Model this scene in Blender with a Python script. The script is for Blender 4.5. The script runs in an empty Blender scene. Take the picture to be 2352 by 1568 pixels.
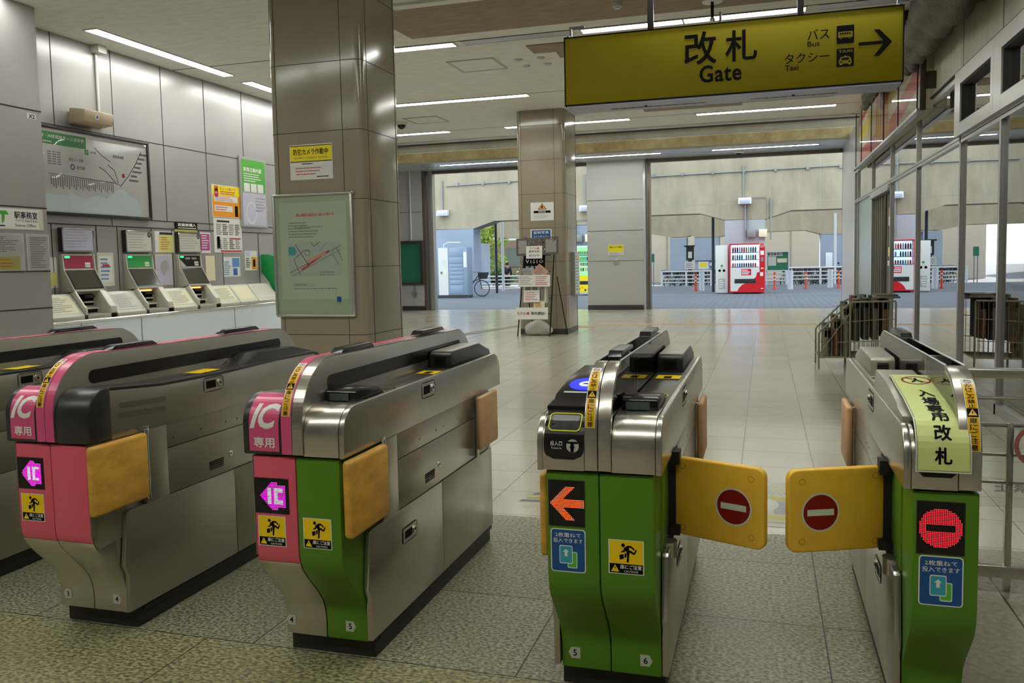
import bpy, bmesh, math, random
from math import sin, cos, pi, radians, atan2, sqrt, hypot
from mathutils import Vector, Matrix
random.seed(7)
SC = bpy.context.scene
COL = SC.collection

# ------------------------------------------------------------------ camera
W, H = 2352, 1568
FPX, CXP, CYP = 1927.9, 1176.0, 741.0
YAW, PITCH, ROLL = radians(16.7716), radians(4.1884), radians(1.2031)
CAMH = 1.4
_F = Vector((-sin(YAW) * cos(PITCH), cos(YAW) * cos(PITCH), -sin(PITCH)))
_R = Vector((cos(YAW), sin(YAW), 0))
_D = _F.cross(_R)
_r2 = _R * cos(ROLL) + _D * sin(ROLL)
_d2 = -_R * sin(ROLL) + _D * cos(ROLL)
cam_data = bpy.data.cameras.new('camera')
cam = bpy.data.objects.new('camera', cam_data)
COL.objects.link(cam)
mw = Matrix((( _r2.x, -_d2.x, -_F.x, 0), (_r2.y, -_d2.y, -_F.y, 0), (_r2.z, -_d2.z, -_F.z, CAMH), (0, 0, 0, 1)))
cam.matrix_world = mw
cam_data.sensor_width = 36
cam_data.lens = FPX / W * 36
cam_data.shift_y = -(H / 2 - CYP) / W
cam_data.clip_end = 400
SC.camera = cam

# ------------------------------------------------------------------ world, sun, exposure
SC.view_settings.view_transform = 'Standard'
SC.view_settings.look = 'None'
SC.view_settings.gamma = 1
SC.view_settings.use_curve_mapping = False
SC.view_settings.exposure = 0.48
try:
    SC.cycles.use_denoising = True
    SC.cycles.max_bounces = 8
    SC.cycles.diffuse_bounces = 4
    SC.cycles.glossy_bounces = 4
    SC.cycles.transparent_max_bounces = 40
    SC.cycles.sample_clamp_indirect = 6
    SC.cycles.caustics_reflective = False
    SC.cycles.caustics_refractive = False
except Exception:
    pass
world = bpy.data.worlds.new('world')
SC.world = world
world.use_nodes = True
nt = world.node_tree
bg = nt.nodes['Background']
SKY_STRENGTH = 2.35
bg.inputs[0].default_value = (0.76, 0.88, 1.0, 1)
bg.inputs[1].default_value = SKY_STRENGTH
sun_data = bpy.data.lights.new('sun', 'SUN')
sun = bpy.data.objects.new('sun', sun_data)
COL.objects.link(sun)
sun_data.energy = 6.0
sun_data.angle = radians(0.6)
sun_data.color = (1.0, 0.94, 0.82)
sun.rotation_euler = Vector((0.5, -1.0, -0.6)).to_track_quat('-Z', 'Y').to_euler()

# ------------------------------------------------------------------ materials
def lin(c):
    return tuple(((v / 12.92) if v <= 0.04045 else ((v + 0.055) / 1.055) ** 2.4) for v in c)
def hexc(h):
    return lin(tuple(int(h[i:i + 2], 16) / 255 for i in (0, 2, 4)))
MATS = {}
def mat(name, col='888888', rough=0.5, metal=0.0, emit=0, spec=0.5, noise=None, bump=None, coat=0, emitcol=None, alpha=1):
    """noise = (scale, amount, detail, stretch xyz); bump = (scale, strength)"""
    if name in MATS: return MATS[name]
    m = bpy.data.materials.new(name); MATS[name] = m
    m.use_nodes = True
    n = m.node_tree.nodes; l = m.node_tree.links
    b = n['Principled BSDF']
    c = hexc(col) if isinstance(col, str) else col
    b.inputs['Base Color'].default_value = (*c, 1)
    b.inputs['Roughness'].default_value = rough
    b.inputs['Metallic'].default_value = metal
    b.inputs['Specular IOR Level'].default_value = spec
    if coat:
        b.inputs['Coat Weight'].default_value = coat
        b.inputs['Coat Roughness'].default_value = 0.08
    if emit:
        b.inputs['Emission Color'].default_value = (*(hexc(emitcol) if emitcol else c), 1)
        b.inputs['Emission Strength'].default_value = emit
    if noise or bump:
        tc = n.new('ShaderNodeTexCoord'); mp = n.new('ShaderNodeMapping')
        l.new(tc.outputs['Object'], mp.inputs['Vector'])
        if noise and len(noise) > 3: mp.inputs['Scale'].default_value = noise[3]
    if noise:
        t = n.new('ShaderNodeTexNoise'); t.inputs['Scale'].default_value = noise[0]; t.inputs['Detail'].default_value = noise[2]
        t.inputs['Roughness'].default_value = 0.65
        l.new(mp.outputs[0], t.inputs['Vector'])
        r = n.new('ShaderNodeValToRGB')
        r.color_ramp.elements[0].position = 0.3; r.color_ramp.elements[1].position = 0.7
        a = noise[1]
        r.color_ramp.elements[0].color = (*[v * (1 - a) for v in c], 1)
        r.color_ramp.elements[1].color = (*[min(1, v * (1 + a)) for v in c], 1)
        l.new(t.outputs['Fac'], r.inputs[0]); l.new(r.outputs[0], b.inputs['Base Color'])
        if metal > 0.5:
            mr = n.new('ShaderNodeMapRange'); mr.inputs['To Min'].default_value = rough * 0.8; mr.inputs['To Max'].default_value = rough * 1.25
            l.new(t.outputs['Fac'], mr.inputs['Value']); l.new(mr.outputs[0], b.inputs['Roughness'])
    if bump:
        t2 = n.new('ShaderNodeTexNoise'); t2.inputs['Scale'].default_value = bump[0]; t2.inputs['Detail'].default_value = 4
        l.new(mp.outputs[0], t2.inputs['Vector'])
        bp = n.new('ShaderNodeBump'); bp.inputs['Strength'].default_value = bump[1]; bp.inputs['Distance'].default_value = 0.01
        l.new(t2.outputs['Fac'], bp.inputs['Height']); l.new(bp.outputs[0], b.inputs['Normal'])
    return m

def glassmat(name, tint=(0.9, 0.95, 0.93), rough=0.0, gloss=1.0, ior=1.5):
    if name in MATS: return MATS[name]
    m = bpy.data.materials.new(name); MATS[name] = m; m.use_nodes = True
    n = m.node_tree.nodes; l = m.node_tree.links
    n.remove(n['Principled BSDF'])
    o = n['Material Output']
    t = n.new('ShaderNodeBsdfTransparent'); t.inputs[0].default_value = (*tint, 1)
    g = n.new('ShaderNodeBsdfGlossy'); g.inputs['Roughness'].default_value = rough
    fr = n.new('ShaderNodeFresnel'); fr.inputs[0].default_value = ior
    mm = n.new('ShaderNodeMath'); mm.operation = 'MULTIPLY'; mm.inputs[1].default_value = gloss; mm.use_clamp = True
    mx = n.new('ShaderNodeMixShader')
    l.new(fr.outputs[0], mm.inputs[0]); l.new(mm.outputs[0], mx.inputs[0])
    l.new(t.outputs[0], mx.inputs[1]); l.new(g.outputs[0], mx.inputs[2]); l.new(mx.outputs[0], o.inputs['Surface'])
    return m

def tilemat(name, c1, c2, cm, bw, bh, mortar, off=(0, 0), rough=0.3, speck=None, offset=0.0, bias=0.0, rot=0, spec=0.5, stain=0.0):
    """tiles laid in object x,y. speck=(scale, dark, light)"""
    m = bpy.data.materials.new(name); MATS[name] = m; m.use_nodes = True
    n = m.node_tree.nodes; l = m.node_tree.links; b = n['Principled BSDF']
    tc = n.new('ShaderNodeTexCoord'); mp = n.new('ShaderNodeMapping')
    mp.inputs['Location'].default_value = (-off[0], -off[1], 0)
    mp.inputs['Rotation'].default_value = (0, 0, rot)
    l.new(tc.outputs['Object'], mp.inputs[0])
    br = n.new('ShaderNodeTexBrick')
    br.inputs['Color1'].default_value = (*hexc(c1), 1); br.inputs['Color2'].default_value = (*hexc(c2), 1); br.inputs['Mortar'].default_value = (*hexc(cm), 1)
    br.inputs['Scale'].default_value = 1; br.inputs['Brick Width'].default_value = bw; br.inputs['Row Height'].default_value = bh
    br.inputs['Mortar Size'].default_value = mortar; br.inputs['Mortar Smooth'].default_value = 0.1; br.offset = offset; br.inputs['Bias'].default_value = bias
    l.new(mp.outputs[0], br.inputs['Vector'])
    col = br.outputs['Color']
    def mul(colsock, fac, lo, hi, scale, detail=3, rampp=(0.35, 0.65), stretch=None):
        t = n.new('ShaderNodeTexNoise'); t.inputs['Scale'].default_value = scale; t.inputs['Detail'].default_value = detail
        if stretch:
            m2 = n.new('ShaderNodeMapping'); m2.inputs['Scale'].default_value = stretch
            l.new(tc.outputs['Object'], m2.inputs[0]); l.new(m2.outputs[0], t.inputs['Vector'])
        else: l.new(tc.outputs['Object'], t.inputs['Vector'])
        r = n.new('ShaderNodeValToRGB'); r.color_ramp.elements[0].position = rampp[0]; r.color_ramp.elements[1].position = rampp[1]
        r.color_ramp.elements[0].color = (*lo, 1); r.color_ramp.elements[1].color = (*hi, 1)
        l.new(t.outputs['Fac'], r.inputs[0])
        mx = n.new('ShaderNodeMix'); mx.data_type = 'RGBA'; mx.blend_type = 'MULTIPLY'; mx.inputs[0].default_value = fac
        l.new(colsock, mx.inputs[6]); l.new(r.outputs[0], mx.inputs[7])
        return mx.outputs[2]
    if speck: col = mul(col, 1, (speck[1],) * 3, (speck[2],) * 3, speck[0], 3, (0.38, 0.62), speck[3] if len(speck) > 3 else None)
    if stain: col = mul(col, stain, (0.72, 0.70, 0.66), (1.0, 1.0, 1.0), 0.9, 5, (0.3, 0.6))
    l.new(col, b.inputs['Base Color'])
    b.inputs['Roughness'].default_value = rough; b.inputs['Specular IOR Level'].default_value = spec
    return m

STEEL = lambda: mat('brushed_steel', (0.56, 0.53, 0.47), 0.27, 0.95)
STEELH = lambda: mat('brushed_steel_side', (0.50, 0.475, 0.42), 0.25, 0.92)
CHROME = lambda: mat('polished_steel', (0.66, 0.66, 0.64), 0.12, 1.0)
DSTEEL = lambda: mat('dark_steel', (0.40, 0.38, 0.32), 0.33, 0.86)
BLACK = lambda: mat('black_plastic', '131312', 0.22)
DGREY = lambda: mat('dark_grey_plastic', '2a2b28', 0.32)
MATTE = lambda: mat('matte_black', '0d0d0d', 0.6)
PINK = lambda: mat('pink_paint', 'da5c6e', 0.38, spec=0.4)
PINKS = lambda: mat('pink_sticker', 'd4547e', 0.25)
GREEN = lambda: mat('green_paint', '54831d', 0.35, spec=0.4)
WHITE = lambda: mat('white_print', 'e8e8e0', 0.4)
INK = lambda: mat('black_print', '070706', 0.65, spec=0.12)
YEL = lambda: mat('yellow_print', 'f8d000', 0.35)

# ------------------------------------------------------------------ mesh helpers
class MB:
    def __init__(s):
        s.v = []; s.f = []; s.m = []; s.mats = []
    def mi(s, m):
        if m not in s.mats: s.mats.append(m)
        return s.mats.index(m)
    def add(s, verts, faces, m, M=None):
        o = len(s.v); k = s.mi(m)
        for p in verts:
            s.v.append(tuple(M @ Vector(p)) if M is not None else tuple(p))
        for f in faces:
            s.f.append([i + o for i in f]); s.m.append(k)
        return s
    def box(s, x0, x1, y0, y1, z0, z1, m, M=None):
        s.nb = getattr(s, 'nb', -1) + 1; j = 0.00015 * (s.nb % 6)      # boxes that lap over each other never share a face plane
        x0, x1, y0, y1, z0, z1 = x0 - j, x1 + j, y0 - j, y1 + j, z0 - j, z1 + j
        v = [(x0, y0, z0), (x1, y0, z0), (x1, y1, z0), (x0, y1, z0), (x0, y0, z1), (x1, y0, z1), (x1, y1, z1), (x0, y1, z1)]
        return s.add(v, [(0, 3, 2, 1), (4, 5, 6, 7), (0, 1, 5, 4), (1, 2, 6, 5), (2, 3, 7, 6), (3, 0, 4, 7)], m, M)
    def quad(s, pts, m): return s.add(pts, [tuple(range(len(pts)))], m)
    def prism(s, poly, axis, a, b, m, M=None):
        def P(p, c):
            return (c, p[0], p[1]) if axis == 'x' else (p[0], c, p[1]) if axis == 'y' else (p[0], p[1], c)
        n = len(poly)
        v = [P(p, a) for p in poly] + [P(p, b) for p in poly]
        f = [tuple(range(n)), tuple(range(2 * n - 1, n - 1, -1))] + [(i, i + n, (i + 1) % n + n, (i + 1) % n) for i in range(n)]
        return s.add(v, f, m, M)
    def cyl(s, p0, p1, r, m, n=12, r1=None, caps=True):
        p0 = Vector(p0); p1 = Vector(p1); d = (p1 - p0).normalized()
        a = d.orthogonal().normalized(); b = d.cross(a); r1 = r if r1 is None else r1
        v = [p0 + (a * cos(2 * pi * i / n) + b * sin(2 * pi * i / n)) * r for i in range(n)] + [p1 + (a * cos(2 * pi * i / n) + b * sin(2 * pi * i / n)) * r1 for i in range(n)]
        f = [(i, (i + 1) % n, (i + 1) % n + n, i + n) for i in range(n)]
        if caps: f += [tuple(range(n - 1, -1, -1)), tuple(range(n, 2 * n))]
        return s.add(v, f, m)
    def tube(s, pts, r, m, n=8, closed=False):
        pts = [Vector(p) for p in pts]; N = len(pts); rings = []
        ref = None
        for i, p in enumerate(pts):
            if closed: d = pts[(i + 1) % N] - pts[i - 1]
            else: d = pts[min(i + 1, N - 1)] - pts[max(i - 1, 0)]
            d.normalize()
            if ref is None: ref = d.orthogonal().normalized()
            ref = (ref - d * ref.dot(d)).normalized(); b = d.cross(ref)
            rr = r[i] if isinstance(r, (list, tuple)) else r
            rings.append([p + (ref * cos(2 * pi * k / n) + b * sin(2 * pi * k / n)) * rr for k in range(n)])
        v = [q for g in rings for q in g]; f = []
        for i in range(N if closed else N - 1):
            j = (i + 1) % N
            for k in range(n):
                f.append((i * n + k, i * n + (k + 1) % n, j * n + (k + 1) % n, j * n + k))
        if not closed: f += [tuple(range(n - 1, -1, -1)), tuple(range((N - 1) * n, N * n))]
        return s.add(v, f, m)
    def ball(s, c, r, m, seg=12, rings=8, sc=(1, 1, 1)):
        c = Vector(c); v = [c + Vector((0, 0, r * sc[2]))]; f = []
        for i in range(1, rings):
            t = pi * i / rings
            for k in range(seg):
                p = 2 * pi * k / seg
                v.append(c + Vector((r * sin(t) * cos(p) * sc[0], r * sin(t) * sin(p) * sc[1], r * cos(t) * sc[2])))
        v.append(c - Vector((0, 0, r * sc[2])))
        for k in range(seg): f.append((0, 1 + k, 1 + (k + 1) % seg))
        for i in range(rings - 2):
            for k in range(seg):
                a = 1 + i * seg + k; b2 = 1 + i * seg + (k + 1) % seg
                f.append((a, a + seg, b2 + seg, b2))
        L = len(v) - 1; o = 1 + (rings - 2) * seg
        for k in range(seg): f.append((L, o + (k + 1) % seg, o + k))
        return s.add(v, f, m)
    def build(s, name, parent=None, bevel=0, smooth=35, loc=None, seg=2, mesh=None):
        me = bpy.data.meshes.new(name)
        L = Vector(loc) if loc is not None else (Vector(parent['_loc']) if parent is not None and '_loc' in parent else Vector((0, 0, 0)))
        me.from_pydata([Vector(p) - L for p in s.v], [], s.f)
        for mm in s.mats: me.materials.append(mm)
        me.polygons.foreach_set('material_index', s.m)
        bm = bmesh.new(); bm.from_mesh(me)
        bmesh.ops.recalc_face_normals(bm, faces=bm.faces)
        if bevel:
            ed = [e for e in bm.edges if len(e.link_faces) == 2 and e.calc_face_angle(0) > radians(28)]
            if ed: bmesh.ops.bevel(bm, geom=ed, offset=bevel, segments=seg, affect='EDGES', clamp_overlap=True, profile=0.5)
        bm.to_mesh(me); bm.free()
        if smooth:
            me.polygons.foreach_set('use_smooth', [True] * len(me.polygons))
            me.set_sharp_from_angle(angle=radians(smooth))
        o = bpy.data.objects.new(name, me); COL.objects.link(o)
        if parent is not None: o.parent = parent
        elif loc is not None: o.location = L
        if loc is not None or parent is not None: o['_loc'] = tuple(L)
        return o

def thing(name, label, cat, loc, group=None):
    o = bpy.data.objects.new(name, None); COL.objects.link(o)
    o.location = loc; o['_loc'] = tuple(loc); o.empty_display_size = 0.1
    o['label'] = label; o['category'] = cat
    if group: o['group'] = group
    return o
def tag(o, label, cat, group=None, kind=None):
    o['label'] = label; o['category'] = cat
    if group: o['group'] = group
    if kind: o['kind'] = kind
    return o
def struct(o):
    o['kind'] = 'structure'; return o
def copytree(o, delta, parent=None):
    c = o.copy(); COL.objects.link(c)
    if parent is None: c.location = o.location + Vector(delta)
    else: c.parent = parent
    for ch in list(o.children): copytree(ch, delta, c)
    return c

# text: glyph outlines as triangles in a plane, then mapped onto any surface
_TC = {}
def glyphs(body, bold=0.0, res=2, spacing=1.0):
    k = (body, bold, res, spacing)
    if k in _TC: return _TC[k]
    c = bpy.data.curves.new('lettering', 'FONT'); c.body = body; c.size = 1; c.offset = bold; c.resolution_u = res; c.space_character = spacing
    o = bpy.data.objects.new('lettering', c); COL.objects.link(o)
    bpy.context.view_layer.update()
    me = bpy.data.meshes.new_from_object(o.evaluated_get(bpy.context.evaluated_depsgraph_get()))
    bpy.data.objects.remove(o); bpy.data.curves.remove(c)
    v = [(p.co.x, p.co.y) for p in me.vertices]; f = [tuple(q.vertices) for q in me.polygons]
    bpy.data.meshes.remove(me)
    if v:
        x0 = min(p[0] for p in v); x1 = max(p[0] for p in v); y0 = min(p[1] for p in v); y1 = max(p[1] for p in v)
    else: x0 = x1 = y0 = y1 = 0
    _TC[k] = (v, f, (x0, x1, y0, y1)); return _TC[k]
def text(mb, body, fn, u, v, w, h, m, bold=0.0, res=2, eps=0.0008, spacing=1.0, cut=None, keep=False):
    """fit body into the rectangle centred (u,v) sized w x h (w or h None keeps the aspect); fn(u,v,eps)->point"""
    thick = 0
    if bold and any(ord(ch) > 0x2E80 for ch in body): thick, bold = bold, 0.0
    V, F, (x0, x1, y0, y1) = glyphs(body, bold, res, spacing)
    if not V: return
    sx = (w / (x1 - x0)) if w else None; sy = (h / (y1 - y0)) if h else None
    if sx is None: sx = sy
    if sy is None: sy = sx
    if keep: sx = sy = min(sx, sy)
    mx, my = (x0 + x1) / 2, (y0 + y1) / 2
    P = [(u + (p[0] - mx) * sx, v + (p[1] - my) * sy) for p in V]
    if cut:
        bm = bmesh.new(); vs = [bm.verts.new((p[0], p[1], 0)) for p in P]
        for f in F:
            try: bm.faces.new([vs[i] for i in f])
            except ValueError: pass
        y = min(p[1] for p in P)
        while y < max(p[1] for p in P):
            y += cut
            bmesh.ops.bisect_plane(bm, geom=bm.verts[:] + bm.edges[:] + bm.faces[:], plane_co=(0, y, 0), plane_no=(0, 1, 0))
        bm.verts.index_update()
        P = [(q.co.x, q.co.y) for q in bm.verts]; F = [tuple(q.index for q in f.verts) for f in bm.faces]; bm.free()
    mb.add([fn(p[0], p[1], eps) for p in P], F, m)
    if thick:
        t_ = thick * (sx + sy) / 2 * 0.9
        for k, (a, c) in enumerate(((1, 0), (-1, 0), (0, 1), (0, -1), (.7, .7), (-.7, .7), (.7, -.7), (-.7, -.7))):
            mb.add([fn(p[0] + a * t_, p[1] + c * t_, eps + 0.00003 * (k + 1)) for p in P], F, m)

# flat surfaces: fn(u, v, eps); u to the viewer's right, v up
def on_front(y): return lambda u, v, e=0: (u, y - e, v)            # faces -Y
def on_left(x): return lambda u, v, e=0: (x + e, u, v)             # left wall, faces +X; u = world Y
def on_right(x): return lambda u, v, e=0: (x - e, -u, v)           # right wall, faces -X; u = -world Y
def frame(o, ux, vx, nx):
    o, ux, vx, nx = Vector(o), Vector(ux).normalized(), Vector(vx).normalized(), Vector(nx).normalized()
    return lambda u, v, e=0: tuple(o + ux * u + vx * v + nx * e)
def patch(mb, fn, u0, u1, v0, v1, m, e=0.0005, nv=1):
    for i in range(nv):
        a = v0 + (v1 - v0) * i / nv; b = v0 + (v1 - v0) * (i + 1) / nv
        mb.quad([fn(u0, a, e), fn(u1, a, e), fn(u1, b, e), fn(u0, b, e)], m)
def shape(mb, fn, pts, m, e=0.001):
    mb.add([fn(p[0], p[1], e) for p in pts], [tuple(range(len(pts)))], m)
def disc(mb, fn, u, v, ru, rv, m, e=0.001, n=32):
    shape(mb, fn, [(u + ru * cos(2 * pi * i / n), v + rv * sin(2 * pi * i / n)) for i in range(n)], m, e)
def ring(mb, fn, u, v, ro, ri, m, e=0.001, n=36, asp=1.0):
    for i in range(n):
        a, b = 2 * pi * i / n, 2 * pi * (i + 1) / n
        mb.quad([fn(u + ro * cos(a), v + asp * ro * sin(a), e), fn(u + ro * cos(b), v + asp * ro * sin(b), e), fn(u + ri * cos(b), v + asp * ri * sin(b), e), fn(u + ri * cos(a), v + asp * ri * sin(a), e)], m)
def rrect(u0, u1, v0, v1, r, n=5):
    o = []
    for cx, cy, a in ((u1 - r, v1 - r, 0), (u0 + r, v1 - r, pi / 2), (u0 + r, v0 + r, pi), (u1 - r, v0 + r, 3 * pi / 2)):
        for i in range(n + 1): o.append((cx + r * cos(a + pi / 2 * i / n), cy + r * sin(a + pi / 2 * i / n)))
    return o
def lines(mb, fn, u0, u1, v0, v1, n, m, e=0.001, fill=0.45, seed=1, parts=1):
    """rows of small print too small to read: broken bars"""
    rr = random.Random(seed); dv = (v1 - v0) / n
    for i in range(n):
        v = v1 - (i + 0.5) * dv; u = u0; end = u0 + (u1 - u0) * rr.uniform(0.6, 1.0)
        while u < end:
            l = (u1 - u0) * rr.uniform(0.03, 0.09); h = dv * fill / 2
            patch(mb, fn, u, min(u + l, end), v - h, v + h, m, e)
            u += l + (u1 - u0) * 0.012
# ------------------------------------------------------------------ room shell
tilemat('hall_tile', 'bdb7a6', 'b6b09f', '7d7868', 0.46, 0.46, 0.0035, (0.314, 5.75), 0.17, speck=(60, 0.93, 1.03), stain=0.25, bias=-0.2)
tilemat('granite', '908d74', '86846c', '2a2921', 1.02, 0.65, 0.003, (0.215, 2.62), 0.42, speck=(80, 0.40, 1.55, (0.8, 1.15, 1)), stain=0.35)
tilemat('granite_coarse', '928b68', '87825f', '26251a', 1.6, 1.4, 0.003, (-2.024, 1.22), 0.45, speck=(75, 0.45, 1.6, (0.7, 1.2, 1)), stain=0.4)
tilemat('side_tile', 'a39a85', '9b927d', '3a372e', 0.9, 0.9, 0.004, (0.93, 2.9), 0.25, speck=(40, 0.85, 1.08), stain=0.6)
mat('ceiling_board', 'e6e4de', 0.8, noise=(4, 0.10, 6, (1, 4, 1)))
mat('ceiling_brown', '9a8b76', 0.85, noise=(4, 0.2, 6, (1, 4, 1)))
mat('concrete', '9f957d', 0.85, noise=(1.3, 0.20, 8, (1, 1, 0.35)), bump=(6, 0.2))
mat('concrete_lamplit', 'f6d29c', 0.85, noise=(2.2, 0.35, 8))
mat('concrete_dark', 'a5a294', 0.9, noise=(1.5, 0.2, 6))
mat('panel_grey', 'a09e9c', 0.30, 0.2, noise=(0.8, 0.03, 2))
mat('panel_white', 'c4c5c2', 0.28, 0.15)
mat('seam', '2b2a28', 0.7)
mat('lamp_glow', (0.98, 1.0, 0.93), 0.5, emit=21)
mat('lamp_trim', 'd5d6d8', 0.35)
mat('lamp_off', 'b9bcc6', 0.3)
mat('porcelain', '958a76', 0.13, spec=0.6, noise=(0.7, 0.03, 2))
mat('base_dark', '3c3b37', 0.4)
M = MATS

def floor_piece(name, x0, x1, y0, y1, m, z=0):
    b = MB(); b.box(x0, x1, y0, y1, z - 0.1, z, m); return struct(b.build(name, smooth=0))
floor_piece('floor', -12, 4.2, 4.344, 23.35, M['hall_tile'])
floor_piece('floor_granite', -8.2, 0.62, 2.62, 4.344, M['granite'])
floor_piece('floor_coarse_granite', -8.2, 0.62, 1.9, 2.62, M['granite_coarse'])
floor_piece('floor_side', 0.62, 4.2, 1.9, 4.344, M['side_tile'])
floor_piece('floor_entry', -12, 4.2, -6.1, 1.9, M['side_tile'])
floor_piece('floor_office', -12, -8.2, 1.9, 4.344, M['side_tile'])
# tactile strips in the floor
b = MB(); o_ = mat('tactile_orange', 'cfa06a', 0.5)
b.box(-3.6, 1.8, 17.86, 18.12, 0, 0.003, o_)
for i in range(4): b.box(-4.7 + 0.33 * i, -4.4 + 0.33 * i, 17.1, 17.4, 0, 0.005, o_)
for i in range(4):
    for j in range(4):
        b.cyl((-4.65 + 0.33 * i + 0.07 * j, 17.25, 0.004), (-4.65 + 0.33 * i + 0.07 * j, 17.25, 0.009), 0.02, o_, 8)
tag(b.build('tactile_strip'), 'orange tactile paving line running across the hall floor past the square pillar', 'tactile paving')
b = MB(); g_ = mat('grating', '8d8a80', 0.5, 0.4)
for i in range(60):
    t = i / 60; x = -5.75 + 0.85 * t; y = 14.6 + 3.6 * t
    b.box(x - 0.14, x + 0.14, y, y + 0.045, 0, 0.004, g_)
tag(b.build('drain_grating'), 'narrow grey slotted strip set in the floor, running back behind the leaflet stand', 'floor drain')
# ceiling
b = MB(); b.box(-12, 4.2, -6, 18.42, 4.22, 4.42, M['ceiling_board'])
for y in (-3.7, -0.2, 3.3, 6.8, 10.32, 13.9, 17.1): b.box(-12, 4.2, y, y + 0.015, 4.218, 4.222, M['seam'])
b.box(-12, 4.2, 18.36, 18.42, 4.18, 4.24, M['ceiling_board'])
struct(b.build('ceiling', smooth=0))
b = MB(); b.prism([(-4.3, 8.75), (2.2, 8.75), (2.2, 10.0), (-4.24, 9.97)], 'z', 4.205, 4.219, M['ceiling_brown'])
b.box(-4.3, 2.2, 8.62, 8.75, 4.19, 4.219, M['ceiling_board'])
b.prism([(-3.0, 10.85), (0.4, 10.85), (0.4, 11.3), (-1.9, 11.3), (-2.3, 11.62), (-2.72, 11.62), (-2.7, 11.27), (-3.0, 11.27)], 'z', 4.205, 4.219, M['ceiling_brown'])
b.prism([(-1.6, 15.6), (1.2, 15.6), (1.2, 16.2), (-0.4, 16.2), (-0.4, 16.45), (-2.2, 16.45), (-2.2, 16.0), (-1.6, 16.0)], 'z', 4.205, 4.219, M['ceiling_brown'])
struct(b.build('ceiling_stained_boards', smooth=0))
b = MB(); b.box(-12, 4.2, 21.42, 23.35, 4.09, 4.13, M['panel_white'])
for i in range(9): 
    x = -9.3 + 1.25 * i
    for (x0, x1, y0, y1) in ((x, x + 0.75, 22.3, 22.32), (x, x + 0.75, 22.85, 22.87), (x, x + 0.02, 22.3, 22.87), (x + 0.73, x + 0.75, 22.3, 22.87)):
        b.box(x0, x1, y0, y1, 4.085, 4.092, M['lamp_off'])
struct(b.build('ceiling_far', smooth=0))
b = MB(); b.box(-12, 4.2, 21.40, 21.9, 4.132, 4.385, M['concrete_lamplit'])  # beam's orange tone puts lamp light into the concrete colour
struct(b.build('beam_lamplit', smooth=0, bevel=0.01))
b = MB(); b.box(-12, 4.2, 22.0, 22.3, 4.3, 6.4, M['concrete_dark']); b.box(-12, 4.2, 21.97, 22.0, 4.66, 4.70, M['seam'])
b.box(-12, 4.2, 18.2, 18.4, 4.42, 6.2, M['concrete_dark']); b.box(-12, 4.2, 18.2, 20.9, 6.2, 6.4, M['concrete_dark'])  # roof slab stops short: unseen slot added to let skylight onto the beam
struct(b.build('wall_above_gap', smooth=0))

# ceiling lights
def lamp(x0, x1, y0, y1, z, lit=True, label='', joint=None):
    t = thing('ceiling_light', label, 'ceiling light', ((x0 + x1) / 2, (y0 + y1) / 2, z), None)
    b = MB(); w = 0.018
    for q in ((x0 - w, x0, y0 - w, y1 + w), (x1, x1 + w, y0 - w, y1 + w), (x0, x1, y0 - w, y0), (x0, x1, y1, y1 + w)): b.box(*q, z - 0.012, z + 0.002, M['lamp_trim'])
    b.build('frame', t, smooth=0)
    b = MB(); b.box(x0, x1, y0, y1, z - 0.008, z - 0.001, M['lamp_glow'] if lit else M['lamp_off'])
    b.build('diffuser', t, smooth=0)
    if joint is not None:
        b = MB(); b.box(joint - 0.012, joint + 0.012, y0, y1, z - 0.0125, z - 0.006, M['lamp_trim']); b.build('end_cap', t, smooth=0)
    return t
Zc = 4.22
lamp(-7.66, -7.49, 8.25, 10.9, Zc, label='lit strip light along the ticket machine wall, the nearer of the two there')
lamp(-7.66, -7.49, 11.37, 14.0, Zc, label='lit strip light along the ticket machine wall, partly hidden by the notice column')
lamp(-6.42, -3.85, 10.35, 10.52, Zc, label='lit strip light just right of the notice column top, nearest row')
lamp(-3.72, -2.28, 10.35, 10.52, Zc, False, label='unlit pale strip between the notice column light and the light above the yellow sign')
lamp(-2.16, 0.45, 10.35, 10.52, Zc, label='double lit strip light seen above the yellow gate sign', joint=-0.93)
lamp(0.6, 1.55, 10.35, 10.52, Zc, False, label='unlit pale strip above the right end of the yellow gate sign')
lamp(-6.5, -3.86, 13.93, 14.1, Zc, label='long lit strip light ending left of the yellow sign, above the leaflet stand pillar')
lamp(-2.6, 0.0, 13.93, 14.1, Zc, label='lit strip light behind the yellow gate sign')
lamp(-9.1, -6.51, 17.12, 17.29, Zc, label='lit strip light beside the dome camera right of the notice column')
lamp(-5.24, -2.62, 17.12, 17.29, Zc, label='lit strip light passing behind the top of the leaflet stand pillar')
lamp(-1.28, 1.29, 17.12, 17.29, Zc, label='lit strip light seen just under the yellow gate sign')
lamp(-8.6, -6.0, 21.9, 22.04, 4.09, label='lit strip light over the far left opening, beyond the orange-brown beam')
lamp(-5.15, -2.55, 21.9, 22.04, 4.09, label='lit strip light above the circled wall pier, beyond the orange-brown beam')
lamp(-1.26, 1.26, 21.9, 22.04, 4.09, label='double lit strip light over the wide far opening', joint=0.0)
# rows over and behind the gates, out of frame but reflected in the steel
for y in (6.85, 3.35, -0.4):
    for x0, s in ((-8.9, 'leftmost'), (-0.8, 'rightmost')) if y > 6 else ((-8.9, 'leftmost'), (-6.2, 'second from left'), (-3.5, 'third from left'), (-0.8, 'rightmost')):
        lamp(x0, x0 + 2.6, y - 0.085, y + 0.085, Zc, label='lit ceiling strip light, %s of the row %s' % (s, {6.85: 'beyond the gates', 3.35: 'above the gates', -0.4: 'on the entry side'}[y]))

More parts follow.
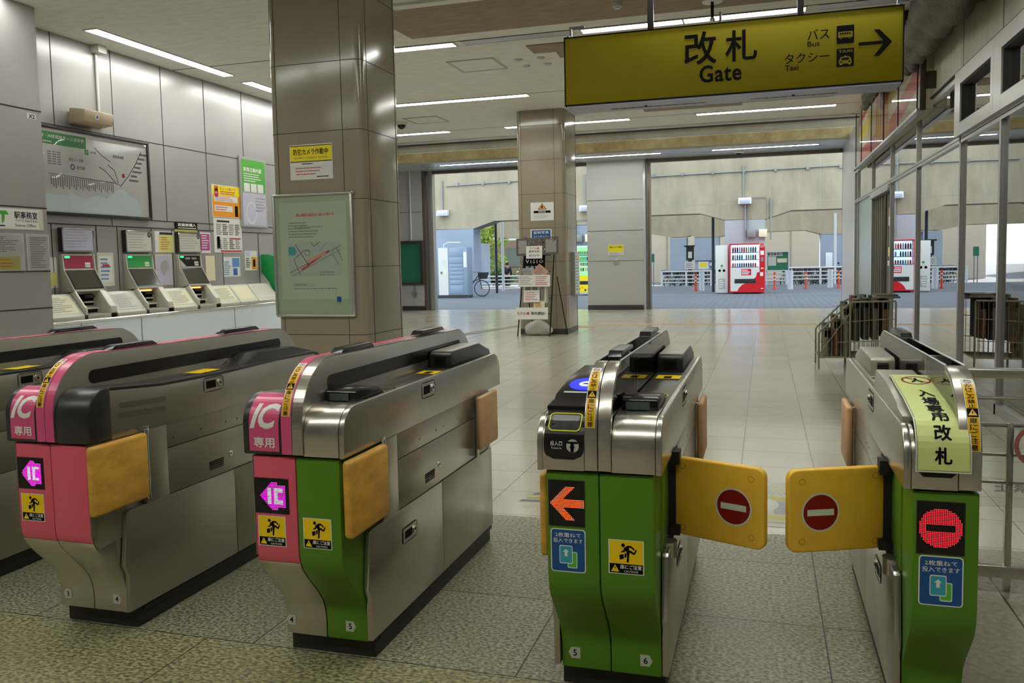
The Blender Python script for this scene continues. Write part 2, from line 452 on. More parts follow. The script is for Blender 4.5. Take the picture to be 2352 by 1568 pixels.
# left wall
b = MB(); b.box(-8.3, -8.1, 7.38, 14.2, 0, 4.22, M['panel_grey'])
for y in (8.163, 9.12, 10.06, 11.0, 11.96, 12.92): b.box(-8.101, -8.097, y - 0.005, y + 0.005, 2.07, 4.22, M['seam'])
b.box(-8.101, -8.097, 7.4, 14.2, 3.127, 3.137, M['seam'])
b.box(-8.101, -8.096, 7.4, 14.2, 2.06, 2.07, M['seam'])
b.box(-8.101, -8.096, 7.4, 14.2, 1.955, 1.967, M['seam'])
for y in (8.02, 8.72, 9.08, 9.72, 10.14, 10.74, 11.3, 12.28): b.box(-8.101, -8.096, y - 0.005, y + 0.005, 0.8, 1.96, M['seam'])
b.box(-8.101, -8.096, 9.0, 9.008, 1.96, 2.07, M['seam']); b.box(-8.101, -8.096, 11.0, 11.008, 1.96, 2.07, M['seam'])
struct(b.build('wall_left', smooth=0))
b = MB(); b.box(-12, -8.1, 14.2, 14.4, 0, 4.22, M['panel_grey']); struct(b.build('wall_left_return', smooth=0))
b = MB(); b.box(-8.3, -7.5, -6, 7.38, 0, 4.22, M['panel_grey'])
for z in (3.117, 2.08, 1.4, 1.0): b.box(-7.501, -7.496, -6, 7.382, z - 0.006, z + 0.006, M['seam'])
struct(b.build('wall_left_office', smooth=0))
b = MB(); b.box(-12.2, -12, 4, 23.35, 0, 6.4, M['panel_grey']); b.box(-12, -7.5, -6.2, -6, 0, 4.22, M['panel_grey'])
struct(b.build('wall_far_left', smooth=0))
b = MB(); b.box(-12, 4.2, -6.2, -6.0, 0, 4.22, M['panel_grey'])
struct(b.build('wall_back', smooth=0))
# end wall with its openings: pier by the green board, the circled pier, the right jamb
def pier(name, x0, x1, y0, y1, z1, seams, m, base=True):
    b = MB(); b.box(x0, x1, y0, y1, 0, z1, m)
    for z in seams:
        b.box(x0 - 0.001, x1 + 0.001, y0 - 0.002, y1, z - 0.006, z + 0.006, M['seam'])
    if base: b.box(x0 - 0.004, x1 + 0.004, y0 - 0.012, y1 + 0.004, 0, 0.13, M['base_dark'])
    return struct(b.build(name, smooth=0))
pier('wall_end_left', -12, -9.66, 23.1, 23.4, 4.09, (2.9,), M['panel_white'])
pier('wall_end_middle', -4.72, -3.17, 23.1, 23.7, 4.09, (1.35, 2.18, 3.02), M['panel_white'])
mat('bronze_frame', '6f6558', 0.4, 0.3); mat('alu', 'b4b4b0', 0.32, 0.7)
b = MB()
b.box(-9.66, -9.55, 23.12, 23.4, 0, 4.09, M['bronze_frame']); b.box(-9.5, -9.36, 23.2, 23.42, 0, 4.09, M['alu'])
struct(b.build('door_frame_left', bevel=0.004))
b = MB(); b.box(-3.17, -3.1, 23.1, 23.7, 0, 4.09, M['panel_white']); b.box(-3.07, -2.98, 23.15, 23.4, 0, 4.05, M['bronze_frame']); struct(b.build('door_frame_middle', bevel=0.004))
b = MB(); b.box(1.92, 2.03, 23.1, 23.35, 0, 4.09, M['bronze_frame']); b.box(2.03, 2.1, 23.05, 23.35, 0, 4.09, M['alu']); b.box(2.1, 2.6, 23.1, 23.5, 0, 4.22, M['panel_white'])
struct(b.build('door_frame_right', bevel=0.004))
b = MB(); b.box(-9.6, -4.72, 23.2, 23.34, 4.0, 4.09, M['bronze_frame']); b.box(-3.1, 1.92, 23.2, 23.34, 4.0, 4.09, M['bronze_frame']); b.box(-12, 4.2, 23.3, 23.5, 4.07, 7.5, M['concrete_dark'])
struct(b.build('door_head', smooth=0))
# tiled columns
def column(name, x0, x1, y0, y1):
    b = MB(); r = 0.085; pc = M['porcelain']
    z0 = 0.0
    b.prism(rrect(x0, x1, y0, y1, r, 6), 'z', 0, 4.22, pc)
    for z in (0.1, 0.738, 1.38, 2.015, 2.655, 3.29, 3.93):
        b.prism(rrect(x0 - 0.0015, x1 + 0.0015, y0 - 0.0015, y1 + 0.0015, r, 6), 'z', z - 0.003, z + 0.003, M['seam'])
    for x in (x0 + 0.085, x1 - 0.2): 
        b.box(x - 0.0025, x + 0.0025, y0 - 0.002, y0 + 0.01, 0, 4.22, M['seam'])
    for y in (y0 + 0.13, y1 - 0.1): b.box(x1 - 0.01, x1 + 0.002, y - 0.0025, y + 0.0025, 0, 4.22, M['seam'])
    b.prism(rrect(x0 - 0.004, x1 + 0.004, y0 - 0.004, y1 + 0.004, r, 6), 'z', 0, 0.1, M['base_dark'])
    o = b.build(name, smooth=40); return struct(o)
column('column', -4.54, -3.565, 7.15, 8.0)
column('column.001', -4.5, -3.57, 15.45, 16.5)

# small ceiling items
def hatch(x0, x1, y0, y1, label):
    b = MB()
    for q in ((x0, x1, y0, y0 + 0.03), (x0, x1, y1 - 0.03, y1), (x0, x0 + 0.03, y0, y1), (x1 - 0.03, x1, y0, y1)): b.box(*q, 4.208, 4.221, M['alu'])
    t = thing('ceiling_hatch', label, 'access hatch', ((x0 + x1) / 2, (y0 + y1) / 2, 4.22)); b.build('frame', t, smooth=0)
    b = MB(); b.box(x0 + 0.035, x1 - 0.035, y0 + 0.035, y1 - 0.035, 4.212, 4.221, M['ceiling_board']); b.build('panel', t, smooth=0)
hatch(-4.3, -3.6, 11.3, 12.0, 'square ceiling access hatch with a bright metal frame')
hatch(-6.75, -6.05, 15.3, 16.0, 'square ceiling access hatch beside the dome camera, frame dull')
for i, (x, y) in enumerate(((-3.3, 11.55), (-2.98, 11.55), (-3.3, 11.95), (-2.98, 11.95))):
    b = MB(); b.cyl((x, y, 4.2), (x, y, 4.221), 0.055, M['lamp_trim'], 20); b.cyl((x, y, 4.196), (x, y, 4.2), 0.035, M['lamp_off'], 16)
    tag(b.build('ceiling_vent_cap', loc=(x, y, 4.22)), 'small round grey cap, one of four set in a square on the ceiling', 'vent cap', 'round caps on the ceiling')
def domecam(x, y, z, label):
    t = thing('security_camera', label, 'security camera', (x, y, z))
    b = MB(); b.cyl((x, y, z - 0.06), (x, y, z), 0.11, mat('cam_white', 'd8d8d4', 0.4), 24, 0.13); b.build('housing', t)
    b = MB(); b.ball((x, y, z - 0.06), 0.085, BLACK(), 16, 10); b.build('lens_dome', t)
domecam(-6.95, 15.7, 4.22, 'black dome camera on the ceiling right of the notice column')
domecam(-0.62, 22.5, 4.09, 'small dome camera under the far ceiling above the wide opening')
b = MB(); b.cyl((-1.55, 9.4, 4.16), (-1.55, 9.4, 4.21), 0.05, M['lamp_trim'], 20); b.cyl((-1.55, 9.4, 4.14), (-1.55, 9.4, 4.16), 0.03, M['lamp_trim'], 16)
tag(b.build('smoke_detector', loc=(-1.55, 9.4, 4.2)), 'white round detector on the brown ceiling left of the sign hangers', 'smoke detector')
b = MB(); b.cyl((-0.55, 9.7, 4.19), (-0.55, 9.7, 4.21), 0.11, M['lamp_trim'], 24); b.cyl((-0.55, 9.7, 4.02), (-0.55, 9.7, 4.19), 0.018, BLACK(), 10); b.ball((-0.55, 9.7, 4.0), 0.03, CHROME())
tag(b.build('ceiling_sensor', loc=(-0.55, 9.7, 4.2)), 'round ceiling plate with a short black stem above the yellow sign', 'ceiling sensor')
# ------------------------------------------------------------------ ticket gates
def arc(cy, cz, r, a0, a1, n=10): return [(cy + r * cos(radians(a0 + (a1 - a0) * i / n)), cz + r * sin(radians(a0 + (a1 - a0) * i / n))) for i in range(n + 1)]
FIN = [(2.41, 0.775)] + arc(2.62, 0.87, 0.21, 180, 90, 16) + arc(3.88, 0.865, 0.205, 86, 0, 10) + [(4.085, 0.775)]
SHELL = [(2.412, 0.772)] + arc(2.50, 0.845, 0.088, 180, 90, 10)
COVER = [(2.412, 0.772)] + arc(2.51, 0.87, 0.098, 180, 90, 10)
class Path:
    def __init__(s, pts):
        s.p = pts; s.L = [0]
        for a, b in zip(pts, pts[1:]): s.L.append(s.L[-1] + hypot(b[0] - a[0], b[1] - a[1]))
    def at(s, t, e=0):
        t = min(t, s.L[-1]); i = 0
        while i < len(s.L) - 2 and s.L[i + 1] < t: i += 1
        a, b = s.p[i], s.p[i + 1]; d = s.L[i + 1] - s.L[i]; k = (t - s.L[i]) / d
        ty, tz = (b[0] - a[0]) / d, (b[1] - a[1]) / d
        return a[0] + (b[0] - a[0]) * k - tz * e, a[1] + (b[1] - a[1]) * k + ty * e
def pathfn(path): 
    def fn(u, s, e=0.0):
        y, z = path.at(s, e); return (u, y, z)
    return fn
FINP, SHELLP, COVERP = Path(FIN), Path(SHELL + [(2.62, 0.933)]), Path(COVER + [(2.62, 0.966)])
mat('pad_orange', 'ffc43e', 0.42, noise=(5, 0.10, 5)); mat('pad_worn', 'cf9c3c', 0.5, noise=(7, 0.28, 8, (1, 1, 2.5))); mat('pad_tan', 'd6a874', 0.5, noise=(6, 0.12, 5))
mat('no_entry_red', '8d0f0e', 0.3); mat('sign_white', 'dadfca', 0.35)
mat('led_black', '0a0807', 0.25)
mat('led_magenta', (1.0, 0.02, 0.75), 0.5, emit=2.4); mat('led_white', (1.0, 0.85, 1.0), 0.5, emit=2.2); mat('led_orange', (1.0, 0.10, 0.02), 0.5, emit=2.6); mat('led_red', (1.0, 0.015, 0.03), 0.5, emit=2.4)
mat('reader_blue', (0.01, 0.02, 1.0), 0.4, emit=1.2); mat('reader_core', (0.35, 0.4, 1.0), 0.4, emit=1.0)
mat('throat_yellow', 'e6e62c', 0.35); mat('sticker_blue', '10508f', 0.35); mat('teal', '35a3b8', 0.35); mat('leaf_green', '5cb83a', 0.35)
mat('notice_green', 'd9e58e', 0.35, coat=0.3); mat('tape_orange', 'efb90e', 0.3); mat('tag_grey', 'b9bcb0', 0.4)
mat('plinth', '23261f', 0.55); mat('deck_grey', '57554c', 0.30, 0.6); mat('screen_grey', '5c6a62', 0.15); mat('panel_seam', '161512', 0.7)
mat('deck_light', 'a8a596', 0.3, 0.2)
glassmat('acrylic', (0.93, 0.95, 0.94), 0.02, 1.1, 1.45)
M = MATS

def man(mb, fn, u, v, s, m):
    """running figure carrying a case, s = height"""
    T = lambda pts: [(u + a * s, v + b * s) for a, b in pts]
    disc(mb, fn, u - 0.16 * s, v + 0.34 * s, 0.085 * s, 0.095 * s, m, 0.0014, 18)
    for pts in ([(-0.12, 0.22), (0.02, 0.30), (0.10, 0.27), (0.17, 0.02), (0.02, -0.04), (-0.02, 0.06)],
                [(0.02, -0.04), (0.16, 0.06), (0.13, -0.20), (0.10, -0.48), (0.0, -0.48), (0.03, -0.2)],
                [(0.10, 0.06), (0.16, 0.0), (0.36, -0.10), (0.38, -0.01), (0.22, 0.10), (0.12, 0.12)],
                [(0.33, -0.07), (0.40, -0.08), (0.50, 0.14), (0.43, 0.17)],
                [(0.0, 0.30), (0.05, 0.22), (0.22, 0.24), (0.34, 0.12), (0.40, 0.18), (0.24, 0.33), (0.08, 0.34)],
                [(-0.12, 0.22), (-0.04, 0.10), (-0.08, 0.02), (-0.26, -0.02), (-0.24, 0.05), (-0.14, 0.09)],
                [(-0.34, -0.14), (-0.14, -0.08), (-0.12, -0.30), (-0.32, -0.38)],
                [(-0.10, -0.07), (0.01, -0.02), (0.0, -0.22), (-0.09, -0.28)]):
        shape(mb, fn, T(pts), m, 0.0013)
def caution(fn, u, v, w, h, parent, name='caution_sticker'):
    b = MB(); patch(b, fn, u - w / 2, u + w / 2, v - h / 2, v + h / 2, M['sign_white'], 0.0006)
    a = w * 0.47; c = h * 0.475; s_ = v - h / 2 + h * 0.30
    patch(b, fn, u - a, u + a, s_, v + c, YEL(), 0.0009); patch(b, fn, u - a, u + a, v - c, s_, INK(), 0.0009)
    man(b, fn, u + 0.01 * w, v + h * 0.14, h * 0.60, INK())
    shape(b, fn, [(u - a * 0.92, v - c * 0.92), (u - a * 0.42, v - c * 0.92), (u - a * 0.67, s_ - h * 0.03)], YEL(), 0.0012)
    shape(b, fn, [(u - a * 0.69, v - c * 0.74), (u - a * 0.65, v - c * 0.74), (u - a * 0.64, s_ - h * 0.09), (u - a * 0.70, s_ - h * 0.09)], INK(), 0.0014)
    text(b, '扉にご注意', fn, u + a * 0.28, s_ - h * 0.085, a * 1.28, h * 0.125, WHITE(), 0.02, 1, 0.0013)
    text(b, 'CAUTION', fn, u + a * 0.28, s_ - h * 0.215, a * 0.85, h * 0.065, WHITE(), 0.01, 1, 0.0013)
    return b.build(name, parent, smooth=0)
def led(kind, x0, x1, z0, z1, y, parent):
    fn = on_front(y); b = MB(); shape(b, fn, rrect(x0, x1, z0, z1, 0.004), M['led_black'], 0.002)
    b.box(x0 - 0.002, x1 + 0.002, y - 0.0015, y + 0.01, z0 - 0.002, z1 + 0.002, DGREY())
    p = b.build('display', parent, smooth=0)
    n = 26; cw = (x1 - x0) / n; rows = int((z1 - z0) / cw); d = MB(); r = cw * 0.31
    for i in range(n):
        for j in range(rows):
            u = (i + 0.5) / n; v = (j + 0.5) / rows; k = None
            if kind == 'ic':
                dy = abs(v - 0.5)
                if (0.14 < u < 0.52 and dy < (u - 0.14) * 1.12 and dy < 0.44) or (0.52 <= u < 0.68 and dy < 0.44 - (u - 0.52) * 0.3 and dy > 0.26) or (0.5 <= u < 0.92 and dy < 0.33): k = 'led_magenta'
                if k:
                    if 0.40 < u < 0.49 and dy < 0.22: k = 'led_white'
                    if 0.58 < u < 0.84 and dy < 0.22 and (u < 0.68 or dy > 0.12): k = 'led_white'
            elif kind == 'arrow':
                dy = abs(v - 0.5)
                if (dy < 0.085 and u > 0.1) or ((u - 0.03) / 1.25 > dy - 0.0 and (u - 0.03) / 1.25 - 0.20 < dy and dy < 0.36): k = 'led_orange'
            elif kind == 'stop':
                if hypot(u - 0.5, (v - 0.5) * rows / n) < 0.47 and not (abs(v - 0.5) < 0.055 and abs(u - 0.5) < 0.31): k = 'led_red'
            if k:
                cx = x0 + u * (x1 - x0); cz = z0 + v * (z1 - z0)
                d.quad([(cx + r * cos(a), y - 0.0032, cz + r * sin(a)) for a in (0.39, 1.18, 1.96, 2.75, 3.53, 4.32, 5.1, 5.9)], M[k])
    o = d.build('display_lights', p, smooth=0); return p
def fold_sticker(fn, x0, x1, z0, z1, parent):
    b = MB(); shape(b, fn, rrect(x0, x1, z0, z1, 0.010), WHITE(), 0.0006); shape(b, fn, rrect(x0 + .003, x1 - .003, z0 + .003, z1 - .003, 0.008), M['sticker_blue'], 0.0009)
    w = x1 - x0; h = z1 - z0; cx = (x0 + x1) / 2
    text(b, '2枚重ねて', fn, cx, z1 - h * 0.14, w * 0.72, h * 0.10, WHITE(), 0.01, 1, 0.0012)
    text(b, '投入できます', fn, cx, z1 - h * 0.27, w * 0.84, h * 0.105, WHITE(), 0.01, 1, 0.0012)
    shape(b, fn, rrect(cx - w * 0.02, cx + w * 0.26, z0 + h * 0.10, z0 + h * 0.48, 0.005), WHITE(), 0.0011)
    shape(b, fn, rrect(cx, cx + w * 0.24, z0 + h * 0.12, z0 + h * 0.46, 0.004), M['leaf_green'], 0.0013)
    shape(b, fn, rrect(cx - w * 0.25, cx + w * 0.13, z0 + h * 0.2, z0 + h * 0.62, 0.005), WHITE(), 0.0015)
    shape(b, fn, rrect(cx - w * 0.23, cx + w * 0.11, z0 + h * 0.22, z0 + h * 0.60, 0.004), M['teal'], 0.0017)
    ax = cx - w * 0.06; az = z0 + h * 0.47
    shape(b, fn, [(ax - w * .04, az - h * .10), (ax + w * .04, az - h * .10), (ax + w * .04, az), (ax + w * .09, az), (ax, az + h * .07), (ax - w * .09, az), (ax - w * .04, az)], WHITE(), 0.002)
    return b.build('instruction_sticker', parent, smooth=0)
def numtag(fn, x, z, ch, side, parent, plain=False):
    b = MB(); a = 0.017
    pts = [(-a, -a * 1.1), (a * 0.7, -a * 1.1), (a * 1.3, 0), (a * 0.7, a * 1.1), (-a, a * 1.1)]
    if side < 0: pts = [(-p[0], p[1]) for p in pts]
    shape(b, fn, [(x + p[0], z + p[1]) for p in pts], M['tag_grey'], 0.0008)
    text(b, ch, fn, x, z, None, a * 1.25, INK(), 0.015, 3, 0.0012)
    return b.build('number_plate', parent, smooth=0)
def tape(fn, x, s0, w, parent):
    b = MB(); to = M['tape_orange']
    patch(b, fn, x - w / 2 - .0015, x + w / 2 + .0015, s0 - .001, s0 + .213, WHITE(), 0.0006, 24)
    patch(b, fn, x - w / 2, x + w / 2, s0, s0 + 0.089, to, 0.001, 10)
    patch(b, fn, x - w / 2, x + w / 2, s0 + 0.089, s0 + 0.113, INK(), 0.001, 4)
    patch(b, fn, x - w / 2, x + w / 2, s0 + 0.113, s0 + 0.192, to, 0.001, 10)
    shape(b, fn, [(x - w * .42, s0 + 0.093), (x + w * .42, s0 + 0.093), (x, s0 + 0.111)], to, 0.0016)
    shape(b, fn, [(x - w * .05, s0 + 0.098), (x + w * .05, s0 + 0.098), (x + w * .05, s0 + 0.105), (x - w * .05, s0 + 0.105)], INK(), 0.002)
    for i, c in enumerate('扉にご注意'): text(b, c, fn, x, s0 + 0.089 - 0.0175 * (i + 0.55), w * 0.66, 0.0145, INK(), 0.01, 2, 0.0016)
    for i, c in enumerate('かけこみ禁止'): text(b, c, fn, x, s0 + 0.192 - 0.0130 * (i + 0.55), w * 0.66, 0.0112, INK(), 0.01, 2, 0.0016)
    ring(b, fn, x, s0 + 0.202, w * 0.36, w * 0.28, M['no_entry_red'], 0.0014, 20, 0.75)
    shape(b, fn, [(x - w * .2, s0 + 0.205), (x + w * .2, s0 + 0.198), (x + w * .2, s0 + 0.2), (x - w * .2, s0 + 0.207)], INK(), 0.0016)
    return b.build('warning_tape', parent, smooth=0)

FRONT = [(2.425, 0.765), (2.425, 0.45), (2.427, 0.425), (2.433, 0.40), (2.447, 0.37), (2.475, 0.335), (2.51, 0.295), (2.545, 0.255), (2.572, 0.215), (2.586, 0.175), (2.59, 0.14), (2.59, 0.075)]
def gate(cx, name_label, left, right, finc, idx, group='ticket gates in the row', xpl=None):
    """left/right: dict(kind='steel'|'ic'|'entry', color, led, number ...) or None"""
    g = thing('ticket_gate', name_label, 'ticket gate', (cx, 2.63, 0), group)
    full = right is not None
    fw = 0.04 if full else 0.055
    xr = cx + (0.168 if full else -0.012)
    b = MB(); b.box(cx - 0.168, xr, 2.63, 3.94, 0, 0.078, M['plinth'])
    b.box(cx - 0.175, xr + (0.007 if full else 0), 2.66, 3.95, 0.055, 0.078, M['plinth']); b.build('plinth', g, bevel=0.004)
    b = MB(); b.box(cx - 0.172, cx + (0.172 if full else -0.004), 2.83, 3.93, 0.078, 0.768, DSTEEL())
    b.box(cx - 0.15, cx + (0.15 if full else -0.004), 2.62, 2.84, 0.078, 0.768, M['panel_seam']); b.build('cabinet', g, smooth=0)
    for sd, d in ((-1, left), (1, right)):
        if d is None: continue
        X = lambda u: cx + sd * u
        side_fn = (lambda x: (lambda u, v, e=0: (x + sd * e, sd * u, v)))(X(0.185))
        sgn = sd
        def bx(mb, u0, u1, *r): 
            a, c = X(u0), X(u1); mb.box(min(a, c), max(a, c), *r)
        def pz(mb, poly, u0, u1, m):
            a, c = X(u0), X(u1); mb.prism(poly, 'x', min(a, c), max(a, c), m)
        kind = d['kind']; steel = STEEL() if kind != 'ic' else DSTEEL(); sidem = STEELH() if kind != 'ic' else DSTEEL()
        # front panel, S-shaped
        back = [(2.62, 0.075), (2.62, 0.47), (2.835, 0.50), (2.835, 0.765)]
        u1 = 0.162
        if d['color'] == 'green':
            b = MB(); pz(b, FRONT + back, 0.0015, u1, GREEN()); fp = b.build('front_panel', g, bevel=0.004)
        else:
            k = 3
            up = FRONT[:k + 1]; lo = FRONT[k:]
            b = MB(); pz(b, up + [(2.44, up[-1][1]), (2.44, 0.765)], 0.0015, u1 - 0.001, PINK()); fp = b.build('front_panel', g, bevel=0.003)
            b = MB(); pz(b, [(2.441, 0.765), (2.441, up[-1][1]), (2.46, 0.37), (2.835, 0.40), (2.835, 0.765)], 0.0015, u1 + 0.003, DSTEEL()); bx(b, u1, u1 + 0.003, 2.425, 2.445, 0.42, 0.765, steel); b.build('panel_surround', g, bevel=0.002)
            b = MB(); pz(b, [(p[0], p[1]) for p in lo] + [(2.62, 0.075), (2.62, 0.40)], 0.0015, u1, STEEL()); b.build('lower_front_panel', g, bevel=0.003)
            if d.get('slot'):
                b = MB(); q = on_front(2.59); shape(b, q, rrect(X(0.095) - 0.022, X(0.095) + 0.022, 0.195, 0.213, 0.006), M['lamp_off'], 0.001); b.build('finger_slot', g, smooth=0)
        # lower side panels
        b = MB()
        if kind == 'ic' and sd < 0: pz(b, [(2.75, 0.085), (2.75, 0.475), (3.264, 0.475), (3.264, 0.085)], 0.165, 0.185, sidem)
        else: pz(b, [(2.578, 0.085), (2.578, 0.235), (2.56, 0.27), (2.585, 0.47), (2.60, 0.478), (3.264, 0.475), (3.264, 0.085)], 0.165, 0.185, sidem)
        pz(b, [(3.268, 0.085), (3.268, 0.475), (3.94, 0.475), (3.94, 0.085)], 0.165, 0.185, sidem)
        b.build('lower_side_panel', g, bevel=0.0025)
        b = MB(); bx(b, 0.165, 0.183, 2.825, 3.708, 0.48, 0.667, sidem); b.build('middle_side_panel', g, bevel=0.002)
        b = MB(); bx(b, 0.165, 0.183, 2.825, 3.708, 0.671, 0.772, sidem)
        for y in (2.867, 3.043, 3.219, 3.304, 3.48, 3.655): b.cyl((X(0.1825), y, 0.705), (X(0.1836), y, 0.705), 0.005, M['panel_seam'], 8)
        b.build('sensor_side_panel', g, bevel=0.0015)
        b = MB()
        for i in range(5): bx(b, 0.1835, 0.1842, 3.09, 3.19, 0.512 + 0.008 * i, 0.516 + 0.008 * i, INK())
        b.build('vent', g, smooth=0)
        b = MB(); b.cyl((X(0.183), 3.245, 0.555), (X(0.186), 3.245, 0.555), 0.012, CHROME(), 16); b.cyl((X(0.186), 3.245, 0.555), (X(0.1865), 3.245, 0.555), 0.005, INK(), 8); b.build('key_lock', g)
        # lock plates
        for (y0, y1, z0, z1) in ((3.07, 3.21, 0.857, 0.922), (2.85, 2.985, 0.338, 0.40)):
            if z0 < 0.5 and kind == 'ic': continue
            b = MB(); f = (lambda u, v, e=0: (X(0.1855) + sd * e, u, v))
            shape(b, f, rrect(y0, y1, z0, z1, 0.012), sidem, 0.0022); ring_ = rrect(y0, y1, z0, z1, 0.012); ri = rrect(y0 + .004, y1 - .004, z0 + .004, z1 - .004, 0.009)
            n_ = len(ring_)
            for i in range(n_): b.quad([f(*ring_[i], 0.0028), f(*ring_[(i + 1) % n_], 0.0028), f(*ri[(i + 1) % n_], 0.0026), f(*ri[i], 0.0026)], M['panel_seam'] if i % 2 else CHROME())
            patch(b, f, y0 + 0.018, y0 + 0.085, z0 + 0.016, z1 - 0.016, INK(), 0.0028)
            zc = (z0 + z1) / 2; yk = y1 - 0.028
            b.cyl(f(yk, zc, 0.0022), f(yk, zc, 0.007), 0.015, CHROME(), 18); b.cyl(f(yk, zc, 0.007), f(yk, zc, 0.0078), 0.006, INK(), 8)
            b.build('lock_plate', g)
        # upper housing side plate and front
        if kind == 'ic':
            top = [(2.50, 0.955), (2.80, 0.930), (3.2, 0.923), (3.41, 0.927), (3.63, 0.931), (4.0, 0.927)] + arc(4.0, 0.835, 0.09, 80, 0, 6) + [(4.09, 0.765)]
            b = MB(); pz(b, [(2.49, 0.765)] + [(2.49, 0.95)] + top, 0.168, 0.187, sidem)
            for z in (0.888, 0.850):
                f = (lambda u, v, e=0: (X(0.187) + sd * e, u, v)); pts = rrect(2.57, 2.83, z - 0.011, z + 0.011, 0.01); pts = [(p[0], p[1] - (p[0] - 2.57) * 0.06) for p in pts]
                shape(b, f, pts, MATS.get('groove') or mat('groove', (0.24, 0.23, 0.20), 0.4, 0.9), 0.0006)
            b.build('side_plate', g, bevel=0.002)
            b = MB(); rim = [(p[0], p[1]) for p in top[:6]] + arc(4.0, 0.835, 0.09, 80, 10, 6)
            rim2 = [(p[0] + (0.012 if p[0] > 4.02 else 0), p[1] + 0.012) for p in rim]
            pz(b, rim + rim2[::-1], 0.10, 0.1885, DGREY()); b.build('top_rim', g, bevel=0.002)
            b = MB(); pz(b, COVER + [(2.53, 0.968), (2.53, 0.765)], fw + 0.001, 0.190, DGREY() if True else None); fc = b.build('front_cover', g, bevel=0.008, seg=3)
            b = MB(); pz(b, [(2.53, 0.90), (2.53, 0.962), (2.8, 0.94), (3.40, 0.935), (3.53, 0.984), (3.84, 0.982), (4.02, 0.945), (4.05, 0.90)], fw + 0.004, 0.160, DGREY()); dk = b.build('deck', g, bevel=0.004)
            b = MB(); f = (lambda u, v, e=0: (u, v, 0.9385 + e)); patch(b, f, X(0.06) if sd > 0 else X(0.15), X(0.15) if sd > 0 else X(0.06), 3.1, 3.25, YEL(), 0.001); b.build('deck_sticker', g, smooth=0)
            if d.get('ic_sticker'):
                f = pathfn(COVERP); b = MB(); xa, xb = sorted((X(0.05), X(0.163)))
                patch(b, f, xa, xb, 0.012, 0.24, PINKS(), 0.0008, 20); xc = (xa + xb) / 2
                fi = (lambda u, v, e=0: f(u + (v - 0.115) * 0.28, v, e))
                text(b, 'IC', fi, xc - 0.002, 0.132, 0.088, 0.088, WHITE(), 0.035, 3, 0.0016, cut=0.012)
                text(b, '専用', f, xc, 0.042, 0.078, 0.034, WHITE(), 0.02, 2, 0.0016)
                b.build('fare_card_sticker', g, smooth=0)
        else:
            top = arc(2.505, 0.845, 0.09, 180, 90, 8) + [(3.99, 0.938)] + arc(4.0, 0.838, 0.10, 88, 0, 8) + [(4.10, 0.768)]
            b = MB(); pz(b, [(2.415, 0.768)] + top, 0.168, 0.187, sidem)
            b.build('side_plate', g, bevel=0.004, seg=3)
            b = MB(); pz(b, SHELL + [(2.62, 0.933), (2.62, 0.768)], fw + 0.001, 0.168, steel); b.build('front_cover', g, bevel=0.002)
            b = MB(); pz(b, [(2.62, 0.85), (2.62, 0.926), (4.04, 0.926), (4.08, 0.85)], fw + 0.002, 0.168, M['deck_grey'] if full else M['deck_light']); b.build('deck', g, bevel=0.002)
            if kind == 'steel':
                b = MB(); pz(b, [(2.565, 0.92), (2.56, 0.966), (2.60, 0.976), (2.74, 0.962), (2.80, 0.926)], fw + 0.006, 0.160, BLACK()); db = b.build('display_housing', g, bevel=0.006)
                b = MB(); f = on_front(2.561); patch(b, f, min(X(0.062), X(0.135)), max(X(0.062), X(0.135)), 0.936, 0.961, M['screen_grey'], 0.004); b.build('screen', db, smooth=0)
            if kind == 'entry':
                slope = [(2.512, 0.92), (2.514, 0.950), (2.61, 0.956), (2.63, 0.968), (2.86, 1.000), (3.10, 1.004), (3.16, 0.92)]
                b = MB(); pz(b, slope, fw + 0.006, 0.178, BLACK() if full else M['deck_light']); rd = b.build('card_reader', g, bevel=0.004)
                if full:
                    o_ = Vector((X(0.10), 2.745, 0.984)); f = frame(o_, (1, 0, 0), (0, 0.23, 0.032), (0, -0.032, 0.23))
                    b = MB(); ring(b, f, 0, 0, 0.056, 0.024, M['reader_blue'], 0.0012, 36, 1.3); disc(b, f, 0, 0, 0.024, 0.031, M['reader_core'], 0.0014)
                    disc(b, f, 0, 0, 0.012, 0.008, M['no_entry_red'], 0.002); b.build('touch_ring', rd, smooth=0)
                    b = MB(); patch(b, f, -0.055, 0.055, -0.105, -0.088, M['lamp_off'], 0.0012); b.build('reader_label', rd, smooth=0)
                    f = pathfn(SHELLP); xa, xb = sorted((X(0.042), X(0.163))); xc = (xa + xb) / 2
                    b = MB()
                    N = 18; s0, s1 = 0.035, 0.225
                    for i in range(N):
                        a = s0 + (s1 - s0) * i / N; c = s0 + (s1 - s0) * (i + 1) / N
                        def wd(s): t = min((s - s0), 0.03) / 0.03; return 0.030 * (1 - sqrt(max(0, 1 - (1 - t) ** 2))) if t < 1 else 0
                        b.quad([f(xa + wd(a), a, 0.005), f(xb - wd(a), a, 0.005), f(xb - wd(c), c, 0.005), f(xa + wd(c), c, 0.005)], BLACK())
                        for q, sg in ((xa, 1), (xb, -1)): b.quad([f(q + sg * wd(a), a, 0.005), f(q + sg * wd(c), c, 0.005), f(q + sg * wd(c), c, -0.002), f(q + sg * wd(a), a, -0.002)], BLACK())
                    tp = b.build('ticket_intake', g, smooth=30)
                    b = MB(); pts = [f(p[0], p[1], 0.0065) for p in rrect(xa + 0.012, xb - 0.012, 0.118, 0.182, 0.014)]; b.tube(pts, 0.0022, M['throat_yellow'], 6, True)
                    b.build('intake_ring', tp)
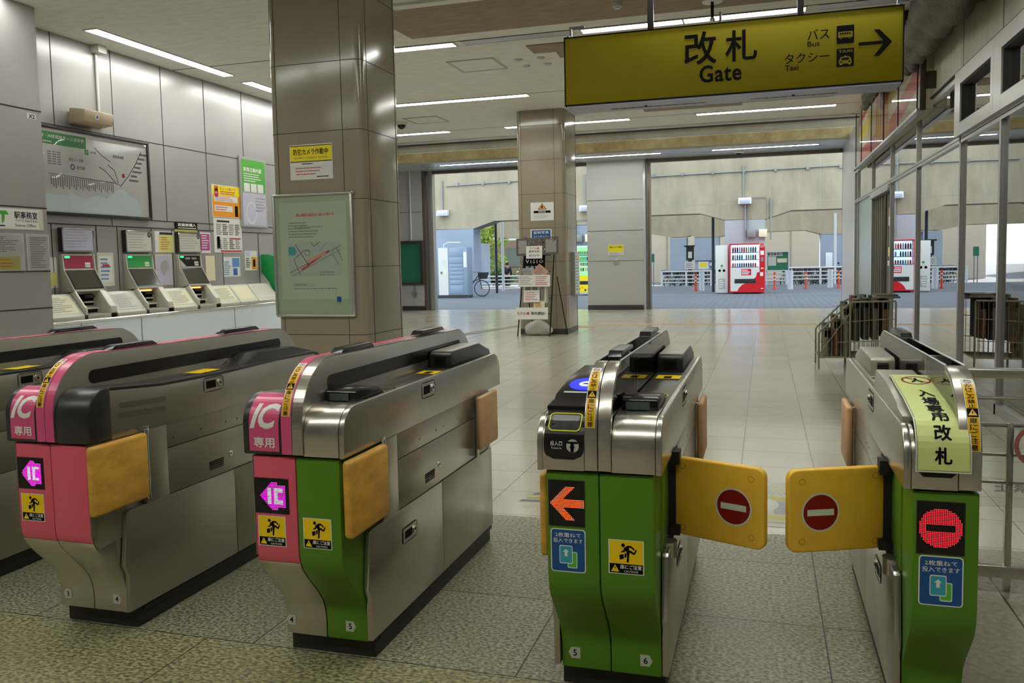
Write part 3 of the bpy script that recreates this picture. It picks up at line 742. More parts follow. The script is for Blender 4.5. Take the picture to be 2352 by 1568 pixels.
                    b = MB(); shape(b, f, rrect(xa + 0.016, xb - 0.016, 0.122, 0.150, 0.006), MATTE(), 0.006); shape(b, f, rrect(xa + 0.018, xb - 0.018, 0.150, 0.178, 0.006), DGREY(), 0.0061)
                    for u in (-0.012, 0.018): patch(b, f, xc + u - .004, xc + u + .004, 0.128, 0.140, DGREY(), 0.0066)
                    b.build('ticket_slot', tp, smooth=0)
                    b = MB(); text(b, '投入口', f, xc - 0.022, 0.082, 0.036, 0.013, WHITE(), 0.01, 2, 0.0062); text(b, 'Ticket In', f, xc - 0.022, 0.069, 0.032, 0.006, WHITE(), 0, 1, 0.0062)
                    disc(b, f, xc + 0.028, 0.076, 0.019, 0.019, M['tag_grey'], 0.0062); patch(b, f, xc + 0.012, xc + 0.044, 0.083, 0.088, INK(), 0.0068); patch(b, f, xc + 0.022, xc + 0.032, 0.058, 0.083, INK(), 0.0068)
                    shape(b, f, [(xc + .019, .074), (xc + .027, .080), (xc + .035, .074), (xc + .030, .066), (xc + .024, .066)], INK(), 0.007)
                    b.build('intake_label', tp, smooth=0)
            f = (lambda u, v, e=0: (u, v, 0.926 + e))
            yc = 2.90 if kind == 'steel' else 3.42
            b = MB(); ring(b, f, X(0.108), yc, 0.047, 0.043, M['throat_yellow'] if full else DGREY(), 0.002); ring(b, f, X(0.108), yc, 0.043, 0.036, INK(), 0.0022); disc(b, f, X(0.108), yc, 0.036, 0.036, M['deck_grey'] if full else M['deck_light'], 0.003)
            b.build('deck_ring', g, smooth=0)
            b = MB(); xa, xb = sorted((X(0.06), X(0.155))); patch(b, f, xa, xb, 3.30, 3.40, YEL() if full else M['notice_green'], 0.0025); patch(b, f, xa + 0.03, xa + 0.06, 3.31, 3.37, INK() if full else WHITE(), 0.003); b.build('deck_sticker', g, smooth=0)
            b = MB(); pz(b, [(3.50, 0.92), (3.50, 0.988), (3.515, 0.999), (3.90, 0.999), (4.05, 0.955), (4.07, 0.92)], fw + 0.006, 0.150, DGREY() if full else M['deck_light']); rb = b.build('rear_housing', g, bevel=0.005)
            b = MB()
            for i in range(7): bx(b, fw + 0.03, 0.125, 3.4985, 3.5005, 0.938 + 0.006 * i, 0.941 + 0.006 * i, INK())
            b.build('vent', rb, smooth=0)
            if full:
                b = MB(); bx(b, fw + 0.010, 0.147, 3.52, 3.9, 0.999, 1.0015, M['deck_light']); b.build('rear_top_plate', rb, smooth=0)
        # fin half
        fm = {'pink': PINKS(), 'steel': STEEL()}[finc[0 if sd < 0 else 1]]
        if left['kind'] == 'entry':
            b = MB(); inner = [Path(FIN).at(s_, -0.022) for s_ in [0.0, 0.05, 0.095] + [0.095 + 0.33 * i / 12 for i in range(1, 13)]]
            outer = [Path(FIN).at(s_, 0) for s_ in [0.0, 0.05, 0.095] + [0.095 + 0.33 * i / 12 for i in range(1, 13)]]
            pz(b, outer + inner[::-1], 0.001, fw, fm); b.build('arch_band', g, bevel=0.002)
            b = MB(); pz(b, [(p[0] + 0.003, p[1]) for p in FIN[:1]] + [(p[0] * 0.9985 + 0.004, p[1] - 0.003) for p in FIN[1:-1]] + [(4.08, 0.775)], fw - 0.006, fw - 0.001, M['acrylic']); b.build('clear_screen', g, smooth=35)
            if not full:
                b = MB(); pz(b, [(p[0] + 0.003, p[1]) for p in FIN[:1]] + [(p[0] * 0.9985 + 0.004, p[1] - 0.003) for p in FIN[1:-1]] + [(4.08, 0.775)], 0.001, 0.006, M['acrylic']); b.build('clear_screen', g, smooth=35)
            b = MB(); E_ = Path(FIN); b.tube([(X(fw - 0.0035),) + E_.at(0.42 + (E_.L[-1] - 0.06 - 0.42) * i / 40, 0.0) for i in range(41)], 0.0032, mat('clear_edge', 'c6ccca', 0.15), 6)
            if not full: b.tube([(X(0.0035),) + E_.at(0.42 + (E_.L[-1] - 0.06 - 0.42) * i / 40, 0.0) for i in range(41)], 0.0032, M['clear_edge'], 6)
            b.build('screen_edge', g)
            b = MB(); bx(b, 0.001, fw - 0.0075, 2.60, 4.06, 0.80, 0.93, M['deck_light']); b.build('screen_base', g, smooth=0)
            b = MB(); pz(b, [(3.88, 0.93), (3.90, 0.93), (3.90, 1.06), (3.88, 1.06)], 0.001, fw - 0.006, M['deck_light']); bx(b, 0.001, fw - 0.006, 3.0, 3.012, 0.93, 1.065, M['deck_light']); b.build('screen_post', g, smooth=0)
        else:
            b = MB(); pz(b, FIN, 0.001, fw, STEEL() if kind != 'ic' else DSTEEL()); b.build('centre_fin', g, bevel=0.003)
            f = pathfn(FINP); b = MB(); xa, xb = sorted((X(0.001), X(fw - 0.001))); patch(b, f, xa, xb, 0.002, 1.75, fm, 0.0014, 120); b.build('fin_band', g, smooth=40)
            f = (lambda u, v, e=0: (X(fw) + sd * e, u, v)); b = MB(); pts = rrect(2.585, 3.915, 0.965, 1.018, 0.024); shape(b, f, pts, BLACK(), 0.0015); b.build('sensor_window', g, smooth=0)
        # front stickers and displays
        fn = on_front(2.425)
        xm = X(0.098 if sd < 0 else 0.082)
        if d.get('led'):
            l = d['led']; led(l[0], l[1], l[2], l[3], l[4], 2.425, g)
        if d.get('caution'): caution(fn, d['caution'][0], d['caution'][1], 0.106, 0.104, g)
        if d.get('fold'): fold_sticker(fn, *d['fold'], g)
        if d.get('num'): numtag(on_front(2.59), d['num'][1], 0.125, d['num'][0], sd, g)
        # flap doors
        near = d.get('flap', 'open')
        hb = MB(); bx(hb, 0.178, 0.193, 3.712, 3.735, 0.478, 0.765, sidem); bx(hb, 0.165, 0.180, 3.712, 3.93, 0.478, 0.765, DSTEEL()); hb.build('rear_hinge_plate', g, bevel=0.0015); hb = MB(); bx(hb, 0.165, 0.188, 2.695, 2.822, 0.478, 0.768, sidem)
        if near != 'open': hb = MB(); bx(hb, 0.155, 0.166, 2.60, 2.83, 0.478, 0.768, GREEN())
        else: hb.cyl((X(0.188), 2.70, 0.50), (X(0.188), 2.70, 0.775), 0.011, CHROME(), 14); bx(hb, 0.16, 0.19, 2.69, 2.72, 0.765, 0.785, CHROME())
        hb.build('hinge_post', g, bevel=0.0015)
        def pad(poly, m, nm, xf=None):
            b = MB(); b.prism(poly, 'z', 0.0, 0.255, m)
            return b
        if near == 'open' and sd < 0 and kind == 'ic': pass
        elif near == 'open' and sd < 0:
            b = MB(); bx(b, 0.170, 0.197, 2.47, 2.70, 0.482, 0.742, M['pad_worn']); b.build('flap', g, bevel=0.010, seg=3)
        elif near == 'open':
            b = MB(); bx(b, 0.190, 0.224, 2.388, 2.675, 0.512, 0.768, d.get('pad', M['pad_orange'])); b.build('flap', g, bevel=0.013, seg=3)
        else:
            dx, dy = 0.292 * sd, -0.122; hx, hy = X(0.187), 2.80; L_ = hypot(dx, dy); dx /= L_; dy /= L_; nx, ny = (dy * sd, -dx * sd)
            f0 = lambda a, z, t: (hx + dx * a + nx * t, hy + dy * a + ny * t, z)
            b = MB(); out = rrect(0.0, 0.315, 0.482, 0.742, 0.03, 6)
            v = [f0(p[0], p[1], -0.014) for p in out] + [f0(p[0], p[1], 0.014) for p in out]; n_ = len(out)
            b.add(v, [tuple(range(n_)), tuple(range(2 * n_ - 1, n_ - 1, -1))] + [(i, i + n_, (i + 1) % n_ + n_, (i + 1) % n_) for i in range(n_)], M['pad_orange'])
            fl = b.build('flap', g, bevel=0.006, seg=3)
            tn = -0.0146 if f0(0, 0, -0.014)[1] < f0(0, 0, 0.014)[1] else 0.0146
            ff = lambda u, v, e=0: f0(u * 1.0, v, tn * (1 + e * 40))
            b = MB(); disc(b, ff, 0.213, 0.607, 0.0615, 0.0615, M['sign_white'], 0.0008, 40); disc(b, ff, 0.213, 0.607, 0.0555, 0.0555, M['no_entry_red'], 0.0016, 40); patch(b, ff, 0.213 - 0.043, 0.213 + 0.043, 0.597, 0.617, M['sign_white'], 0.0026)
            b.build('no_entry_sign', fl, smooth=0)
            b = MB()
            for q_ in ((0.035, 0.715), (0.035, 0.508), (0.272, 0.705), (0.272, 0.518)): ring(b, ff, q_[0], q_[1], 0.010, 0.0085, mat('pad_rivet', 'a8741c', 0.5), 0.0006, 20)
            b.build('rivet_marks', fl, smooth=0)
            b = MB(); bx(b, 0.150, 0.190, 2.775, 2.84, 0.50, 0.77, MATTE()); bx(b, 0.155, 0.206, 2.74, 2.80, 0.725, 0.768, MATTE()); bx(b, 0.155, 0.206, 2.74, 2.80, 0.490, 0.515, MATTE()); b.cyl((X(0.166), 2.70, 0.435), (X(0.166), 2.70, 0.485), 0.036, STEEL(), 20); b.build('flap_pivot', g)
        b = MB(); bx(b, 0.190, 0.216, 3.70, 3.965, 0.512, 0.765, M['pad_tan']); b.build('rear_flap', g, bevel=0.010, seg=3)
    # sensor bars on the top of the fin
    xa, xb = (cx - 0.024, cx + 0.024) if full else (cx - 0.048, cx - 0.008)
    for (y0, y1, m) in ((2.72, 3.0, BLACK()), (3.45, 3.76, BLACK())):
        if left['kind'] == 'entry' and not full and y0 < 3: continue
        b = MB(); b.prism([(y0, 1.079), (y0 + 0.035, 1.098), (y1 - 0.035, 1.098), (y1, 1.079)], 'x', xa, xb, m)
        b.box(xa - 0.001, xb + 0.001, y0 + 0.04, y1 - 0.04, 1.083, 1.0895, CHROME()); b.build('sensor_bar', g, bevel=0.004)
    tape((lambda u, v, e=0: pathfn(FINP)(u, v, e + 0.0016)), cx - (0.022 if full else 0.020), 0.130 if full else 0.106, 0.027, g)
    return g

IC = dict(kind='ic', color='pink', pad=MATS['pad_worn'])
C1, C2, C3, C4, C5 = -3.537, -2.515, -1.494, -0.471, 0.545
gate(C1, 'ticket gate left of the all-pink one, only its dark steel side showing', dict(IC), dict(IC), ('pink', 'pink'), 1)
gate(C2, 'all-pink fronted ticket gate marked IC and numbered 3 and 4', dict(IC, ic_sticker=True, led=('ic', -2.670, -2.552, 0.595, 0.710), caution=(-2.611, 0.523), num=('3', -2.640), slot=True), dict(IC, num=('4', -2.405)), ('pink', 'pink'), 2)
gate(C3, 'ticket gate with pink left half and green right half, numbered 4 and 5', dict(IC, ic_sticker=True, led=('ic', -1.653, -1.525, 0.571, 0.688), caution=(-1.593, 0.508), num=('4', -1.636), slot=True),
     dict(kind='steel', color='green', caution=(-1.421, 0.511), num=('5', -1.401), pad=MATS['pad_worn']), ('pink', 'steel'), 3)
gate(C4, 'all-green ticket gate numbered 5 and 6 with orange arrow display and blue card reader', dict(kind='entry', color='green', led=('arrow', -0.625, -0.516, 0.600, 0.738), fold=(-0.622, -0.514, 0.456, 0.590), num=('5', -0.589)),
     dict(kind='steel', color='green', caution=(-0.392, 0.517), num=('6', -0.360), flap='closed'), ('steel', 'steel'), 4)
g5 = gate(C5, 'green end ticket gate with red stop display and pale green notice on top', dict(kind='entry', color='green', led=('stop', 0.394, 0.508, 0.596, 0.737), fold=(0.399, 0.508, 0.453, 0.590), flap='closed'), None, ('steel', 'steel'), 5)
# black intake cover and paper notice on the right gate
f = pathfn(SHELLP); b = MB()
for i in range(14):
    a = 0.035 + 0.19 * i / 14; c = 0.035 + 0.19 * (i + 1) / 14; w = 0.02 if i == 0 else 0.006 if i == 1 else 0
    w2 = 0.006 if i == 0 else 0
    b.quad([f(0.385 + w, a, 0.004), f(0.492 - w, a, 0.004), f(0.492 - w2, c, 0.004), f(0.385 + w2, c, 0.004)], BLACK())
b.build('ticket_intake', g5, smooth=30)
b = MB(); b.box(0.385, 0.492, 2.86, 2.91, 0.998, 1.006, BLACK()); b.build('reader_edge', g5, bevel=0.002)
NP = Path([(2.400, 0.823)] + arc(2.50, 0.865, 0.101, 180, 118, 8) + [(2.56, 0.972), (2.62, 0.981), (2.75, 0.993), (2.90, 1.010)])
f = pathfn(NP); L_ = NP.L[-1]; n0, n1 = 0.383, 0.517; b = MB()
patch(b, f, n0, n1, 0, L_, M['sign_white'], 0.004, 40); patch(b, f, n0 + .004, n1 - .004, 0.005, L_ - .004, INK(), 0.0045, 40); patch(b, f, n0 + .005, n1 - .005, 0.006, L_ - .005, M['notice_green'], 0.0049, 40)
xc = (n0 + n1) / 2
for c, s_, h_ in (('札', 0.045, 0.042), ('改', 0.105, 0.042), ('用', 0.163, 0.045), ('専', 0.222, 0.06), ('場', 0.288, 0.065), ('入', 0.37, 0.075)):
    text(b, c, f, xc, s_, 0.040, h_, INK(), 0.03, 2, 0.0058, cut=0.01)
ring(b, f, xc, L_ - 0.075, 0.042, 0.036, M['no_entry_red'], 0.0056, 40, 1.15)
text(b, '人', f, xc, L_ - 0.075, 0.03, 0.05, INK(), 0.05, 2, 0.0058)
shape(b, f, [(xc - .03, L_ - .045), (xc - .026, L_ - .04), (xc + .03, L_ - .10), (xc + .026, L_ - .105)], M['no_entry_red'], 0.006)
nt_ = b.build('paper_notice', smooth=40, loc=(xc, 2.6, 0.9)); tag(nt_, 'pale yellow-green paper notice draped over the top of the right end ticket gate', 'notice')
# ------------------------------------------------------------------ ticket machine wall
mat('counter_white', 'e6eff8', 0.2, 0.2); mat('machine_grey', 'b8b4a8', 0.38, 0.2); mat('machine_light', 'd0ccc0', 0.38, 0.1); mat('crimson', 'a1294f', 0.3); mat('machine_green', '2f9a4e', 0.3); mat('screen_dark', '34352c', 0.08, coat=1)
mat('display_lilac', 'bcbad2', 0.15, coat=0.6); mat('paper', 'dcdcd8', 0.45); mat('paper_grey', 'cacac2', 0.4, coat=0.4); mat('paper_yellow', 'd8d27c', 0.45); mat('print_grey', '6d6d6b', 0.5); mat('print_light', '9c9c9a', 0.5); mat('print_red', 'c0343c', 0.5)
mat('poster_orange', 'e8961e', 0.4); mat('poster_yellow', 'f2dd1a', 0.4); mat('poster_green', '4fa53c', 0.3, coat=0.5); mat('poster_blue', '5a8fc4', 0.4); mat('poster_magenta', 'b04a90', 0.4); mat('amber_glow', (1.0, 0.45, 0.1), 0.4, emit=2.0); mat('cream_board', 'dfd8b6', 0.4)
mat('map_green', '3d9152', 0.35); mat('map_blue', '2f62a8', 0.35); mat('map_ground', 'e2e2e0', 0.35); mat('beige_box', 'b9a88c', 0.5); mat('glare_white', 'd4e6ea', 0.3)
glassmat('film', (1, 1, 1), 0.02, 0.7, 1.5)
M = MATS
b = MB()
b.box(-8.094, -7.72, 7.4, 14.15, 0.0, 0.79, M['counter_white'])
for y in (8.0, 9.0, 11.0, 13.0): b.box(-7.722, -7.718, y - 0.004, y + 0.004, 0, 0.77, M['seam'])
c = b.build('counter_body', smooth=0); c.name = 'ticket_counter'
tag(c, 'long white counter under the ticket machines along the panelled wall', 'counter')
b = MB(); b.cyl((-7.725, 7.4, 0.795), (-7.725, 14.15, 0.795), 0.024, CHROME(), 14); b.box(-8.094, -7.73, 7.4, 14.15, 0.79, 0.812, M['machine_light']); r_ = b.build('nosing', c)
FL = on_left
def ticket_machine(yc, col, label, lit):
    t = thing('ticket_machine', label, 'ticket machine', (-7.95, yc, 0.812), 'ticket machines along the wall')
    y0, y1 = yc - 0.25, yc + 0.25
    b = MB(); b.prism([(-8.1, 0.815), (-8.1, 1.60), (-8.06, 1.60), (-8.045, 1.405), (-7.905, 1.165), (-7.90, 1.145), (-7.97, 1.12), (-7.97, 0.96), (-7.90, 0.93), (-7.90, 0.87), (-7.745, 0.87), (-7.745, 0.815)], 'y', y0, y1, M['machine_grey'])
    for ys in ((y0, y0 + 0.03), (y1 - 0.10, y1)): b.prism([(-8.0, 0.815), (-8.0, 1.14), (-7.90, 1.15), (-7.78, 0.98), (-7.745, 0.95), (-7.745, 0.815)], 'y', ys[0], ys[1], M['machine_light'])
    for ys in ((y0 - 0.004, y0 + 0.012), (y1 - 0.012, y1 + 0.004)): b.prism([(-8.1, 1.12), (-8.1, 1.60), (-8.05, 1.60), (-8.035, 1.405), (-7.89, 1.15)], 'y', ys[0], ys[1], M['machine_grey'])
    b.build('body', t, bevel=0.003)
    f = on_left(-8.05)
    b = MB(); shape(b, f, rrect(y0, y1, 1.625, 1.915, 0.02), DGREY(), 0.012); b.box(-8.1, -8.04, y0, y1, 1.625, 1.915, DGREY()); pts = [f(p[0], p[1], 0.016) for p in rrect(y0 + 0.008, y1 - 0.008, 1.633, 1.907, 0.02)]; b.tube(pts, 0.008, CHROME(), 6, True)
    hd = b.build('display_frame', t)
    b = MB(); shape(b, f, rrect(y0 + 0.018, y1 - 0.018, 1.643, 1.897, 0.012), M['display_lilac'] if col == 'crimson' else M['paper_grey'], 0.014)
    lines(b, f, y0 + 0.05, y1 - 0.08, 1.67, 1.88, 6, M['print_light'], 0.0148, 0.3, int(yc * 10))
    if col != 'crimson': disc(b, f, y1 - 0.06, 1.86, 0.035, 0.035, DGREY(), 0.0149); text(b, '円' if col == 'machine_green' else '定', f, y1 - 0.06, 1.86, None, 0.035, WHITE(), 0, 1, 0.0155)
    b.build('fare_display', hd, smooth=0)
    fh = frame((-8.052, yc, 1.50), (0, 1, 0), (-0.015, 0, 0.195), (0.195, 0, 0.015))
    b = MB(); patch(b, fh, -0.225, 0.225, -0.075, 0.082, M[col] if col != 'black' else BLACK(), 0.004)
    patch(b, fh, -0.215, -0.135, 0.05, 0.075, mat('green_lamp', (0.05, 0.9, 0.3), 0.4, emit=0.8), 0.006)
    patch(b, fh, 0.09, 0.175, -0.065, -0.005, WHITE(), 0.006); text(b, 'きっぷ' if col != 'black' else '定期券', fh, 0.132, -0.035, 0.07, 0.03, INK(), 0.01, 1, 0.007)
    if col == 'black': text(b, '定期券・回数券', fh, 0.02, 0.04, 0.25, 0.035, WHITE(), 0.0, 1, 0.006); shape(b, fh, [(-0.225, -0.075), (-0.1, -0.075), (-0.225, 0.03)], M['machine_grey'], 0.006)
    b.build('header_panel', t, smooth=0)
    o_ = Vector((-7.975, yc, 1.285)); fs = frame(o_, (0, 1, 0), (-0.14, 0, 0.24), (0.24, 0, 0.14))
    b = MB(); patch(b, fs, -0.235, 0.235, -0.135, 0.135, BLACK(), 0.003); patch(b, fs, -0.205, 0.19, -0.115, 0.118, M['screen_dark'], 0.005); b.build('touch_screen', t, smooth=0)
    b = MB()
    b.box(-7.975, -7.962, y0 + 0.05, y0 + 0.36, 0.97, 1.11, INK()); b.box(-7.965, -7.92, y0 + 0.17, y0 + 0.34, 1.06, 1.10, BLACK()); b.box(-7.965, -7.93, y0 + 0.19, y0 + 0.33, 1.0, 1.02, M['machine_light'])
    b.box(-7.905, -7.89, y0 + 0.14, y0 + 0.34, 0.885, 0.925, INK()); b.box(-7.90, -7.86, y0 + 0.17, y0 + 0.33, 0.872, 0.885, CHROME())
    b.build('coin_tray', t, bevel=0.002)
    if lit:
        b = MB(); b.box(-7.965, -7.955, y0 + 0.06, y0 + 0.34, 1.105, 1.12, M['amber_glow']); b.build('slot_light', t, smooth=0)
    b = MB(); fp = frame((-7.935, yc - 0.06, 1.155), (0, 1, 0), (-1, 0, 0.1), (0.1, 0, 1))
    for i in range(4): patch(b, fp, -0.13 + 0.08 * i, -0.08 + 0.08 * i, -0.02, 0.02, INK() if i % 2 else M['paper_grey'], 0.003)
    b.build('keypad', t, smooth=0)
    return t
ticket_machine(8.36, 'crimson', 'ticket machine with a crimson header panel, nearest on the wall', False)
ticket_machine(9.41, 'machine_green', 'ticket machine with a green header panel', True)
ticket_machine(10.45, 'black', 'ticket machine with a black header panel under a black plate', True)
def slant_board(y0, y1, label, m, seed, pattern=True):
    b = MB(); b.prism([(-8.1, 0.815), (-8.1, 1.12), (-7.95, 1.12), (-7.745, 0.86), (-7.745, 0.815)], 'y', y0, y1, M['machine_light'])
    t = b.build('slanted_board', bevel=0.003, loc=(-7.9, (y0 + y1) / 2, 0.815)); tag(t, label, 'information board')
    o_ = Vector((-7.8475, (y0 + y1) / 2, 0.99)); f = frame(o_, (0, 1, 0), (-0.205, 0, 0.26), (0.26, 0, 0.205)); w = (y1 - y0) / 2 - 0.04
    b = MB(); patch(b, f, -w, w, -0.12, 0.135, m, 0.003)
    if pattern: lines(b, f, -w + 0.03, w - 0.03, -0.10, 0.12, 8, M['print_light'], 0.005, 0.4, seed)
    b.build('sheet', t, smooth=0)
slant_board(7.55, 8.09, 'slanted board with a coloured leaflet beside the crimson machine, next to the office wall', M['cream_board'], 3)
slant_board(8.63, 9.14, 'slanted board with a grey text sheet between the crimson and green machines', M['paper_grey'], 4)
slant_board(9.68, 10.18, 'slanted board with a cream sheet between the green and black machines', M['cream_board'], 5)
slant_board(10.72, 11.2, 'slanted board with a cream sheet just right of the black machine', M['cream_board'], 6)
slant_board(11.22, 11.7, 'blank slanted board, half cream half grey, second right of the black machine', M['cream_board'], 7, False)
slant_board(11.72, 12.3, 'blank pale slanted board at the end of the counter by the green partition', M['machine_light'], 8, False)
b = MB(); b.prism([(-8.1, 1.60), (-7.98, 1.60), (-7.86, 1.57), (-7.78, 1.45), (-7.75, 1.3), (-7.75, 0.82), (-7.85, 0.9), (-7.95, 1.12), (-8.1, 1.3)], 'y', 12.34, 12.38, mat('partition_green', '0f8a45', 0.35))
tag(b.build('partition_screen', bevel=0.004, loc=(-7.9, 12.36, 0.8)), 'curved green partition panel at the end of the counter', 'partition')

# large fare map
t = thing('fare_map', 'large framed route and fare map with a green title bar above the ticket machines', 'map', (-8.07, 8.8, 2.05))
f = on_left(-8.07); Y0, Y1, Z0, Z1 = 7.42, 9.70, 2.06, 3.11
b = MB()
for q in ((Y0, Y1, Z0, Z0 + 0.04), (Y0, Y1, Z1 - 0.03, Z1), (Y0, Y0 + 0.03, Z0, Z1), (Y1 - 0.03, Y1, Z0, Z1)): b.box(-8.098, -8.045, *q, DGREY())
b.build('frame', t, bevel=0.003)
b = MB(); patch(b, f, Y0 + 0.02, Y1 - 0.02, Z0 + 0.03, Z1 - 0.02, M['map_ground'], 0)
patch(b, f, 7.6, 8.60, 2.895, 3.04, M['map_green'], 0.001)
text(b, '東京メトロ線・JR線連絡きっぷ運賃表', f, 8.10, 2.985, 0.94, 0.05, WHITE(), 0.01, 1, 0.002); lines(b, f, 7.65, 8.3, 2.91, 2.935, 1, WHITE(), 0.002, 0.7)
for i in range(3):
    for j in range(6): patch(b, f, 8.0 + 0.07 * i, 8.055 + 0.07 * i, 2.80 - 0.028 * j, 2.815 - 0.028 * j, M['print_light'], 0.001)
def poly(pts, w, m):
    for a, c in zip(pts, pts[1:]):
        d = Vector((c[0] - a[0], c[1] - a[1])); n_ = Vector((-d.y, d.x)).normalized() * w / 2
        b.quad([f(a[0] + n_.x, a[1] + n_.y, .001), f(a[0] - n_.x, a[1] - n_.y, .001), f(c[0] - n_.x, c[1] - n_.y, .001), f(c[0] + n_.x, c[1] + n_.y, .001)], m)
poly([(8.0, 2.55), (9.05, 2.52), (9.15, 2.50)], 0.008, M['print_grey'])
for i in range(30):
    y = 8.03 + 0.034 * i; patch(b, f, y, y + 0.012, 2.42 - 0.02 * (i % 3), 2.53, M['print_grey'], 0.001)
for pts in ([(8.74, 2.93), (8.85, 2.85), (9.0, 2.78)], [(8.8, 2.70), (8.9, 2.66), (9.10, 2.50)], [(8.95, 2.74), (9.06, 2.68), (9.12, 2.52)], [(9.15, 2.48), (9.3, 2.62), (9.45, 2.8), (9.57, 2.98)]): poly(pts, 0.012, M['print_grey'])
for i in range(7): lines(b, f, 9.32 + 0.035 * i, 9.50 + 0.03 * i, 2.56 + 0.06 * i, 2.59 + 0.06 * i, 1, M['print_grey'], 0.001, 0.8, i)
ring(b, f, 8.37, 2.655, 0.035, 0.02, M['map_blue'], 0.001, 24); text(b, '東西線', f, 8.50, 2.655, 0.13, 0.045, M['print_grey'], 0.01, 1); text(b, '東京メトロ線', f, 8.43, 2.745, 0.22, 0.04, M['print_grey'], 0.01, 1)
patch(b, f, 8.575, 8.635, 2.83, 2.89, M['map_green'], 0.001); text(b, 'JR', f, 8.605, 2.86, None, 0.03, WHITE(), 0.02, 1, 0.002); text(b, 'JR線', f, 8.71, 2.865, 0.1, 0.04, M['print_grey'], 0.01, 1)
text(b, '東葉高速線', f, 9.14, 2.86, 0.20, 0.04, M['print_grey'], 0.01, 1); patch(b, f, 9.19, 9.24, 2.60, 2.65, M['print_red'], 0.001)
shape(b, f, [(7.45, 2.10), (9.62, 2.10), (9.52, 2.14), (9.45, 2.33), (9.33, 2.36), (9.22, 2.44), (9.10, 2.44), (8.98, 2.36), (8.90, 2.31), (8.80, 2.33), (8.70, 2.33), (8.55, 2.28), (8.46, 2.29), (8.30, 2.36), (8.26, 2.30), (8.1, 2.31), (7.45, 2.33)], mat('glare_blue', 'e6f4fa', 0.3), .0012)  # pale patch paints the cover film's daylight glare onto the map
poly([(8.27, 2.32), (8.38, 2.12), (8.44, 2.14), (8.48, 2.26)], 0.008, M['print_light']); poly([(9.33, 2.35), (9.42, 2.26), (9.46, 2.15)], 0.006, M['print_light'])
b.build('map_sheet', t, smooth=0)
b = MB(); NY, NZ = 60, 30
V = []; 
for j in range(NZ + 1):
    for i in range(NY + 1):
        y = Y0 + 0.03 + (Y1 - Y0 - 0.06) * i / NY; z = Z0 + 0.04 + (Z1 - Z0 - 0.07) * j / NZ
        k = (z - Z0) / (Z1 - Z0)
        V.append((-8.056 + 0.085 * (Y1 - y) + 0.0045 * sin(y * 5.1 + 1) * sin(k * 4 + .5) + 0.0012 * sin(y * 13 + z * 5), y, z))
b.add(V, [(j * (NY + 1) + i, j * (NY + 1) + i + 1, (j + 1) * (NY + 1) + i + 1, (j + 1) * (NY + 1) + i) for j in range(NZ) for i in range(NY)], M['film'])
b.build('cover_sheet', t, smooth=180)

def wallpaper_(name, label, y0, y1, z0, z1, m, fnf, depth, build=None, cat='poster', x=-8.1, frm=None):
    """a sheet on a wall that faces +X"""
    f = on_left(x); b = MB(); b.box(x, x + depth, y0, y1, z0, z1, m)
    if build: build(b, lambda u, v, e=0: f(u, v, e + depth))
    o = b.build(name, smooth=0, loc=(x, (y0 + y1) / 2, (z0 + z1) / 2)); tag(o, label, cat); return o
def p_green(b, f):
    patch(b, f, 11.85, 12.51, 2.62, 3.14, M['poster_green'], .001); patch(b, f, 11.85, 12.51, 2.08, 2.60, M['display_lilac'], .001)
    text(b, '駅周辺案内図', f, 12.15, 2.98, 0.5, 0.07, WHITE(), 0.02, 1, 0.002)
    for i in range(3): patch(b, f, 11.9 + 0.19 * i, 12.06 + 0.19 * i, 2.62, 2.76, M['paper'], .002)
    lines(b, f, 11.9, 12.45, 2.78, 2.93, 4, WHITE(), .002, 0.4, 9)
    ring(b, f, 12.08, 2.28, 0.15, 0.13, M['paper'], 0.002, 30, 1.2)
    lines(b, f, 12.2, 12.48, 2.3, 2.55, 5, M['print_light'], .002, 0.4, 2)
wp = wallpaper_('area_map_poster', 'green framed local area map poster at the far end of the machine wall', 11.80, 12.55, 2.05, 3.18, M['alu'], None, 0.025, p_green, x=-8.094)
def p_orange(b, f):
    patch(b, f, 11.10, 11.80, 2.185, 2.665, M['poster_orange'], .001); patch(b, f, 11.10, 11.80, 2.52, 2.665, M['poster_yellow'], .0015)
    disc(b, f, 11.20, 2.55, 0.055, 0.07, M['print_red'], .002); 
    for i in range(4): patch(b, f, 11.155 + 0.024 * i, 11.175 + 0.024 * i, 2.58, 2.655, M['print_red'], .002)
    text(b, 'STOP', f, 11.20, 2.55, 0.08, 0.025, WHITE(), 0.01, 1, .003)
    text(b, 'ちょっと待って！', f, 11.50, 2.62, 0.40, 0.05, M['print_red'], 0.02, 1, .002); lines(b, f, 11.3, 11.75, 2.53, 2.59, 2, M['print_red'], .002, .5, 5)
    patch(b, f, 11.14, 11.74, 2.42, 2.51, M['paper'], .0015); lines(b, f, 11.17, 11.72, 2.43, 2.5, 3, M['print_red'], .002, .35, 8)
    patch(b, f, 11.14, 11.60, 2.27, 2.36, M['paper'], .0015); lines(b, f, 11.16, 11.58, 2.28, 2.35, 2, M['print_red'], .002, .4, 7); patch(b, f, 11.66, 11.74, 2.2, 2.37, INK(), .0015)
wallpaper_('warning_poster', 'orange and yellow poster with a red hand, on the machine wall', 11.09, 11.81, 2.175, 2.675, M['paper'], None, 0.006, p_orange)
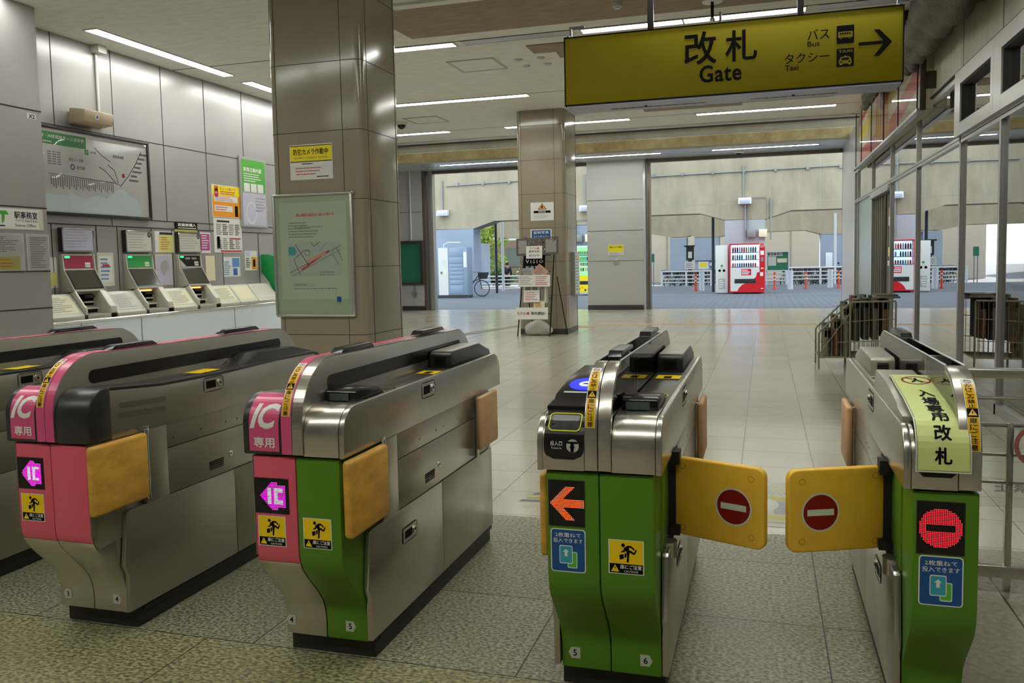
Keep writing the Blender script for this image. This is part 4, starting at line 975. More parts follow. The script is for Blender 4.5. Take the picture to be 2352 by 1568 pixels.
def p_news(b, f):
    patch(b, f, 11.18, 11.50, 2.10, 2.13, DGREY(), .001)
    for i in range(4):
        for j in range(2): lines(b, f, 11.16 + 0.16 * i, 11.30 + 0.16 * i, 1.9 - 0.22 * j, 2.08 - 0.22 * j, 6, M['print_grey'] if (i + j) % 2 else M['print_light'], .001, .7, i * 3 + j)
    patch(b, f, 11.25, 11.80, 1.64, 1.665, M['print_red'], .001); patch(b, f, 11.5, 11.78, 1.84, 1.86, M['print_red'], .0015); patch(b, f, 11.17, 11.24, 1.7, 1.88, INK(), .001)
wallpaper_('text_poster', 'white poster dense with small print, below the orange poster', 11.10, 11.82, 1.63, 2.165, M['paper'], None, 0.005, p_news)
wallpaper_('small_poster', 'small magenta poster right of the black machine display', 10.76, 11.0, 1.62, 1.93, M['paper'], None, 0.004, lambda b, f: (patch(b, f, 10.775, 10.985, 1.66, 1.91, M['poster_magenta'], .001), lines(b, f, 10.8, 10.97, 1.68, 1.9, 6, WHITE(), .002, .4, 4)))
wallpaper_('yellow_notice', 'yellowish notice between the green and black machine displays', 9.78, 10.17, 1.625, 1.92, M['paper'], None, 0.004, lambda b, f: (patch(b, f, 9.86, 10.16, 1.63, 1.87, M['paper_yellow'], .001), patch(b, f, 9.88, 10.15, 1.875, 1.91, DGREY(), .001), lines(b, f, 9.9, 10.1, 1.66, 1.85, 6, M['print_red'], .002, .3, 4)))
wallpaper_('timetable_pocket', 'clear pocket with a red and white leaflet right of the crimson machine', 8.70, 8.98, 1.19, 1.62, M['machine_light'], None, 0.012, lambda b, f: (patch(b, f, 8.73, 8.95, 1.24, 1.58, M['paper'], .001), lines(b, f, 8.75, 8.93, 1.26, 1.56, 6, M['poster_blue'], .002, .4, 4), patch(b, f, 8.78, 8.9, 1.44, 1.47, M['print_red'], .003)), 'leaflet pocket')
wallpaper_('map_pocket', 'clear pocket with a pale map right of the green machine', 9.76, 10.10, 1.17, 1.60, M['machine_light'], None, 0.012, lambda b, f: (patch(b, f, 9.79, 10.08, 1.19, 1.58, M['display_lilac'], .001), shape(b, f, [(9.85, 1.4), (9.92, 1.3), (10.04, 1.42), (9.98, 1.52), (9.88, 1.5)], M['print_light'], .002)), 'leaflet pocket')
wallpaper_('leaflet_pocket', 'clear empty pocket right of the black machine', 10.86, 11.08, 1.2, 1.58, M['cream_board'], None, 0.010, None, 'leaflet pocket')
wallpaper_('travel_poster', 'blue sea poster low on the wall above the blank slanted boards', 11.30, 11.74, 1.25, 1.56, M['paper'], None, 0.004, lambda b, f: (patch(b, f, 11.53, 11.72, 1.40, 1.545, M['poster_blue'], .001), patch(b, f, 11.55, 11.66, 1.27, 1.38, M['map_blue'], .001), lines(b, f, 11.32, 11.5, 1.27, 1.5, 7, M['poster_blue'], .001, .5, 4)))
wallpaper_('small_poster', 'pair of small leaflets, one orange, by the green partition', 11.88, 12.22, 1.34, 1.66, M['paper'], None, 0.004, lambda b, f: (patch(b, f, 12.06, 12.2, 1.36, 1.56, M['poster_orange'], .001), patch(b, f, 12.1, 12.16, 1.4, 1.52, INK(), .002), lines(b, f, 11.9, 12.04, 1.38, 1.55, 5, M['print_grey'], .001, .6, 4), patch(b, f, 11.9, 12.02, 1.57, 1.65, M['display_lilac'], .001)))
wallpaper_('pass_sales_plate', 'black plate with white characters above the black machine', 10.21, 10.68, 1.965, 2.06, BLACK(), None, 0.03, lambda b, f: (text(b, '定期券購入', f, 10.445, 2.025, 0.40, 0.045, WHITE(), 0.02, 1), lines(b, f, 10.25, 10.65, 1.97, 1.99, 1, WHITE(), .001, .5, 2)), 'sign')
wallpaper_('yellow_strip', 'narrow yellow strip under the black plate', 10.21, 10.68, 1.925, 1.963, M['paper_yellow'], None, 0.02, None, 'sign')
wallpaper_('pale_poster', 'pale poster with yellow base, half hidden by the office wall edge', 7.95, 8.07, 1.2, 1.56, M['paper'], None, 0.004, lambda b, f: patch(b, f, 7.96, 8.06, 1.22, 1.38, M['paper_yellow'], .001))
# beige loudspeaker box with its conduit
t = thing('wall_speaker', 'beige box on a bracket above the fare map', 'loudspeaker', (-8.1, 8.55, 3.2))
b = MB(); b.prism([(-8.05, 3.17), (-7.82, 3.19), (-7.80, 3.33), (-8.02, 3.36)], 'y', 8.32, 8.80, M['beige_box']); b.build('housing', t, bevel=0.01)
b = MB(); b.box(-8.10, -8.05, 8.36, 8.76, 3.2, 3.32, M['beige_box']); b.box(-8.1, -8.02, 8.82, 8.92, 3.2, 3.36, M['machine_grey']); b.build('bracket', t, bevel=0.003)
b = MB(); fq = frame((-7.81, 8.5, 3.26), (0, 1, 0), (0.02, 0, 0.14), (0.14, 0, -0.02)); patch(b, fq, 0.0, 0.06, -0.03, 0.03, M['paper'], 0.002); patch(b, fq, 0.015, 0.045, -0.02, 0.02, M['map_blue'], 0.003); b.build('badge', t, smooth=0)
b = MB(); b.cyl((-8.08, 8.86, 3.36), (-8.08, 8.86, 4.12), 0.017, M['paper_grey'], 10); b.box(-8.1, -7.98, 8.8, 8.94, 4.12, 4.22, M['paper_grey']); b.build('conduit', t)

# office wall signs (face +X at x=-7.5)
def off_sign(b, f):
    patch(b, f, 6.76, 7.26, 1.85, 2.05, M['map_ground'], .001)
    text(b, '駅事務室', f, 7.10, 1.992, 0.29, 0.075, INK(), 0.015, 2, 0.002); text(b, 'TOYO Rapid Rwy.', f, 7.11, 1.93, 0.29, 0.032, M['print_grey'], 0.02, 2, 0.002); text(b, 'Station Office', f, 7.09, 1.885, 0.26, 0.032, M['print_grey'], 0.02, 2, 0.002)
    mk = M['poster_green']; shape(b, f, [(6.72, 2.03), (6.86, 2.03), (6.89, 1.99), (6.84, 1.99), (6.83, 1.92), (6.80, 1.90), (6.80, 1.99), (6.72, 1.99)], mk, 0.002)
    lines(b, f, 6.72, 6.9, 1.865, 1.885, 1, INK(), 0.002, .8)
b = MB(); b.box(-7.5, -7.494, 6.55, 7.32, 1.84, 2.062, M['machine_light']); off_sign(b, lambda u, v, e=0: on_left(-7.494)(u, v, e)); tag(b.build('office_sign', smooth=0, loc=(-7.5, 7, 1.95)), 'station office name sign with a green arrow mark on the grey wall', 'sign')
b = MB(); b.box(-7.5, -7.497, 7.2, 7.312, 3.018, 3.08, M['paper']); text(b, 'X2', on_left(-7.497), 7.256, 3.049, 0.08, 0.045, INK(), 0.02, 2); tag(b.build('number_sign', smooth=0, loc=(-7.5, 7.25, 3.05)), 'small white plate reading X2 on the office wall', 'sign')
for (a, c, lab, s, yy) in ((6.45, 7.055, 'plastic-covered notice with a yellow block on the office wall', 21, True), (7.09, 7.385, 'plastic-covered notice at the corner of the office wall', 22, False)):
    t = thing('covered_notice', lab, 'notice', (-7.5, (a + c) / 2, 1.6)); f = on_left(-7.5); b = MB(); b.box(-7.5, -7.496, a, c, 1.40, 1.80, M['map_ground']); ff = on_left(-7.496)
    lines(b, ff, a + 0.04, c - 0.04, 1.60 if yy else 1.43, 1.77, 9 if yy else 14, M['print_light'], .001, .45, s)
    if yy: patch(b, ff, a + 0.25, c - 0.06, 1.42, 1.56, M['paper_yellow'], .001); lines(b, ff, a + 0.27, c - 0.1, 1.44, 1.54, 3, M['poster_orange'], .002, .4)
    b.build('sheet', t, smooth=0)
    b = MB(); n = 14; V = [(-7.488 + 0.006 * sin(i * 1.3 + s) * cos(j * 0.9 + s), a + (c - a) * i / n, 1.395 + 0.41 * j / n) for j in range(n + 1) for i in range(n + 1)]
    b.add(V, [(j * (n + 1) + i, j * (n + 1) + i + 1, (j + 1) * (n + 1) + i + 1, (j + 1) * (n + 1) + i) for j in range(n) for i in range(n)], M['film']); b.build('clear_cover', t, smooth=180)

# ------------------------------------------------------------------ notices on the columns
F1 = on_front(7.15)
b = MB(); b.box(-4.33, -3.878, 7.147, 7.15, 2.212, 2.542, M['paper']); f = on_front(7.147)
patch(b, f, -4.325, -3.883, 2.385, 2.525, M['poster_yellow'], .001); patch(b, f, -4.325, -3.883, 2.525, 2.532, INK(), .001); patch(b, f, -4.325, -3.883, 2.378, 2.385, INK(), .001)
text(b, '防犯カメラ作動中', f, -4.105, 2.472, 0.37, 0.055, INK(), 0.015, 2, .002); text(b, 'Surveillance Cameras In Operation', f, -4.105, 2.416, 0.35, 0.022, M['print_grey'], 0.01, 1, .002)
patch(b, f, -4.325, -3.883, 2.345, 2.372, M['map_ground'], .001); lines(b, f, -4.2, -4.02, 2.35, 2.37, 1, INK(), .002, .5)
lines(b, f, -4.27, -3.95, 2.25, 2.335, 3, M['print_red'], .001, .3, 5); lines(b, f, -4.05, -3.9, 2.228, 2.245, 1, INK(), .001, .6, 5)
tag(b.build('camera_warning_sign', smooth=0, loc=(-4.1, 7.15, 2.38)), 'yellow and white surveillance camera notice on the large near column', 'sign')
t = thing('notice_board', 'large aluminium framed notice board with a station works notice on the near column', 'notice board', (-4.11, 7.14, 0.92))
b = MB(); x0, x1, z0, z1 = -4.52, -3.695, 0.92, 2.07
b.cyl((x0, 7.13, z1), (x1 + 0.02, 7.13, z1), 0.013, M['alu'], 12); b.cyl((x0, 7.13, z0), (x1 + 0.01, 7.13, z0), 0.013, M['alu'], 12)
for x in (x0, x1): b.box(x - 0.012, x + 0.012, 7.12, 7.15, z0, z1, M['alu'])
b.ball((x1 + 0.02, 7.125, z1), 0.02, CHROME()); b.build('frame', t, bevel=0.002)
b = MB(); f = on_front(7.135); b.box(x0 + 0.01, x1 - 0.01, 7.135, 7.15, z0 + 0.01, z1 - 0.01, mat('board_green', '9aa68c', 0.3, coat=0.4)); patch(b, f, -4.46, -3.75, 1.08, 2.0, mat('board_paper', 'a7b29a', 0.35), .001)
def sk(u, v, e=0): return f(u + (v - 1.87) * 0.25, v, e)
text(b, '飯山満駅外壁改良工事のお知らせ', sk, -4.08, 1.88, 0.40, 0.030, M['print_red'], 0.012, 1, .002)
lines(b, f, -4.37, -4.05, 1.66, 1.82, 6, M['print_grey'], .002, .35, 31); lines(b, f, -4.30, -3.82, 1.755, 1.775, 1, M['print_grey'], .002, .35, 32)
patch(b, f, -4.375, -3.81, 1.30, 1.62, mat('map_pale', 'a0aa9c', 0.4), .002)
def road(pts, w, m, e=0.003):
    for a, c in zip(pts, pts[1:]):
        d = Vector((c[0] - a[0], c[1] - a[1])); n_ = Vector((-d.y, d.x)).normalized() * w / 2
        b.quad([f(a[0] + n_.x, a[1] + n_.y, e), f(a[0] - n_.x, a[1] - n_.y, e), f(c[0] - n_.x, c[1] - n_.y, e), f(c[0] + n_.x, c[1] + n_.y, e)], m)
shape(b, f, [(-4.375, 1.50), (-4.31, 1.50), (-4.285, 1.53), (-4.31, 1.58), (-4.375, 1.58)], mat('pond', '3f8f99', 0.4), .003)
road([(-4.37, 1.33), (-3.82, 1.58)], 0.008, M['print_grey']); road([(-4.35, 1.30), (-3.82, 1.545)], 0.006, M['print_grey']); road([(-4.30, 1.60), (-4.16, 1.40)], 0.01, M['print_grey']); road([(-4.32, 1.46), (-4.20, 1.55), (-4.14, 1.53)], 0.008, M['print_grey']); road([(-4.32, 1.46), (-4.25, 1.30)], 0.008, M['print_grey'])
road([(-4.13, 1.62), (-4.1, 1.58), (-4.04, 1.62)], 0.008, M['print_grey']); road([(-3.86, 1.56), (-3.80, 1.44)], 0.008, M['print_grey']); road([(-3.9, 1.5), (-3.84, 1.40)], 0.006, M['print_grey']); ring(b, f, -4.17, 1.52, 0.03, 0.024, M['print_grey'], .003); road([(-4.05, 1.53), (-3.96, 1.61)], 0.006, M['poster_blue'])
road([(-4.24, 1.36), (-3.94, 1.54)], 0.016, M['print_red']); road([(-4.16, 1.44), (-3.98, 1.52)], 0.03, mat('track_pink', 'c08a80', 0.4), .0035)
for z in (1.335, 1.31): lines(b, f, -4.05, -3.82, z - 0.01, z + 0.01, 1, M['print_grey'], .003, .4, 3)
for q in ((-4.34, -4.11, 1.205, 1.208), (-4.34, -4.11, 1.227, 1.23), (-4.34, -4.337, 1.205, 1.23), (-4.113, -4.11, 1.205, 1.23)): patch(b, f, *q, M['print_grey'], .002)
lines(b, f, -4.32, -4.13, 1.21, 1.225, 1, M['print_grey'], .002, .5, 3); lines(b, f, -4.33, -3.83, 1.17, 1.19, 1, M['print_grey'], .002, .4, 6)
patch(b, f, -3.875, -3.83, 1.05, 1.10, M['sticker_blue'], .002); lines(b, f, -3.88, -3.82, 1.035, 1.045, 1, M['print_grey'], .002, .5, 6)
b.build('notice_sheet', t, smooth=0)
f = on_front(15.447); b = MB(); b.box(-4.24, -3.79, 15.445, 15.45, 2.155, 2.495, M['paper']); f = on_front(15.445)
shape(b, f, [(-4.10, 2.36), (-3.93, 2.36), (-4.015, 2.48)], INK(), .001); shape(b, f, [(-4.085, 2.368), (-3.945, 2.368), (-4.015, 2.465)], M['poster_orange'], .002); patch(b, f, -4.03, -4.0, 2.385, 2.43, INK(), .003)
patch(b, f, -4.18, -3.85, 2.295, 2.34, INK(), .001); text(b, '転倒注意', f, -4.015, 2.317, 0.14, 0.028, WHITE(), 0.01, 1, .002); lines(b, f, -4.18, -3.85, 2.19, 2.28, 4, M['print_light'], .001, .3, 3)
tag(b.build('warning_sign', smooth=0, loc=(-4.0, 15.45, 2.3)), 'white sign with an orange warning triangle on the pillar above the leaflet stand', 'sign')
b = MB(); b.box(-4.25, -3.835, 15.44, 15.45, 1.80, 1.99, M['paper']); f = on_front(15.44); patch(b, f, -4.225, -3.86, 1.80, 1.975, M['sticker_blue'], .001)
text(b, '証明写真', f, -4.04, 1.93, 0.30, 0.055, WHITE(), 0.01, 1, .002); text(b, 'コインロッカー', f, -4.04, 1.855, 0.30, 0.045, WHITE(), 0.01, 1, .002)
tag(b.build('locker_sign', smooth=0, loc=(-4.0, 15.45, 1.9)), 'blue sign about photographs and coin lockers on the pillar', 'sign')
b = MB(); b.box(-3.57, -3.50, 15.9, 16.3, 0.72, 1.55, M['alu']); fr_ = lambda u, v, e=0: (-3.5 + e, u, v); patch(b, fr_, 15.93, 16.27, 0.75, 1.52, M['paper'], .001); lines(b, fr_, 15.95, 16.25, 0.8, 1.5, 12, M['poster_green'], .002, .4, 3)
tag(b.build('side_poster', smooth=0, loc=(-3.57, 16.1, 1.1)), 'framed poster on the right side face of the leaflet stand pillar', 'poster')

# leaflet stand
t = thing('leaflet_stand', 'black wire leaflet stand with property adverts in front of the square pillar', 'leaflet stand', (-4.05, 15.1, 0))
b = MB(); bk = MATTE()
for x0, x1 in ((-4.42, -4.26), (-3.80, -3.72)): b.cyl((x0, 15.02, 0), (x1 if x0 < -4 else -3.70, 15.14, 1.84), 0.012, bk, 8)
for x0, x1 in ((-4.2, -4.3), (-3.55, -3.68)): b.cyl((x0, 15.40, 0), (x1, 15.16, 1.1), 0.010, bk, 8)
for z in (0.42, 0.70, 0.92, 1.2, 1.5): b.cyl((-4.38 + 0.08 * z, 15.05, z), (-3.77, 15.05, z), 0.007, bk, 6)
b.build('wire_frame', t)
def sheet(nm, x0, x1, z0, z1, y, m, parts, rz=0, label=None, tilt=0):
    cx, cz = (x0 + x1) / 2, (z0 + z1) / 2
    f = frame((cx, y, cz), (cos(rz), 0, sin(rz)), (-sin(rz), 0.12, cos(rz)), (0, -1, 0.12)); w, h = (x1 - x0) / 2, (z1 - z0) / 2
    b = MB(); v = [f(-w, -h, 0), f(w, -h, 0), f(w, h, 0), f(-w, h, 0), f(-w, -h, .004), f(w, -h, .004), f(w, h, .004), f(-w, h, .004)]
    b.add(v, [(0, 3, 2, 1), (4, 5, 6, 7), (0, 1, 5, 4), (1, 2, 6, 5), (2, 3, 7, 6), (3, 0, 4, 7)], m)
    parts(b, lambda u, v, e=0: f(u, v, e + 0.0045)); o = b.build(nm, t, smooth=0)
    if label: o['label'] = label
    return o
mat('photo_dark', '4a4340', 0.3, coat=0.5); mat('photo_mid', '8b8580', 0.3); mat('leaflet_pink', 'c99a8c', 0.5); mat('leaflet_grey', '9ba19b', 0.5)
def ph(b, f):
    patch(b, f, -0.36, -0.2, -0.12, 0.12, M['photo_mid'], .001); patch(b, f, 0.16, 0.36, -0.12, 0.12, M['photo_mid'], .001)
    rr = random.Random(3)
    for i in range(60):
        u = rr.uniform(-0.36, 0.36); v = rr.uniform(-0.13, 0.13); s = rr.uniform(0.008, 0.03); patch(b, f, u, u + s, v, v + s * .7, rr.choice([M['photo_dark'], M['paper_grey'], M['photo_mid'], INK()]), .0012 + i * 1e-5)
sheet('photo_panel', -4.385, -3.585, 1.50, 1.825, 14.93, M['photo_dark'], ph, 0.03)
sheet('top_card', -4.19, -3.885, 1.44, 1.67, 14.90, M['paper'], lambda b, f: (text(b, 'モデル棟', f, 0, 0.075, 0.19, 0.04, M['print_red'], 0.02, 1), text(b, '見学予約', f, 0, 0.015, 0.2, 0.045, INK(), 0.01, 1), text(b, '受付中', f, 0, -0.06, 0.2, 0.045, M['print_grey'], 0.02, 1)))
sheet('black_banner', -4.25, -3.85, 1.16, 1.50, 14.95, INK(), lambda b, f: (text(b, 'VISIO', f, 0.0, 0.06, 0.34, 0.07, WHITE(), 0.0, 1, spacing=1.3), text(b, '新着物件', f, 0.0, -0.05, 0.34, 0.05, M['paper_grey'], 0.0, 1, spacing=1.3)))
sheet('grey_leaflet', -4.27, -4.05, 1.08, 1.27, 14.92, M['leaflet_grey'], lambda b, f: lines(b, f, -0.1, 0.1, -0.08, 0.08, 5, M['print_grey']), 0.08)
sheet('pink_leaflet', -4.05, -3.82, 1.08, 1.30, 14.915, M['leaflet_pink'], lambda b, f: lines(b, f, -0.1, 0.1, -0.08, 0.08, 5, M['print_grey']), -0.7)
sheet('wide_card', -4.34, -3.745, 0.925, 1.14, 14.89, M['paper'], lambda b, f: (lines(b, f, -0.28, -0.02, -0.08, 0.09, 5, M['print_grey'], .001, .3, 3), lines(b, f, 0.02, 0.28, -0.08, 0.09, 5, M['print_red'], .001, .35, 5), patch(b, f, -0.003, 0, -0.1, 0.1, M['print_light'], .001)))
sheet('leaflet_row', -4.28, -3.80, 0.62, 0.93, 14.95, M['leaflet_grey'], lambda b, f: [patch(b, f, -0.23 + 0.045 * i, -0.2 + 0.045 * i, -0.14, 0.14, M['photo_mid'] if i % 3 else M['cream_board'], .001) for i in range(10)])
sheet('square_card', -4.25, -3.95, 0.64, 0.86, 14.90, M['paper'], lambda b, f: lines(b, f, -0.12, 0.12, -0.08, 0.08, 5, M['print_red'], .001, .3, 3), 0.02)
sheet('orange_leaflet', -4.07, -3.86, 0.50, 0.66, 14.91, M['cream_board'], lambda b, f: lines(b, f, -0.07, 0.07, -0.05, 0.05, 4, M['poster_orange'], .001, .6))
sheet('lower_banner', -4.40, -3.79, 0.325, 0.545, 14.87, M['paper'], lambda b, f: (text(b, 'モデル', f, -0.20, 0, 0.17, 0.06, M['print_red'], 0.02, 1), text(b, '棟', f, -0.075, 0, 0.06, 0.06, M['print_red'], 0.02, 1), text(b, '案内開始！', f, 0.125, 0, 0.28, 0.06, INK(), 0.01, 1)))
b = MB(); mat('bag_white', 'c9c9c4', 0.35, coat=0.3)
NA, NB = 28, 14; V = []
for j in range(NB + 1):
    th = pi * j / NB
    for i in range(NA):
        ph_ = 2 * pi * i / NA; rr = 1 + 0.10 * sin(5 * ph_ + j) * sin(th) + 0.05 * sin(11 * ph_ + 2 * j)
        z = 0.13 + 0.15 * cos(th) * (1.1 if cos(th) > 0 else 0.85); V.append((-4.08 + 0.26 * rr * sin(th) * cos(ph_), 15.25 + 0.13 * rr * sin(th) * sin(ph_), max(0.004, z - 0.04 * abs(cos(ph_)) * sin(th))))
b.add(V, [(j * NA + i, j * NA + (i + 1) % NA, (j + 1) * NA + (i + 1) % NA, (j + 1) * NA + i) for j in range(NB) for i in range(NA)], M['bag_white'])
tag(b.build('plastic_bag', smooth=60, loc=(-4.08, 15.25, 0)), 'crumpled white plastic bag on the floor behind the leaflet stand', 'bag')

# ------------------------------------------------------------------ hanging yellow sign
t = thing('hanging_sign', 'long yellow gate sign with black lettering and an arrow, hung from the ceiling', 'sign', (-0.3, 7.15, 2.69))
mat('sign_yellow', '8a7d00', 0.6, spec=0.2); mat('sign_metal', '9d9eb0', 0.35, 0.3)
b = MB(); b.box(-1.60, 0.995, 7.005, 7.33, 2.695, 3.245, M['sign_yellow']); b.build('lightbox', t, bevel=0.002)
b = MB()
for q in ((-1.606, -1.598, 2.69, 3.25), (0.993, 1.001, 2.69, 3.25)): b.box(q[0], q[1], 6.998, 7.335, q[2], q[3], INK())
for z in (2.688, 3.243): b.box(-1.606, 1.001, 6.998, 7.335, z, z + 0.008, INK())
b.build('edge_frame', t, smooth=0)
b = MB(); b.box(-1.59, 0.985, 7.01, 7.33, 2.674, 2.688, M['sign_metal'])
for (a, c) in ((-1.25, -0.45), (-0.1, 0.56)):
    n = int((c - a) / 0.012)
    for i in range(n): b.box(a + i * 0.012, a + i * 0.012 + 0.005, 7.20, 7.235, 2.6725, 2.675, INK())
for x in (-0.95, 0.22): b.cyl((x, 7.17, 2.668), (x, 7.17, 2.675), 0.012, INK(), 8)
b.build('bottom_plate', t, smooth=0)
f = on_front(7.003); b = MB(); K = INK()
text(b, '改', f, -0.492, 3.065, 0.245, 0.250, K, 0.018, 4, .002); text(b, '札', f, -0.177, 3.058, 0.235, 0.235, K, 0.018, 4, .002)
text(b, 'Gate', f, -0.336, 2.858, 0.325, 0.135, K, 0.022, 4, .002, spacing=1.08)
b.build('lettering', t, smooth=0); b = MB(); text(b, 'バス', f, 0.397, 3.09, 0.158, 0.078, K, 0.006, 3, .002); text(b, 'Bus', f, 0.362, 3.02, 0.088, 0.040, K, 0.012, 3, .002)
b.build('lettering', t, smooth=0); b = MB(); text(b, 'タクシー', f, 0.313, 2.921, 0.325, 0.075, K, 0.006, 3, .002); text(b, 'Taxi', f, 0.203, 2.852, 0.1, 0.042, K, 0.012, 3, .002)
b.build('lettering', t, smooth=0)
b = MB(); fa = lambda pts: shape(b, f, pts, K, .002)
fa([(0.684, 2.975), (0.684, 3.0), (0.865, 3.0), (0.865, 2.975)]); fa([(0.79, 3.085), (0.83, 3.085), (0.918, 2.9875), (0.868, 2.9875)]); fa([(0.79, 2.89), (0.83, 2.89), (0.918, 2.9875), (0.868, 2.9875)])
b.build('arrow', t, smooth=0)
def icon(x0, x1, z0, z1, taxi):
    b = MB(); shape(b, f, rrect(x0, x1, z0, z1, 0.006), K, .002); cx = (x0 + x1) / 2; w = x1 - x0; Y_ = M['sign_yellow']
    if not taxi:
        shape(b, f, rrect(cx - w * .42, cx + w * .42, z0 + w * .36, z0 + w * .72, .006), Y_, .003)
        for i in range(5): patch(b, f, cx - w * .32 + w * .13 * i, cx - w * .23 + w * .13 * i, z0 + w * .55, z0 + w * .65, K, .004)
        for u in (-.25, .25): disc(b, f, cx + w * u, z0 + w * .35, w * .07, w * .07, Y_, .0035); disc(b, f, cx + w * u, z0 + w * .35, w * .035, w * .035, K, .004)
    else:
        text(b, 'TAXI', f, cx, z1 - w * .17, w * .8, w * .17, Y_, .02, 2, .003)
        shape(b, f, [(cx - w * .36, z0 + w * .18), (cx + w * .36, z0 + w * .18), (cx + w * .36, z0 + w * .40), (cx + w * .24, z0 + w * .60), (cx - w * .24, z0 + w * .60), (cx - w * .36, z0 + w * .40)], Y_, .003)
        shape(b, f, [(cx - w * .24, z0 + w * .40), (cx + w * .24, z0 + w * .40), (cx + w * .19, z0 + w * .54), (cx - w * .19, z0 + w * .54)], K, .004); patch(b, f, cx - w * .07, cx + w * .07, z0 + w * .60, z0 + w * .66, Y_, .003)
        for u in (-.24, .24): disc(b, f, cx + w * u, z0 + w * .29, w * .06, w * .05, K, .004); patch(b, f, cx + w * u - w * .08, cx + w * u + w * .08, z0 + w * .10, z0 + w * .18, Y_, .003)
    b.build('pictogram', t, smooth=0)
icon(0.528, 0.652, 3.002, 3.137, False); icon(0.528, 0.652, 2.829, 2.965, True)
for x in (-0.9, 0.27):
    b = MB(); b.box(x - 0.024, x + 0.024, 7.10, 7.15, 3.25, 4.22, M['bronze_frame'] if 0 else DGREY()); b.build('hanger', t, bevel=0.003)
for x in (-1.57, -0.34, 0.975):
    b = MB(); b.box(x - 0.010, x + 0.010, 7.10, 7.12, 3.25, 3.36, BLACK()); b.box(x - 0.012, x + 0.012, 7.0, 7.12, 3.25, 3.262, BLACK()); b.build('lifting_lug', t, smooth=0)
b = MB(); b.box(-1.56, -1.45, 7.10, 7.115, 3.345, 3.36, BLACK()); b.build('cable_clip', t, smooth=0)
# ------------------------------------------------------------------ glazed shop front on the right
mat('shop_panel', 'aaa893', 0.5, noise=(1.2, 0.14, 6, (1, 6, 0.4))); mat('shop_dark', '56534a', 0.8); mat('shop_floor', '8a8472', 0.3); mat('shop_wall', 'a09c8e', 0.7); mat('net_grey', '625e50', 0.75, noise=(90, 0.6, 3), bump=(110, 0.5)); mat('frosted', '93a8a3', 0.25)
mat('stripe_red', 'c0402f', 0.35); mat('stripe_yellow', 'cdbb2e', 0.35); mat('stripe_cream', 'c9bfa2', 0.4); mat('film_silver', 'a9a79c', 0.25, 0.6, noise=(25, 0.5, 4), bump=(30, 1.0)); mat('bronze_sign', '3a3228', 0.5)
glassmat('shop_glass', (0.80, 0.86, 0.83), 0.0, 2.2, 1.5)
M = MATS
XS = 1.93
def member(b, y0, y1, z0, z1, d=0.03, m=None): b.box(XS - d, XS + 0.04, y0, y1, z0, z1, m or M['alu'])
mull = (5.2, 6.6, 8.05, 9.57, 12.14, 14.5, 16.9, 19.4, 19.95)
b = MB()
for y in mull: member(b, y - 0.028, y + 0.022, 0, 3.2); b.box(XS - 0.028, XS + 0.02, y + 0.022, y + 0.034, 0.1, 2.495, M['seam']); b.box(XS - 0.028, XS + 0.02, y + 0.022, y + 0.034, 2.575, 3.145, M['seam'])
member(b, 5.2, 19.95, 2.50, 2.57); b.box(XS - 0.032, XS + 0.05, 5.2, 19.95, 2.532, 2.538, M['seam'])
member(b, 5.2, 19.95, 3.15, 3.21); member(b, 5.2, 19.95, 0.0, 0.09)
b.box(XS - 0.055, XS + 0.05, 5.2, 19.95, 3.21, 3.225, M['seam'])
for y in (6.6, 8.04, 9.56): b.box(XS - 0.074, XS, y - 0.082, y + 0.082, 2.575, 3.15, M['alu'])
b.box(XS - 0.074, XS, 6.5, 9.64, 2.56, 2.602, M['alu']); b.box(XS - 0.074, XS, 6.5, 9.64, 3.128, 3.2, M['alu'])
struct(b.build('window_1', smooth=0))
# opening lights with heavier frames in the two nearest upper bays
for k, (y0, y1) in enumerate(((8.12, 9.48), (6.68, 7.96))):
    b = MB()
    for q in ((y0, y1, 2.60, 2.68), (y0, y1, 3.06, 3.13), (y0, y0 + 0.09, 2.60, 3.13), (y1 - 0.09, y1, 2.60, 3.13)): b.box(XS - 0.075, XS + 0.02, *q, M['alu'])
    for q in ((y0 + 0.09, y1 - 0.09, 2.68, 2.695), (y0 + 0.09, y1 - 0.09, 3.045, 3.06), (y0 + 0.09, y0 + 0.105, 2.68, 3.06), (y1 - 0.105, y1 - 0.09, 2.68, 3.06)): b.box(XS - 0.06, XS + 0.02, *q, M['seam'])
    struct(b.build('window_%d' % (k + 2), smooth=0))
b = MB(); G = M['shop_glass']
for a, c in zip(mull, mull[1:]):
    if a == 14.5: b.quad([(XS, a, 2.57), (XS, c, 2.57), (XS, c, 3.15), (XS, a, 3.15)], G); continue
    b.quad([(XS, a, 0.09), (XS, c, 0.09), (XS, c, 2.50), (XS, a, 2.50)], G if a != 16.9 else M['frosted'])
    b.quad([(XS, a, 2.57), (XS, c, 2.57), (XS, c, 3.15), (XS, a, 3.15)], G)
struct(b.build('window_glass', smooth=0))
b = MB(); b.box(XS - 0.02, XS + 0.08, 5.2, 20.0, 3.21, 4.22, M['shop_panel'])
for y in (6.6, 8.05, 9.53, 12.14): b.box(XS - 0.022, XS, y - 0.004, y + 0.004, 3.2, 4.22, M['seam'])
b.box(XS - 0.02, 2.15, 19.95, 23.1, 0, 4.22, M['panel_white']); b.box(XS - 0.03, XS + 0.2, -6, 5.2, 0, 4.22, M['panel_grey'])
struct(b.build('wall_right', smooth=0))
